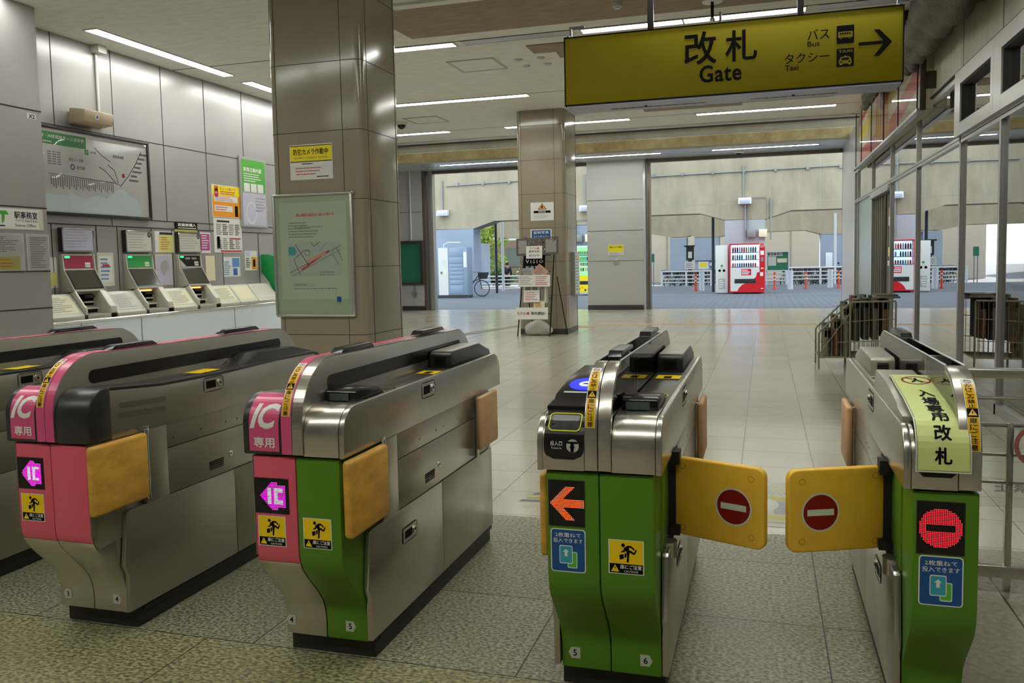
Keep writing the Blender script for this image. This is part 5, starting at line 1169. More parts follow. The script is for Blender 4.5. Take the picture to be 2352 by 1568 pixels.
for nm, q, m_ in (('floor_shop', (2.1, 4.2, 4.8, 19.9, 0.0, 0.02), 'shop_floor'), ('wall_shop_back', (4.2, 4.3, -6, 23.3, 0, 4.4), 'shop_wall'), ('wall_shop_near', (2.0, 4.2, 4.7, 4.8, 0, 4.2), 'shop_wall'), ('wall_shop_far', (2.2, 4.2, 19.9, 20.0, 0, 4.2), 'shop_wall'), ('ceiling_shop', (2.02, 4.2, 4.8, 19.9, 3.3, 3.4), 'shop_wall')):
    b = MB(); b.box(*q, M[m_]); struct(b.build(nm, smooth=0))
lamp(2.9, 3.0, 7.0, 9.6, 3.3, label='lit strip light on the shop ceiling behind the nearest tall panes')
lamp(2.9, 3.0, 11.5, 14.1, 3.3, label='lit strip light on the shop ceiling behind the middle panes')
# counters seen dimly through the panes
for i, (y0, y1, h, lab) in enumerate(((8.6, 10.6, 0.85, 'low display counter inside the shop, nearer one'), (11.2, 13.6, 1.0, 'low display counter inside the shop, farther one'))):
    t = thing('display_counter', lab, 'counter', (3.5, (y0 + y1) / 2, 0.02)); b = MB(); b.box(3.2, 3.8, y0, y1, 0.02, h - 0.04, M['shop_dark']); b.build('body', t, bevel=0.01); b = MB(); b.box(3.15, 3.85, y0 - 0.04, y1 + 0.04, h - 0.04, h, M['panel_white']); b.build('worktop', t, bevel=0.005)
# sliding door leaves of the open bay
t = thing('sliding_door', 'open sliding door with stacked dark vertical frames in the shop front', 'door', (1.95, 15.7, 0))
for y in (15.95, 16.2, 16.45, 16.7): b = MB(); b.box(1.95, 2.02, y - 0.03, y + 0.03, 0.02, 2.46, M['bronze_frame']); b.build('stile', t, bevel=0.004)
b = MB(); b.box(1.87, 2.0, 14.6, 16.95, 2.40, 2.50, M['alu']); b.build('header_box', t, bevel=0.006)
b = MB(); b.box(1.96, 1.99, 14.56, 15.3, 0.05, 2.38, M['shop_dark']); fr = on_right(1.96)
patch(b, fr, -15.1, -14.8, 2.0, 2.15, M['stripe_red'], 0.002); patch(b, fr, -15.1, -14.8, 1.85, 2.0, M['paper'], 0.002); patch(b, fr, -15.1, -14.8, 1.35, 1.5, M['poster_yellow'], 0.002); patch(b, fr, -15.15, -14.75, 1.2, 1.28, M['paper'], 0.002)
b.build('leaf', t, smooth=0)
# shop poster standing inside, and cake posters on the glass
def cake(y0, y1, seed, lab):
    b = MB(); b.box(1.985, 1.99, y0, y1, 0.50, 1.07, mat('poster_cream', 'c6b49a', 0.4)); f = on_right(1.985); rr = random.Random(seed); w = y1 - y0
    for i in range(26):
        u = -y1 + w * rr.uniform(0.05, 0.45); v = rr.uniform(0.56, 0.95) * (1.0 if i % 2 else 0.9); disc(b, f, u, v, 0.028, 0.03, mat('berry', '6d1c20', 0.3) if i % 3 else M['poster_orange'], 0.001 + i * 2e-5, 12)
    ring(b, f, -y1 + w * 0.4, 0.98, 0.055, 0.048, M['stripe_red'], 0.002, 24, 1.2)
    for j, s_ in enumerate(('もっちり食感', '季節のごほうび', 'ケーキ')):
        for i, c in enumerate(s_): text(b, c, f, -y0 - w * (0.12 + 0.13 * j), 1.0 - 0.06 * i - 0.08 * j, 0.05, 0.05, mat('text_brown', '5b3b32', 0.5), 0.015, 1, 0.003)
    tag(b.build('cake_poster', smooth=0, loc=(1.985, (y0 + y1) / 2, 0.5)), lab, 'poster')
cake(7.35, 8.0, 2, 'cream poster with dark berries and vertical lettering low in the nearest shop pane')
cake(6.65, 7.3, 5, 'cream berry poster low in the shop glass, cut off by the picture edge')
b = MB(); b.box(1.985, 1.99, 12.6, 13.5, 1.02, 1.55, M['paper']); f = on_right(1.985); patch(b, f, -13.4, -13.0, 1.05, 1.5, M['paper_grey'], .001); lines(b, f, -12.95, -12.65, 1.1, 1.5, 6, M['print_light'], .001)
tag(b.build('window_notice', smooth=0, loc=(1.985, 13, 1.0)), 'white notice stuck inside the shop glass beside the sliding door', 'notice')
# striped fascia box behind glass
t = thing('shop_fascia', 'red yellow and cream striped shop fascia behind glass above the shop entrance', 'shop sign', (1.85, 14.6, 3.1))
b = MB(); b.box(1.80, 1.91, 11.1, 18.1, 3.10, 4.15, M['stripe_cream']); f = on_right(1.80)
def band(y0, z0, y1, z1, h, m, e): shape(b, f, [(-y1, z1), (-y0, z0), (-y0, z0 + h), (-y1, z1 + h)], m, e)
band(11.1, 3.45, 14.0, 3.10, 0.28, M['stripe_red'], .001); band(15.6, 3.12, 18.1, 3.12, 0.30, M['stripe_red'], .001); band(15.6, 3.75, 18.1, 3.5, 0.25, M['stripe_yellow'], .001); band(11.1, 3.95, 14.0, 3.62, 0.16, M['stripe_yellow'], .001); band(16.5, 4.02, 18.1, 3.9, 0.12, M['stripe_red'], .001)
patch(b, f, -15.5, -14.1, 3.12, 4.0, M['stripe_red'], .002)
for u, h in ((-15.3, .6), (-15.1, .75), (-14.85, .65), (-14.6, .75), (-14.35, .6)): patch(b, f, u, u + 0.11, 3.2, 3.2 + h, M['stripe_yellow'], .003)
b.build('striped_board', t, smooth=0)
b = MB(); b.quad([(1.735, 11.1, 3.10), (1.735, 18.1, 3.10), (1.735, 18.1, 4.15), (1.735, 11.1, 4.15)], glassmat('fascia_glass', (1, 1, 1), 0.0, 0.55, 1.45)); b.build('cover_glass', t, smooth=0)
b = MB()
for y in (11.1, 12.6, 14.05, 15.6, 17.1, 18.1): b.box(1.73, 1.745, y - 0.008, y + 0.008, 3.1, 4.15, M['seam'])
b.box(1.73, 1.80, 11.08, 18.12, 3.075, 3.11, M['alu']); b.box(1.80, 1.91, 11.08, 18.12, 3.09, 3.1, M['shop_panel']); b.build('frame', t, smooth=0)
# edge-on dark sign blade
b = MB(); b.box(1.735, 1.80, 10.9, 10.95, 3.06, 3.72, M['bronze_sign']); b.box(1.80, 1.91, 10.915, 10.935, 3.3, 3.5, M['bronze_sign'])
tag(b.build('blade_sign', bevel=0.004, loc=(1.66, 11.4, 3.1)), 'dark narrow projecting sign seen edge-on beside the yellow sign', 'sign')
# grey netting bundled under the ceiling along the shop wall
def bundle(pts, rad, lab, seed):
    rr = random.Random(seed); P = []; R_ = []
    for i in range(len(pts) - 1):
        for k in range(10):
            t_ = k / 10; a, c = Vector(pts[i]), Vector(pts[i + 1]); P.append(a.lerp(c, t_) + Vector((rr.uniform(-.02, .02), 0, rr.uniform(-.03, .03)))); R_.append((rad[i] * (1 - t_) + rad[i + 1] * t_) * (1 + 0.10 * sin((i * 10 + k) * 1.3 + seed)))
    b = MB(); n = 22; ref = Vector((1, 0, 0)); V = []
    for i, p in enumerate(P):
        for k in range(n):
            a = 2 * pi * k / n; r = R_[i] * (1 + 0.13 * sin(a * 5 + seed) + rr.uniform(-.04, .04)); V.append((p.x + r * cos(a) * 0.75, p.y + 0.1 * sin(a), p.z + r * sin(a)))
    F = [(i * n + k, i * n + (k + 1) % n, (i + 1) * n + (k + 1) % n, (i + 1) * n + k) for i in range(len(P) - 1) for k in range(n)] + [tuple(range(n)), tuple(range((len(P) - 1) * n, len(P) * n))]
    b.add(V, F, M['net_grey']); return tag(b.build('ceiling_netting', smooth=80, loc=pts[0]), lab, 'netting')
bundle([(1.62, 5.4, 3.75), (1.62, 7.2, 3.85), (1.66, 9.0, 3.86), (1.70, 10.6, 3.88), (1.72, 11.7, 3.84), (1.73, 12.2, 3.74)], [0.34, 0.34, 0.32, 0.27, 0.18, 0.05], 'dusty grey netting bundle hanging along the top of the shop wall, upper near length', 3)
bundle([(1.60, 10.9, 4.12), (1.60, 13.0, 4.02), (1.60, 14.6, 3.92), (1.60, 15.5, 3.80)], [0.14, 0.16, 0.13, 0.04], 'silvery netting bundle whose pointed end hangs right of the yellow sign, over the striped fascia', 8)

# ------------------------------------------------------------------ steel railing right of the gates
t = thing('safety_railing', 'stainless steel railing running right from the end gate', 'railing', (1.25, 3.83, 0))
ST = STEEL(); b = MB(); b.box(0.56, 1.90, 3.80, 3.86, 0.884, 0.922, ST); b.build('top_rail', t, bevel=0.006)
for z in (0.800, 0.567, 0.452): b = MB(); b.cyl((0.56, 3.83, z), (1.90, 3.83, z), 0.008, ST, 12); b.build('rail', t)
b = MB(); b.box(0.56, 1.90, 3.80, 3.86, 0.055, 0.105, ST); b.build('bottom_rail', t, bevel=0.005)
for x in (0.962, 1.45, 1.88): b = MB(); b.box(x - 0.013, x + 0.013, 3.815, 3.845, 0.0, 0.70 if x < 1.8 else 0.9, ST); b.build('post', t, bevel=0.003)
b = MB(); b.box(0.60, 1.42, 3.822, 3.838, 0.68, 0.700, M['alu']); b.build('rail', t, bevel=0.006)
ns = thing('barrier_notice', 'clear sheet with a faded red ring, seen from behind, fixed on the steel railing', 'notice', (1.1, 3.79, 0.4))
b = MB(); b.box(0.60, 1.40, 3.786, 3.789, 0.36, 0.685, M['acrylic']); b.build('sheet', ns, smooth=0)
f = on_front(3.785); b = MB(); ring(b, f, 1.055, 0.615, 0.088, 0.070, mat('faded_red', 'b06a5e', 0.5), 0.001, 40)
b.build('red_ring', ns, smooth=0); b = MB()
fm_ = lambda u, v, e=0: f(2 * 1.01 - u, v, e)
text(b, '立入禁止', fm_, 0.985, 0.440, 0.27, 0.034, M['print_light'], 0.012, 1, 0.001); b.build('reversed_lettering', ns, smooth=0)

# ------------------------------------------------------------------ newspaper rack
t = thing('newspaper_rack', 'grey wire newspaper rack standing on the floor by the shop front', 'rack', (1.07, 11.2, 0))
W_ = mat('wire_paint', '8f8b74', 0.5, 0.3)
for y, nm in ((10.9, 'side_frame'), (11.55, 'side_frame')):
    b = MB(); b.tube([(0.64, y, 0), (0.64, y, 0.44), (0.66, y, 0.47), (0.97, y, 0.79), (1.02, y, 0.82), (1.50, y, 0.83), (1.505, y, 0.82), (1.505, y, 0.0)], 0.011, W_, 8)
    b.cyl((1.0, y, 0.0), (1.0, y, 0.81), 0.013, W_, 8); b.cyl((0.64, y, 0.14), (1.5, y, 0.16), 0.008, W_, 6); b.cyl((0.86, y, 0.33), (1.48, y, 0.36), 0.006, W_, 6); b.cyl((0.95, y, 0.58), (1.5, y, 0.62), 0.005, W_, 6); b.cyl((0.70, y, 0.26), (0.99, y, 0.68), 0.006, W_, 6)
    x = 0.69
    while x < 1.49: zt = 0.50 + (x - 0.66) * 1.03 if x < 0.98 else 0.82; b.cyl((x, y, 0.145), (x, y, zt), 0.004, W_, 5); x += 0.052
    b.build(nm, t)
b = MB()
for i in range(12): yy = 10.92 + 0.055 * i; b.cyl((0.64, yy, 0.14), (1.5, yy, 0.155), 0.004, W_, 5)
for x in (0.64, 0.85, 1.0, 1.25, 1.5): b.cyl((x, 10.9, 0.145), (x, 11.55, 0.145), 0.005, W_, 5)
b.build('base_grid', t)
pc = [mat('newsprint_a', '6a6656', 0.8, noise=(30, 0.3, 4)), mat('newsprint_b', '55523f', 0.8, noise=(30, 0.35, 4)), mat('newsprint_c', '74513c', 0.7, noise=(20, 0.35, 4)), mat('newsprint_d', '3d4238', 0.7, noise=(30, 0.3, 4)), mat('newsprint_e', '84806f', 0.8, noise=(30, 0.3, 4))]
k = 0
cols_ = ((0.70, 0.15, 0.50), (0.81, 0.16, 0.63), (0.92, 0.18, 0.77), (1.03, 0.34, 0.87), (1.14, 0.36, 0.86), (1.25, 0.36, 0.87), (1.36, 0.38, 0.84))
for r_ in range(2):
    for i, (x, z0, z1) in enumerate(cols_):
        y = 10.94 + 0.31 * r_; zz = z1 + 0.03 * r_ - (0.02 if i % 2 else 0)
        b = MB(); w = 0.09; pts = []
        for q in range(16):
            a = 2 * pi * q / 16; pts.append((x + 0.045 + 0.043 * cos(a) * (1 + 0.12 * sin(q * 2.1)), y + 0.13 + 0.12 * sin(a)))
        b.prism(pts, 'z', 0.155 if r_ == 0 and i < 3 else z0, zz, pc[(i * 2 + r_) % 5]); b.box(x + 0.01, x + 0.08, y + 0.02, y + 0.24, zz, zz + 0.004, pc[(i + 1) % 5])
        b.box(x + 0.012, x + 0.078, y + 0.005, y + 0.0095, zz - 0.11, zz - 0.03, INK())
        tag(b.build('newspaper_bundle', smooth=40, loc=(x + 0.045, y + 0.13, z0)), 'folded newspapers and magazines standing upright in the grey wire rack', 'newspapers', 'newspapers in the wire rack')
b = MB(); b.box(1.28, 1.56, 10.95, 11.4, 0.86, 0.885, pc[4]); b.box(1.3, 1.54, 10.97, 11.38, 0.885, 0.905, pc[1]); tag(b.build('newspaper_stack', bevel=0.004, loc=(1.42, 11.2, 0.86)), 'flat newspapers lying across the top of the wire rack', 'newspapers')
b = MB()
for i in range(9): u0, v0 = -0.10 + 0.06 * (i % 3), 4.55 + 0.1 * i
# worn sticker on the floor beyond the closed flaps
b = MB(); f = lambda u, v, e=0: (u, v, 0.002 + e); b.box(-0.32, 0.46, 4.46, 5.33, 0.0, 0.002, mat('floor_sticker', 'b9b59c', 0.35))
patch(b, f, -0.31, 0.45, 4.94, 5.02, mat('faded_yellow', 'b8b058', 0.4), .0004); patch(b, f, -0.31, 0.45, 4.58, 4.66, M['faded_yellow'], .0004); patch(b, f, 0.05, 0.16, 4.68, 4.93, M['print_light'], .0005)
disc(b, f, -0.02, 4.86, 0.10, 0.13, M['paper_grey'], .0006)
text(b, 'あぶない・とびだし', f, 0.07, 5.24, 0.66, 0.085, M['print_light'], 0.0, 1, .0005); text(b, '立ち止まらないでください', f, 0.07, 5.10, 0.70, 0.085, M['print_light'], 0.0, 1, .0005)
for i in range(5): patch(b, f, -0.25 + 0.03 * i, -0.05, 4.70 + 0.03 * i, 4.715 + 0.03 * i, M['faded_yellow'], .0007)
patch(b, f, -0.31, 0.45, 4.52, 4.54, M['print_light'], .0004)
tag(b.build('floor_sticker', smooth=0, loc=(0, 4.9, 0)), 'worn yellow and grey sticker on the floor seen between the closed flaps', 'floor sticker')
b = MB(); f = lambda u, v, e=0: (u, v, 0.001 + e)
for i in range(4): shape(b, f, [(-1.37 + 0.02 * i, 4.62 + 0.075 * i), (-1.16 + 0.02 * i, 4.66 + 0.075 * i), (-1.16 + 0.02 * i, 4.70 + 0.075 * i), (-1.37 + 0.02 * i, 4.66 + 0.075 * i)], M['faded_yellow'] if i % 2 else M['print_grey'], .0005)
tag(b.build('floor_marking_sticker', smooth=0, loc=(-1.2, 4.8, 0)), 'yellow and grey striped sticker on the floor left of the green gate', 'floor sticker')
# ------------------------------------------------------------------ outside, beyond the openings
_MM = Matrix((_r2, _d2, _F))
def pY(x, y, Y):
    d = _MM.transposed() @ Vector(((x - CXP) / FPX, (y - CYP) / FPX, 1)); t_ = Y / d.y
    return (t_ * d.x, Y, CAMH + t_ * d.z)
tilemat('paver', '6f757e', '686e76', '4b4e54', 0.2, 0.1, 0.006, (0, 0), 0.7, speck=(30, 0.85, 1.1))
mat('asphalt', '5a5e66', 0.85, noise=(3, 0.15, 6)); mat('pier_paint', '8f9aa8', 0.7, noise=(1.2, 0.06, 4)); mat('white_metal', 'd5dade', 0.4); mat('galv', '8d8f8c', 0.5, 0.5); mat('dark_pole', '2c3038', 0.5)
mat('vm_red', 'c81420', 0.3, coat=0.4); mat('vm_white', 'd2d0c8', 0.35); mat('vm_glass_back', (0.55, 0.75, 1.0), 0.4, emit=1.1); mat('safety_orange', 'e8502a', 0.4); mat('locker_blue', '8696aa', 0.45); mat('rubber', '17181a', 0.7); mat('building_pale', 'c9c7c2', 0.8)
mat('leaf', (0.30, 0.42, 0.07), 0.6, noise=(1.5, 0.4, 3)); mat('leaf_dark', (0.10, 0.20, 0.05), 0.6, noise=(1.5, 0.4, 3)); mat('bark', '4f453a', 0.9)
for nm in ('leaf', 'leaf_dark'):
    MATS[nm].node_tree.nodes['Principled BSDF'].inputs['Transmission Weight'].default_value = 0.0
M = MATS
b = MB(); b.box(-40, 30, 23.35, 33.2, -0.3, -0.005, M['paver']); struct(b.build('pavement', smooth=0))
b = MB(); b.box(-40, 30, 33.2, 43.0, -0.3, -0.01, M['asphalt']); b.box(-40, 30, 43.0, 120, -0.5, -0.26, M['asphalt']); struct(b.build('road', smooth=0))
# viaduct
BY = 33.6
piers = ((-13.75, -11.75), (-7.65, -5.95), (-1.46, 0.03), (6.0, 7.5))
pts = [(-40, 12), (-40, 3.1)]
for a, c in piers: pts += [(a - 0.95, 3.10), (a, 2.82), (c, 2.80), (c + 0.95, 3.10)]
pts += [(24, 3.1), (24, 12)]  # beam top carried up out of view to block the sun
b = MB(); b.prism(pts, 'y', BY, BY + 1.0, M['concrete'])
for x in (-9.5, -8.2, -5.2, -4.35, -3.6, -2.6, -1.7, -0.75, 0.2, 1.1, 2.0, 2.9): b.box(x - 0.008, x + 0.008, BY - 0.003, BY + 0.01, 3.15, 11, M['concrete_dark'])
b.box(-40, 24, BY - 0.003, BY + 0.01, 3.42, 3.435, M['concrete_dark'])
struct(b.build('viaduct_beam_sunblock_front', smooth=0))
b = MB()
for a, c in piers: b.box(a, c, BY + 0.01, BY + 0.99, -0.01, 2.80, M['pier_paint'] if a < -5 else mat('pier_grey', 'a3a5a8', 0.7, noise=(1.2, 0.06, 4)))
for x0, x1 in ((-5.3, -4.35), (-3.87, -2.5), (3.0, 4.3), (-11.0, -9.5), (-18, -16.8)): b.box(x0, x1, 50.02, 51.18, -0.3, 2.55, M['pier_paint'])
struct(b.build('viaduct_column', smooth=0))
b = MB(); b.prism([(-16.0, 5.5), (-16.0, 2.85), (-6.5, 2.85), (-5.3, 2.6), (-4.35, 2.6), (-4.1, 2.68), (-3.87, 2.56), (-2.5, 2.56), (-1.6, 2.72), (2.2, 2.80), (3.0, 2.56), (4.3, 2.52), (24, 2.8), (24, 5.5)], 'y', 50, 51.2, M['concrete']); b.box(-30, 24, 50, 51.2, 5.5, 17, M['concrete'])  # tall upper block added out of view to keep sun off the ground
struct(b.build('viaduct_beam_sunblock_back', smooth=0))
b = MB(); b.box(-9.2, 22, 58, 58.4, -0.3, 4.2, M['building_pale'])
for x in (-6.4, -3.2, 1.6): b.box(x, x + 0.1, 57.97, 58, -0.3, 4.2, M['concrete_dark'])
struct(b.build('wall_beyond_cycle_park', smooth=0))
# conduits, flood lights and meter boxes on the beam
def wall_light(px, py, label):
    x, y, z = pY(px, py, BY); t = thing('wall_floodlight', label, 'light', (x, BY, z))
    b = MB(); b.prism([(BY - 0.32, z - 0.13), (BY - 0.02, z - 0.13), (BY - 0.02, z + 0.12), (BY - 0.25, z + 0.10)], 'x', x - 0.24, x + 0.24, M['white_metal']); b.build('housing', t, bevel=0.01)
    b = MB(); b.box(x - 0.19, x + 0.19, BY - 0.33, BY - 0.30, z - 0.10, z + 0.03, M['lamp_off']); b.build('lens', t, bevel=0.004)
    b = MB(); b.cyl((x - 0.05, BY - 0.05, z + 0.1), (x - 0.05, BY - 0.05, z + 1.35), 0.03, M['galv'], 10); b.build('conduit_drop', t)
wall_light(1020, 489, 'floodlight box on the concrete beam above the parcel lockers')
wall_light(1347, 478, 'floodlight box on the beam, half hidden behind the circled wall pier')
wall_light(1711, 461, 'floodlight box on the beam above the red vending machine')
b = MB()
for (a, c, za, zb) in ((-12.9, -8.7, 4.62, 4.72), (-4.7, 2.9, 4.60, 4.68)):
    b.cyl((a, BY - 0.04, za), (c, BY - 0.04, zb), 0.028, M['galv'], 8)
    x = a + 0.5
    while x < c: b.box(x - 0.05, x + 0.05, BY - 0.09, BY - 0.005, (za + zb) / 2 - 0.06, (za + zb) / 2 + 0.06, M['galv']); x += 1.15
tag(b.build('conduit', loc=(-1, BY, 4.6)), 'galvanised conduit running along the face of the concrete beam', 'conduit')
for (x, lab) in ((-0.62, 'pair of meter boxes with looped conduit on the pier above the red vending machine'), (-7.35, 'meter box on the pier above the green vending machine')):
    t = thing('meter_box', lab, 'meter box', (x, BY, 2.3))
    for dx, m_ in ((0, M['galv']), (0.42, M['cream_board'])): b = MB(); b.box(x + dx, x + dx + 0.3, BY - 0.17, BY - 0.01, 2.12, 2.42, m_); b.build('box', t, bevel=0.01)
    k_ = 0 if x > -3 else 0.62; b = MB(); b.tube([(x - 0.08, BY - 0.05, 2.0), (x - 0.08, BY - 0.05, 3.6 - k_)], 0.03, M['galv'], 8); b.tube([(x + 0.86, BY - 0.05, 2.0), (x + 0.86, BY - 0.05, 3.6 - k_)], 0.03, M['galv'], 8); b.tube([(x + 0.02, BY - 0.05, 2.4), (x + 0.02, BY - 0.05, 3.5 - k_), (x + 0.1, BY - 0.05, 3.62 - k_), (x + 0.66, BY - 0.05, 3.62 - k_), (x + 0.74, BY - 0.05, 3.5 - k_), (x + 0.74, BY - 0.05, 2.4)], 0.014, M['galv'], 6); b.build('conduit_loop', t)

# red drinks machine with its recycling box
t = thing('vending_machine', 'red and white drinks vending machine standing against the concrete pier', 'vending machine', (-0.64, 32.9, 0))
x0, x1, y0, y1 = -1.27, 0.02, 32.65, 33.4
b = MB(); b.box(x0, x1, y0 + 0.38, y1, 0.05, 1.88, M['vm_red']); b.box(x0, x1, y0 + 0.03, y0 + 0.38, 0.05, 0.97, M['vm_red']); b.box(x0, x0 + 0.05, y0 + 0.03, y0 + 0.38, 0.97, 1.88, M['vm_red']); b.box(x1 - 0.19, x1, y0 + 0.03, y0 + 0.38, 0.97, 1.88, M['vm_red']); b.box(x0, x1, y0 + 0.03, y0 + 0.38, 1.84, 1.88, M['vm_red'])
for q in ((x0, x1, 1.84, 1.88), (x0, x1, 0.05, 0.10), (x0, x0 + 0.05, 0.05, 1.88)): b.box(q[0], q[1], y0, y0 + 0.05, q[2], q[3], M['vm_red'])
b.build('cabinet', t, bevel=0.012)
f = on_front(y0); b = MB(); b.box(x0 + 0.05, x1 - 0.19, y0 + 0.005, y0 + 0.04, 0.10, 0.98, M['vm_white']); b.box(x1 - 0.19, x1, y0 + 0.005, y0 + 0.04, 0.10, 1.84, M['vm_red'])
curve = [(x1 - 0.19, 0.10), (x0 + 0.30, 0.10), (x0 + 0.36, 0.22), (x0 + 0.48, 0.34), (x0 + 0.68, 0.44), (x0 + 0.86, 0.52), (x0 + 0.98, 0.64), (x0 + 1.0, 0.76), (x0 + 1.02, 0.80), (x1 - 0.19, 0.80)]
shape(b, f, curve, M['vm_red'], 0.001); patch(b, f, x0 + 0.45, x0 + 0.80, 0.70, 0.93, M['vm_red'], .001); lines(b, f, x0 + 0.47, x0 + 0.78, 0.72, 0.91, 3, M['paper'], .002, .6, 3)
lines(b, f, x0 + 0.35, x0 + 0.8, 1.845, 1.87, 1, M['print_red'], .052, .4)
b.build('door', t, smooth=0)
b = MB(); b.box(x0 + 0.20, x1 - 0.32, y0 - 0.01, y0 + 0.01, 0.40, 0.56, DGREY()); b.build('pickup_flap', t, bevel=0.004)
b = MB(); b.box(x0 + 0.06, x1 - 0.20, y0 + 0.35, y0 + 0.37, 0.98, 1.83, M['vm_glass_back']); b.box(x0 + 0.05, x1 - 0.19, y0 + 0.02, y0 + 0.36, 0.97, 0.985, M['vm_white'])
b.build('lit_display', t, smooth=0)
for z in (1.56, 1.29, 1.02):
    b = MB(); b.box(x0 + 0.08, x1 - 0.22, y0 + 0.06, y0 + 0.3, z - 0.035, z, M['white_metal'])
    for i in range(11): b.box(x0 + 0.12 + 0.08 * i, x0 + 0.165 + 0.08 * i, y0 + 0.05, y0 + 0.062, z - 0.03, z - 0.008, M['map_blue'])
    b.build('shelf', t, smooth=0)
b = MB(); b.quad([(x0 + 0.06, y0 + 0.012, 0.98), (x1 - 0.20, y0 + 0.012, 0.98), (x1 - 0.20, y0 + 0.012, 1.83), (x0 + 0.06, y0 + 0.012, 1.83)], glassmat('display_glass', (0.97, 0.98, 1.0), 0.0, 0.8, 1.45)); b.build('display_window', t, smooth=0)
b = MB(); patch(b, f, x1 - 0.16, x1 - 0.03, 1.44, 1.60, M['paper'], .002); patch(b, f, x1 - 0.14, x1 - 0.05, 1.2, 1.36, M['galv'], .002); patch(b, f, x1 - 0.17, x1 - 0.06, 0.66, 0.80, M['paper'], .002); disc(b, f, x1 - 0.10, 0.52, 0.03, 0.02, M['vm_red'], .003); patch(b, f, x1 - 0.14, x1 - 0.05, 0.18, 0.21, M['paper'], .002); patch(b, f, x1 - 0.14, x1 - 0.05, 0.92, 0.97, M['cream_board'], .002)
disc(b, f, x1 - 0.10, 1.82, 0.10, 0.10, M['paper'], .004); disc(b, f, x1 - 0.10, 1.82, 0.085, 0.085, M['vm_red'], .005); ring(b, f, x1 - 0.10, 1.82, 0.05, 0.038, M['paper'], .006); b.build('payment_panel', t, smooth=0)
b = MB()
for x in (x0 + 0.08, x1 - 0.08): b.box(x - 0.05, x + 0.05, y0 + 0.1, y0 + 0.2, 0, 0.05, M['galv']); 
b.box(x0 + 0.05, x1 - 0.05, y0 + 0.4, y1 - 0.05, 0, 0.05, M['galv']); b.build('foot', t, smooth=0)
dc = ['8a1420', '2a2326', 'd23030', 'd8d8d8', '3b7a3e', '2f63b0', 'e8a030', '6fa8d8', '7c3f28']
for r_, (z, h) in enumerate(((1.56, 0.21), (1.29, 0.19), (1.02, 0.15))):
    for i in range(11):
        if r_ == 1 and i == 5: continue
        x = x0 + 0.14 + 0.081 * i; b = MB(); c_ = dc[(i // 2 + r_ * 3) % 9] if i % 3 else dc[(i + r_) % 9]; m_ = mat('drink_' + c_, c_, 0.3)
        b.cyl((x, y0 + 0.18, z), (x, y0 + 0.18, z + h * 0.68), 0.03, m_, 10); b.cyl((x, y0 + 0.18, z + h * 0.68), (x, y0 + 0.18, z + h * 0.85), 0.03, m_, 10, 0.013); b.cyl((x, y0 + 0.18, z + h * 0.85), (x, y0 + 0.18, z + h * 0.97), 0.014, M['paper'], 8)
        tag(b.build('drink_bottle', loc=(x, y0 + 0.18, z)), 'small drink sample on a lit shelf inside the red vending machine', 'drink', 'drinks in the red vending machine')
t = thing('recycling_box', 'tall white recycling box left of the red vending machine', 'recycling box', (-1.53, 33.0, 0))
b = MB(); b.box(-1.77, -1.31, 32.75, 33.35, 0.04, 1.83, M['vm_white']); b.box(-1.75, -1.33, 32.8, 33.3, 0, 0.04, M['galv']); b.build('body', t, bevel=0.012)
f = on_front(32.75); b = MB()
for x in (-1.62, -1.46): disc(b, f, x, 0.88, 0.05, 0.05, INK(), .002, 20)
b.build('bottle_hole', t, smooth=0)
b = MB(); disc(b, f, -1.54, 1.06, 0.045, 0.045, M['map_green'], .002, 20); patch(b, f, -1.60, -1.48, 0.955, 0.965, M['print_grey'], .002); b.build('recycling_badge', t, smooth=0)
b = MB(); patch(b, f, -1.66, -1.42, 0.18, 0.58, M['print_light'], .002); lines(b, f, -1.64, -1.44, 0.22, 0.55, 4, M['paper'], .003, .5, 3); b.build('poster_panel', t, smooth=0)
# green drinks machine
t = thing('vending_machine', 'green and yellow drinks vending machine half hidden by the circled wall pier', 'vending machine', (-6.5, 32.9, 0))
x0, x1 = -7.1, -5.95
b = MB(); b.box(x0, x1, 32.65, 33.4, 0.03, 1.95, M['vm_white']); b.build('cabinet', t, bevel=0.01)
f = on_front(32.65); b = MB(); patch(b, f, x0 + 0.03, x1 - 0.03, 0.78, 1.9, mat('vm_green_back', (0.25, 0.65, 0.25), 0.4, emit=0.4), .001); patch(b, f, x0 + 0.03, x1 - 0.03, 0.12, 0.78, M['poster_yellow'], .001)
rr = random.Random(4)
for z in (0.95, 1.16, 1.38, 1.6):
    patch(b, f, x0 + 0.05, x1 - 0.05, z - 0.05, z - 0.015, M['map_blue'] if z > 1.3 else M['paper'], .002)
    for i in range(13): u = x0 + 0.06 + 0.08 * i; patch(b, f, u, u + 0.05, z, z + 0.13, MATS['drink_' + rr.choice(dc)], .002)
patch(b, f, x0 + 0.1, x1 - 0.3, 0.42, 0.56, DGREY(), .003)
for i in range(9): disc(b, f, x0 + 0.08 + 0.12 * i, 0.25 + 0.06 * sin(i * 2.0), 0.035, 0.045, M['poster_orange'] if i % 2 else INK(), .002, 12)
b.build('front_panel', t, smooth=0)

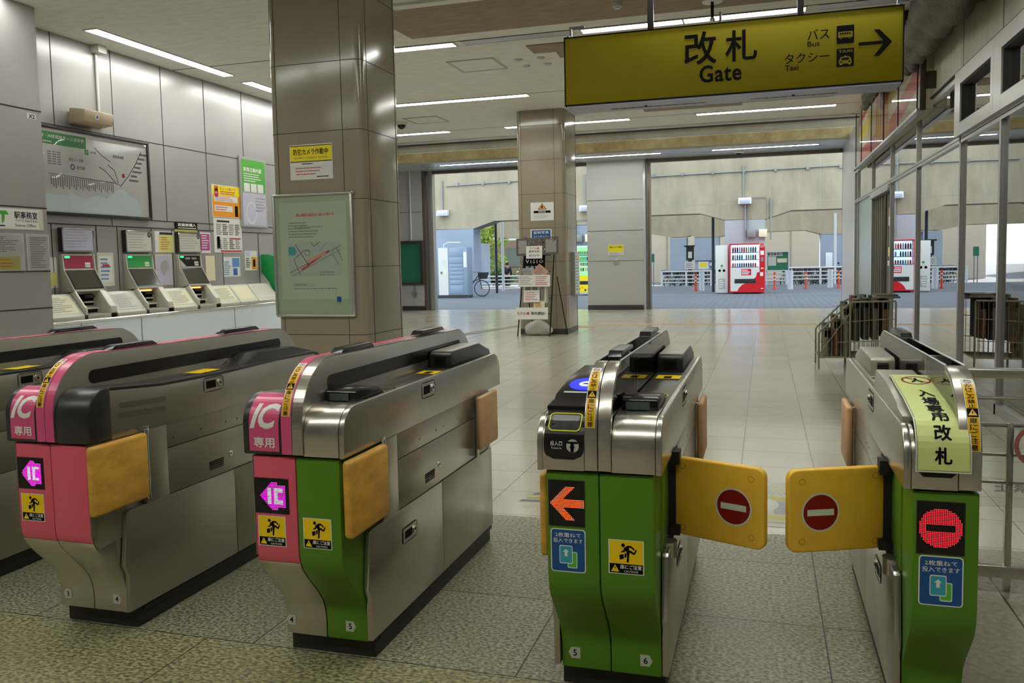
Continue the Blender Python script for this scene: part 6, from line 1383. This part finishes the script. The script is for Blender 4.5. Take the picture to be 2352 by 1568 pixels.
# guard fences, posts
def fence(xa, xb, y, zt, label, n):
    t = thing('guard_fence', label, 'fence', ((xa + xb) / 2, y, -0.01))
    for z in (zt, zt - 0.19, zt - 0.38, zt - 0.55): b = MB(); b.cyl((xa, y, z), (xb, y, z), 0.035 if z == zt else 0.028, M['white_metal'], 10); b.build('rail', t)
    for i in range(n): x = xa + (xb - xa) * i / (n - 1); b = MB(); b.cyl((x, y, -0.01), (x, y, zt + 0.03), 0.05, M['white_metal'], 10); b.build('post', t)
fence(-4.9, -2.5, 42.3, 0.72, 'white pipe guard fence left of the recycling box, nearer the circled pier', 3)
fence(-2.0, 1.0, 42.5, 0.74, 'white pipe guard fence passing behind the red vending machine', 3)
fence(1.05, 5.6, 42.7, 0.80, 'white pipe guard fence right of the green notice case', 4)
fence(-14.4, -11.9, 42.3, 0.62, 'white pipe guard fence by the person with a backpack', 3)
def cylthing(nm, x, y, h, r, m, lab, cat, group, cap=None):
    b = MB(); b.cyl((x, y, -0.01), (x, y, h), r, m, 14)
    if cap: b.cyl((x, y, -0.01), (x, y, 0.03), r * 2, m, 14); b.cyl((x, y, h * 0.55), (x, y, h * 0.62), r * 1.05, M['paper'], 14); b.cyl((x, y, h * 0.75), (x, y, h * 0.82), r * 1.05, M['paper'], 14)
    return tag(b.build(nm, loc=(x, y, 0)), lab, cat, group)
for (x, y, lab) in ((-2.52, 36.2, 'white bollard left of the recycling box, beside an orange post'), (1.04, 36.9, 'white bollard just right of the green notice case'), (2.70, 38.3, 'white bollard beside the farthest right orange post')): cylthing('bollard', x, y, 0.78, 0.11, M['white_metal'], lab, 'bollard', 'white bollards outside')
for (x, y, lab) in ((-2.78, 36.3, 'orange flexible post left of the recycling box'), (0.41, 36.6, 'orange flexible post just right of the red vending machine'), (1.68, 37.3, 'orange flexible post between the two right bollards'), (3.02, 38.1, 'orange flexible post at the right jamb of the opening')): cylthing('flexible_post', x, y, 0.72, 0.045, M['safety_orange'], lab, 'traffic post', 'orange posts outside', True)
for (px, y, z, lab, m_) in ((1638, 34.9, 5.0, 'tall dark pole left of the recycling box', 'dark_pole'), (1140, 36.0, 5.0, 'tall dark pole by the person with a backpack', 'dark_pole'), (1155, 38.0, 4.0, 'thin white pole by the fence near the person', 'white_metal'), (1918, 44.0, 3.4, 'pale vertical pipe at the right of the wide opening', 'white_metal')):
    x = pY(px, 600, y)[0]; b = MB(); b.cyl((x, y, -0.27), (x, y, z), 0.06, M[m_], 12); tag(b.build('pole', loc=(x, y, 0)), lab, 'pole')
# notice case
xa, _, zt = pY(1760, 577, 41.8); xb = pY(1813, 577, 41.8)[0]; zb = pY(1790, 622, 41.8)[2]
t = thing('notice_case', 'green backed notice case on posts right of the red vending machine', 'notice board', ((xa + xb) / 2, 41.8, 0)); f = on_front(41.75)
b = MB(); b.box(xa, xb, 41.75, 41.85, zb, zt, mat('case_green', '2f7558', 0.5)); b.build('back_panel', t); b = MB()
for q in ((xa, xb, zt - 0.05, zt), (xa, xb, zb, zb + 0.04), (xa, xa + 0.05, zb, zt), (xb - 0.05, xb, zb, zt)): b.box(q[0], q[1], 41.7, 41.86, q[2], q[3], M['white_metal'])
for x in (xa + 0.02, xb - 0.02): b.box(x - 0.03, x + 0.03, 41.77, 41.83, -0.01, zb, M['white_metal'])
b.build('frame', t, smooth=0)
b = MB(); patch(b, f, xa + 0.06, xb - 0.3, zt - 0.22, zt - 0.07, M['paper'], .002); text(b, '管理事務所', f, (xa + xb) / 2 - 0.12, zt - 0.145, 0.7, 0.11, INK(), 0.02, 1, .003); patch(b, f, xa + 0.08, xa + 0.45, zb + 0.25, zt - 0.25, M['paper_grey'], .002); patch(b, f, xa + 0.5, xb - 0.1, zb + 0.4, zt - 0.35, M['cream_board'], .002); b.build('notice_sheet', t, smooth=0)
# small signs by the cycle park entrance
def smallsign(nm, px0, px1, py0, py1, Y, m_, lab, fn=None, legs=True):
    a = pY(px0, py0, Y); c = pY(px1, py1, Y); b = MB(); b.box(a[0], c[0], Y, Y + 0.04, c[2], a[2], m_)
    if legs: 
        for x in (a[0] + 0.05, c[0] - 0.05): b.box(x - 0.02, x + 0.02, Y + 0.01, Y + 0.03, -0.3, c[2], M['galv'])
    if fn: fn(b, on_front(Y), a[0], c[0], c[2], a[2])
    return tag(b.build(nm, smooth=0, loc=(a[0], Y, 0)), lab, 'sign')
smallsign('direction_sign', 1492, 1503, 583, 602, 43.5, M['case_green'], 'green sign panel at the edge of the circled pier')
smallsign('text_sign', 1573, 1596, 601, 618, 43.6, M['vm_white'], 'pale text panel among the parked bicycles', lambda b, f, a, c, d, e: lines(b, f, a + .05, c - .05, d + .05, e - .05, 5, M['print_grey'], .002, .4, 3))
smallsign('yellow_sign', 1604, 1627, 601, 618, 43.6, M['paper'], 'white sign with a yellow block beside the dark pole', lambda b, f, a, c, d, e: patch(b, f, a + .08, c - .08, d + .12, e - .05, M['poster_yellow'], .002))
smallsign('round_mark_sign', 1630, 1637, 599, 614, 43.6, M['map_blue'], 'blue sign edge left of the dark pole', lambda b, f, a, c, d, e: disc(b, f, (a + c) / 2, (d + e) / 2, .07, .09, M['paper'], .002))
smallsign('pillar_plate', 1595, 1651, 547, 597, 49.9, M['pier_paint'], 'large pale blue panel on the far column', None, False)
b = MB(); a = pY(1576, 567, 43.9); c = pY(1594, 597, 43.9); b.box(a[0], c[0], 43.9, 44.0, c[2], a[2], DGREY()); b.box(a[0] + .1, c[0] - .1, 43.88, 43.9, c[2] + .1, a[2] - .25, M['paper_grey']); b.box(a[0] - .1, c[0] + .05, 43.85, 44.05, a[2], a[2] + .08, DGREY()); b.box(a[0] + .1, c[0] - .1, 43.9, 44.0, -0.27, c[2], DGREY())
tag(b.build('pay_machine', smooth=0, loc=(a[0], 43.9, 0)), 'dark ticket machine of the cycle park with a small roof', 'pay machine')
b = MB(); a = pY(1898, 580, 49.3); c = pY(1912, 604, 49.3); b.box(a[0], c[0], 49.3, 49.6, -0.27, a[2], M['white_metal']); tag(b.build('electric_cabinet', bevel=0.02, loc=(a[0], 49.3, 0)), 'white metal cabinet standing behind the parked bicycles', 'cabinet')

# bicycles
def bicycle(name, label, loc, rot, group, basket=True, detail=12):
    t = bpy.data.objects.new(name, None); COL.objects.link(t); t['label'] = label; t['category'] = 'bicycle'; t['_loc'] = (0, 0, 0)
    if group: t['group'] = group
    def P(nm, b): return b.build(nm, t)
    for nm, y in (('wheel', -0.52), ('wheel', 0.52)):
        b = MB(); b.tube([(0, y + 0.32 * cos(2 * pi * i / 24), 0.335 + 0.32 * sin(2 * pi * i / 24)) for i in range(24)], 0.018, M['rubber'], 5, True)
        for i in range(detail): a = 2 * pi * i / detail; b.cyl((0, y, 0.335), (0, y + 0.31 * cos(a), 0.335 + 0.31 * sin(a)), 0.0025, M['galv'], 3, caps=False)
        b.cyl((-0.03, y, 0.335), (0.03, y, 0.335), 0.02, M['galv'], 8); P(nm, b)
    fc = mat('bike_frame', '3a4a48', 0.35, 0.4); b = MB()
    for p, q in (((0, 0.40, 0.88), (0, -0.06, 0.30)), ((0, -0.06, 0.30), (0, -0.22, 0.80)), ((0, -0.06, 0.30), (0, -0.52, 0.335)), ((0, -0.18, 0.66), (0, -0.52, 0.335)), ((0, 0.40, 0.70), (0, -0.14, 0.55)), ((0, 0.38, 0.90), (0, 0.52, 0.335))): b.cyl(p, q, 0.017, fc, 7)
    b.cyl((-0.08, -0.06, 0.30), (0.08, -0.06, 0.30), 0.05, fc, 10); b.cyl((-0.08, -0.06, 0.18), (-0.08, -0.06, 0.30), 0.008, fc, 5); P('frame', b)
    b = MB(); b.tube([(-0.28, 0.16, 0.99), (-0.26, 0.30, 1.0), (-0.06, 0.39, 1.0), (0.06, 0.39, 1.0), (0.26, 0.30, 1.0), (0.28, 0.16, 0.99)], 0.013, M['galv'], 6); b.cyl((0, 0.37, 0.88), (0, 0.39, 1.0), 0.014, M['galv'], 6); P('handlebar', b)
    b = MB(); b.ball((0, -0.28, 0.86), 0.13, M['rubber'], 10, 6, (0.75, 1.05, 0.32)); b.cyl((0, -0.22, 0.78), (0, -0.24, 0.84), 0.014, M['galv'], 6); P('saddle', b)
    if basket:
        b = MB(); b.prism([(0.44, 0.72), (0.70, 0.72), (0.78, 0.98), (0.42, 0.98)], 'x', -0.17, 0.17, mat('basket', '2b2d2e', 0.7)); P('basket', b)
    t.location = loc; t.rotation_euler = (0, 0, rot); return t
bk0 = bicycle('bicycle', 'dark bicycle with a black basket, half hidden behind the parcel lockers', (-11.50, 32.3, -0.005), radians(-90), None, True, 20)
bp = bicycle('parked_bicycle', 'parked bicycle in the dark row behind the white guard fence', (-4.6, 44.6, -0.26), radians(38), 'bicycles parked behind the guard fence', True, 8)
def dupe(o, loc, rot):
    c = o.copy(); COL.objects.link(c); c.location = loc; c.rotation_euler = (0, 0, rot)
    for ch in list(o.children): k = ch.copy(); COL.objects.link(k); k.parent = c
    return c
rr = random.Random(11)
for i in range(1, 6): dupe(bp, (-4.6 + 0.50 * i, 44.6 + (0.42 if i % 2 else 0), -0.26), radians(38))
for i in range(4): dupe(bp, (1.3 + 0.58 * i, 44.6 + (0.42 if i % 2 else 0), -0.26), radians(-38))
for i in range(6): dupe(bp, (1.3 + 0.58 * i, 46.6 + (0.42 if i % 2 else 0), -0.26), radians(-38))
for i in range(6): dupe(bp, (1.5 + 0.58 * i, 48.4, -0.26), radians(35))
for i in range(6): dupe(bp, (-4.9 + 0.58 * i, 46.9 + (0.42 if i % 2 else 0), -0.26), radians(38))
# motor scooter
t = thing('motor_scooter', 'dark red motor scooter parked at the right end of the bicycle row', 'motor scooter', (3.9, 45.2, -0.26))
for y in (44.7, 45.75): b = MB(); b.tube([(3.9, y + 0.2 * cos(2 * pi * i / 16), -0.02 + 0.2 * sin(2 * pi * i / 16)) for i in range(16)], 0.06, M['rubber'], 7, True); b.cyl((3.86, y, -0.02), (3.94, y, -0.02), 0.1, M['galv'], 12); b.build('wheel', t)
b = MB(); b.prism([(44.75, 0.1), (45.15, -0.02), (45.4, 0.0), (45.5, 0.25), (45.85, 0.3), (45.95, 0.45), (45.3, 0.48), (45.1, 0.15), (44.95, 0.2), (44.9, 0.7), (44.78, 0.72)], 'x', 3.75, 4.05, M['vm_red']); b.build('body', t, bevel=0.03)
b = MB(); b.prism([(45.2, 0.48), (45.95, 0.46), (45.95, 0.54), (45.25, 0.56)], 'x', 3.77, 4.03, M['rubber']); b.build('seat', t, bevel=0.02)
b = MB(); b.cyl((3.55, 44.85, 0.78), (4.25, 44.85, 0.78), 0.02, M['rubber'], 8); b.ball((3.9, 44.75, 0.66), 0.09, M['white_metal']); b.cyl((3.6, 44.85, 0.78), (3.55, 44.85, 0.95), 0.01, M['rubber'], 6); b.ball((3.54, 44.85, 0.97), 0.05, M['rubber']); b.build('handlebar', t)

# parcel lockers
t = thing('parcel_locker', 'blue-grey parcel locker bank with a pale control column beside the bicycle', 'lockers', (-11.9, 31.3, 0))
xa = -13.3; L = M['locker_blue']
b = MB(); b.box(xa, -11.12, 31.0, 31.6, 0.12, 1.98, L); b.box(xa, -11.12, 31.05, 31.6, 0, 0.12, M['base_dark']); b.build('cabinet', t, bevel=0.008)
f = on_front(31.0); b = MB(); b.box(-12.32, -11.92, 30.985, 31.0, 0.12, 1.98, M['vm_white']); patch(b, f, -12.2, -12.02, 1.32, 1.52, M['paper_grey'], .018); patch(b, f, -12.24, -12.16, 0.95, 1.05, M['print_grey'], .018); patch(b, f, -12.1, -11.98, 0.9, 1.15, M['cream_board'], .018); b.build('control_column', t, smooth=0)
for i, z in enumerate((0.16, 0.52, 0.72, 0.9, 1.05, 1.2, 1.34, 1.62)):
    z1 = (0.52, 0.72, 0.9, 1.05, 1.2, 1.34, 1.62, 1.96)[i]
    for a, c in ((-11.88, -11.3), (-12.72, -12.36), (-13.25, -12.76)): b = MB(); b.box(a + .012, c - .012, 30.99, 31.0, z + .012, z1 - .012, L); b.build('door', t, bevel=0.003)
b = MB(); patch(b, f, -12.68, -12.45, 0.85, 1.15, M['poster_green'], .012); ring(b, f, -12.62, 1.42, 0.06, 0.04, INK(), .012, 20); ring(b, f, -12.52, 1.42, 0.06, 0.04, INK(), .012, 20); b.box(-11.27, -11.14, 30.985, 31.0, 1.2, 1.8, M['paper']); b.build('sticker', t, smooth=0)
b = MB(); b.tube([(-12.2, 31.3, 1.98), (-12.2, 31.3, 2.12), (-12.0, 31.3, 2.2), (-11.5, 31.3, 2.18)], 0.02, M['white_metal'], 6); b.build('cable_arm', t)

# person with a backpack, walking away
def person(x, y, z):
    t = thing('person', 'person in dark clothes with a backpack walking beyond the white fence', 'person', (x, y, z))
    sk = mat('skin', 'b98d74', 0.6); cl = mat('navy_cloth', '1d2536', 0.8); hr = mat('hair_dark', '15110f', 0.6); tr = mat('trousers', '1f2226', 0.8)
    J = {'pel': (0, 0, .86, .13), 'wai': (0, 0, 1.0, .12), 'che': (0, .0, 1.22, .15), 'nec': (0, 0.01, 1.38, .055), 'hea': (0, .02, 1.47, .085), 'top': (0, .02, 1.56, .075),
         'ls': (-.17, 0, 1.32, .06), 'le': (-.22, -.03, 1.06, .045), 'lh': (-.21, .06, .84, .032), 'rs': (.17, 0, 1.32, .06), 're': (.22, .02, 1.07, .045), 'rh': (.20, .12, .88, .032),
         'lt': (-.09, 0, .80, .085), 'lk': (-.09, .08, .45, .06), 'la': (-.09, .02, .08, .04), 'lf': (-.09, .15, .04, .035), 'rt': (.09, 0, .80, .085), 'rk': (.09, -.03, .45, .06), 'ra': (.09, -.22, .10, .04), 'rf': (.09, -.12, .04, .035)}
    E_ = [('pel', 'wai'), ('wai', 'che'), ('che', 'nec'), ('nec', 'hea'), ('hea', 'top'), ('che', 'ls'), ('ls', 'le'), ('le', 'lh'), ('che', 'rs'), ('rs', 're'), ('re', 'rh'), ('pel', 'lt'), ('lt', 'lk'), ('lk', 'la'), ('la', 'lf'), ('pel', 'rt'), ('rt', 'rk'), ('rk', 'ra'), ('ra', 'rf')]
    def skin(nm, keys, m_, add=0.0, par=t):
        ks = [k for k in J if k in keys]; me = bpy.data.meshes.new(nm); me.from_pydata([J[k][:3] for k in ks], [(ks.index(a), ks.index(c)) for a, c in E_ if a in ks and c in ks], [])
        o = bpy.data.objects.new(nm, me); COL.objects.link(o); o.parent = par
        md = o.modifiers.new('skin', 'SKIN'); 
        for i, k in enumerate(ks): r = J[k][3] + add; me.skin_vertices[0].data[i].radius = (r, r * 0.8 if k in ('pel', 'wai', 'che') else r)
        me.skin_vertices[0].data[0].use_root = True
        s = o.modifiers.new('sub', 'SUBSURF'); s.levels = 2; s.render_levels = 2; me.materials.append(m_); return o
    skin('body', list(J), sk)
    skin('jacket', ['pel', 'wai', 'che', 'ls', 'le', 'lh', 'rs', 're', 'rh'], cl, 0.016)
    skin('trousers', ['pel', 'lt', 'lk', 'la', 'rt', 'rk', 'ra'], tr, 0.018)
    b = MB(); b.ball((x, y + 0.01, z + 1.53), 0.105, hr, 14, 8, (0.95, 1.0, 0.95)); b.build('hair', t)
    b = MB(); b.ball((x - 0.05, y - 0.2, z + 1.18), 0.18, mat('pack', '20242e', 0.7), 14, 8, (0.85, 0.6, 1.15)); tag(b.build('backpack', loc=(x, y - 0.15, z + 1)), 'dark backpack worn by the person beyond the fence', 'backpack')
    b = MB()
    for q in (-.09, .09): b.box(x + q - .05, x + q + .05, y - .1 if q < 0 else y - .26, y + .2 if q < 0 else y + .0, z, z + .08, M['rubber'])
    b.build('shoes', t, bevel=0.02)
person(-13.78, 45.0, -0.26)

# trees, hedge and buildings
def tree(x, y, z0, h, r, n, m_, label, seed, cat='tree', nm='tree'):
    t = thing(nm, label, cat, (x, y, z0)); rr = random.Random(seed)
    if nm == 'tree':
        b = MB(); b.tube([(x, y, z0), (x + .05, y, z0 + h * .3), (x - .05, y, z0 + h * .65)], [0.13, 0.1, 0.05], M['bark'], 8)
        for k in range(6): a = k * 1.1; b.cyl((x, y, z0 + h * (.3 + .05 * k)), (x + r * .6 * cos(a), y + r * .6 * sin(a), z0 + h * (.5 + .06 * k)), 0.04, M['bark'], 6, 0.012)
        b.build('trunk', t)
    b = MB(); cl = [(rr.gauss(0, r * .42), rr.gauss(0, r * .42), (rr.uniform(.3, .95) if nm == 'tree' else rr.uniform(.2, .9)) * h, rr.uniform(.25, .5) * r) for _ in range(26)]
    for i in range(n):
        c_ = rr.choice(cl); d = Vector((rr.gauss(0, 1), rr.gauss(0, 1), rr.gauss(0, 1))).normalized() * c_[3] * rr.uniform(.4, 1)
        p = Vector((x + c_[0] + d.x, y + c_[1] + d.y, z0 + c_[2] + d.z)); a = Vector((rr.gauss(0, 1), rr.gauss(0, 1), rr.gauss(0, .6))).normalized(); q = a.orthogonal().normalized(); s_ = rr.uniform(.06, .12)
        b.quad([p - a * s_ * 1.3, p + q * s_ * .6, p + a * s_ * 1.3, p - q * s_ * .6], m_)
    b.build('crown', t, smooth=0)
tree(-18.5, 55, -0.27, 4.6, 1.5, 3200, M['leaf'], 'bright yellow-green street tree seen under the viaduct left of the pillar', 1)
tree(-22.6, 58, -0.27, 5.2, 1.7, 2600, M['leaf'], 'second bright green street tree, half hidden behind the parcel locker pier', 2)
tree(-16.9, 53.3, -0.27, 1.15, 0.9, 1800, M['leaf_dark'], 'low dark green shrub below the street tree', 3, 'shrub', 'shrub')
tree(-15.0, 54.5, -0.27, 1.1, 1.2, 1800, M['leaf_dark'], 'low green shrub right of the person beyond the fence', 4, 'shrub', 'shrub')
tree(-9.0, 70, -0.27, 5.0, 2.0, 2200, M['leaf'], 'green tree glimpsed far behind the vending machines', 5)
tree(-24.5, 44, -0.27, 8.0, 2.2, 2600, M['leaf'], 'tall tree outside the left end of the viaduct', 6)
def building(x0, x1, y, h, m_, lab, floors):
    t = thing('building', lab, 'building', ((x0 + x1) / 2, y, -0.3)); b = MB(); b.box(x0, x1, y, y + 8, -0.3, h, m_); b.build('walls', t)
    for k in range(floors):
        for i in range(int((x1 - x0) / 2.2)): b = MB(); b.box(x0 + 0.6 + 2.2 * i, x0 + 1.8 + 2.2 * i, y - 0.05, y, 1.0 + 3 * k, 2.4 + 3 * k, M['screen_grey']); b.build('window', t)
building(-27, -19.5, 75, 11, M['building_pale'], 'pale low building behind the street tree', 3)
building(-24, -15.5, 62, 3.0, mat('brown_wall', '8a7c6d', 0.8), 'low brown walled house behind the person', 1)
b = MB(); b.tube([(2.33, 24.4, 0), (2.33, 24.4, 2.4)], 0.02, M['white_metal'], 8); b.prism([(2.33, 0.5), (2.33, 2.3), (2.75, 2.3), (2.6, 0.5)], 'y', 24.39, 24.4, M['vm_red']); b.prism([(2.33, 0.2), (2.33, 0.5), (2.6, 0.5), (2.55, 0.25)], 'y', 24.39, 24.4, M['map_blue'])
tag(b.build('banner_flag', smooth=0, loc=(2.33, 24.4, 0)), 'narrow red and blue banner outside, right of the far door frame', 'banner')

# green framed board on the left end wall and its conduit
t = thing('wall_board', 'green board in a dark frame on the far left end wall', 'notice board', (-10.2, 23.08, 0.78))
b = MB(); b.box(-10.8, -9.69, 23.06, 23.1, 0.8, 2.02, M['partition_green'] if 0 else mat('chalk_green', '177a5a', 0.15, coat=0.5)); b.build('panel', t, smooth=0)
b = MB()
for q in ((-10.85, -9.64, 1.99, 2.06), (-10.85, -9.64, 0.76, 0.83), (-9.72, -9.62, 0.76, 2.06), (-10.85, -10.78, 0.76, 2.06)): b.box(q[0], q[1], 23.0, 23.1, q[2], q[3], mat('bronze_dark', '40362f', 0.5))
b.build('frame', t, bevel=0.004)
b = MB(); x = pY(941, 500, 23.0)[0]; b.cyl((x, 23.07, 2.06), (x, 23.07, 4.09), 0.025, M['white_metal'], 10); b.cyl((x + .05, 23.07, 0.55), (x + .05, 23.07, 0.76), 0.02, M['galv'], 8); b.box(x, x + .12, 23.03, 23.1, 0.42, 0.56, M['galv'])
tag(b.build('wall_conduit', loc=(x, 23.07, 0.5)), 'pale conduit running down the far left end wall to the green board', 'conduit')
# notice on the circled pier
f = on_front(23.1); b = MB(); a = pY(1397, 562, 23.1); c = pY(1433, 586, 23.1); b.box(a[0], c[0], 23.09, 23.1, c[2], a[2], M['paper']); f = on_front(23.09); zm = a[2] - (a[2] - c[2]) * .68; patch(b, f, a[0] + .01, c[0] - .01, zm, a[2] - .01, M['poster_yellow'], .001); text(b, '防犯カメラ作動中', f, (a[0] + c[0]) / 2, a[2] - .07, (c[0] - a[0]) * .8, .05, INK(), .01, 1, .002); lines(b, f, a[0] + .03, c[0] - .03, c[2] + .01, zm - .01, 3, M['print_light'], .002, .4)
tag(b.build('camera_warning_sign', smooth=0, loc=a), 'small yellow and white camera notice on the circled wall pier', 'sign')
a = pY(1409, 593, 23.1); c = pY(1422, 606, 23.1); b = MB(); b.box(a[0], c[0], 23.085, 23.1, c[2], a[2], M['alu']); tag(b.build('wall_socket', bevel=0.003, loc=a), 'square metal plate under the yellow notice on the circled pier', 'wall plate')

for o in bpy.data.objects:
    if '_loc' in o: del o['_loc']
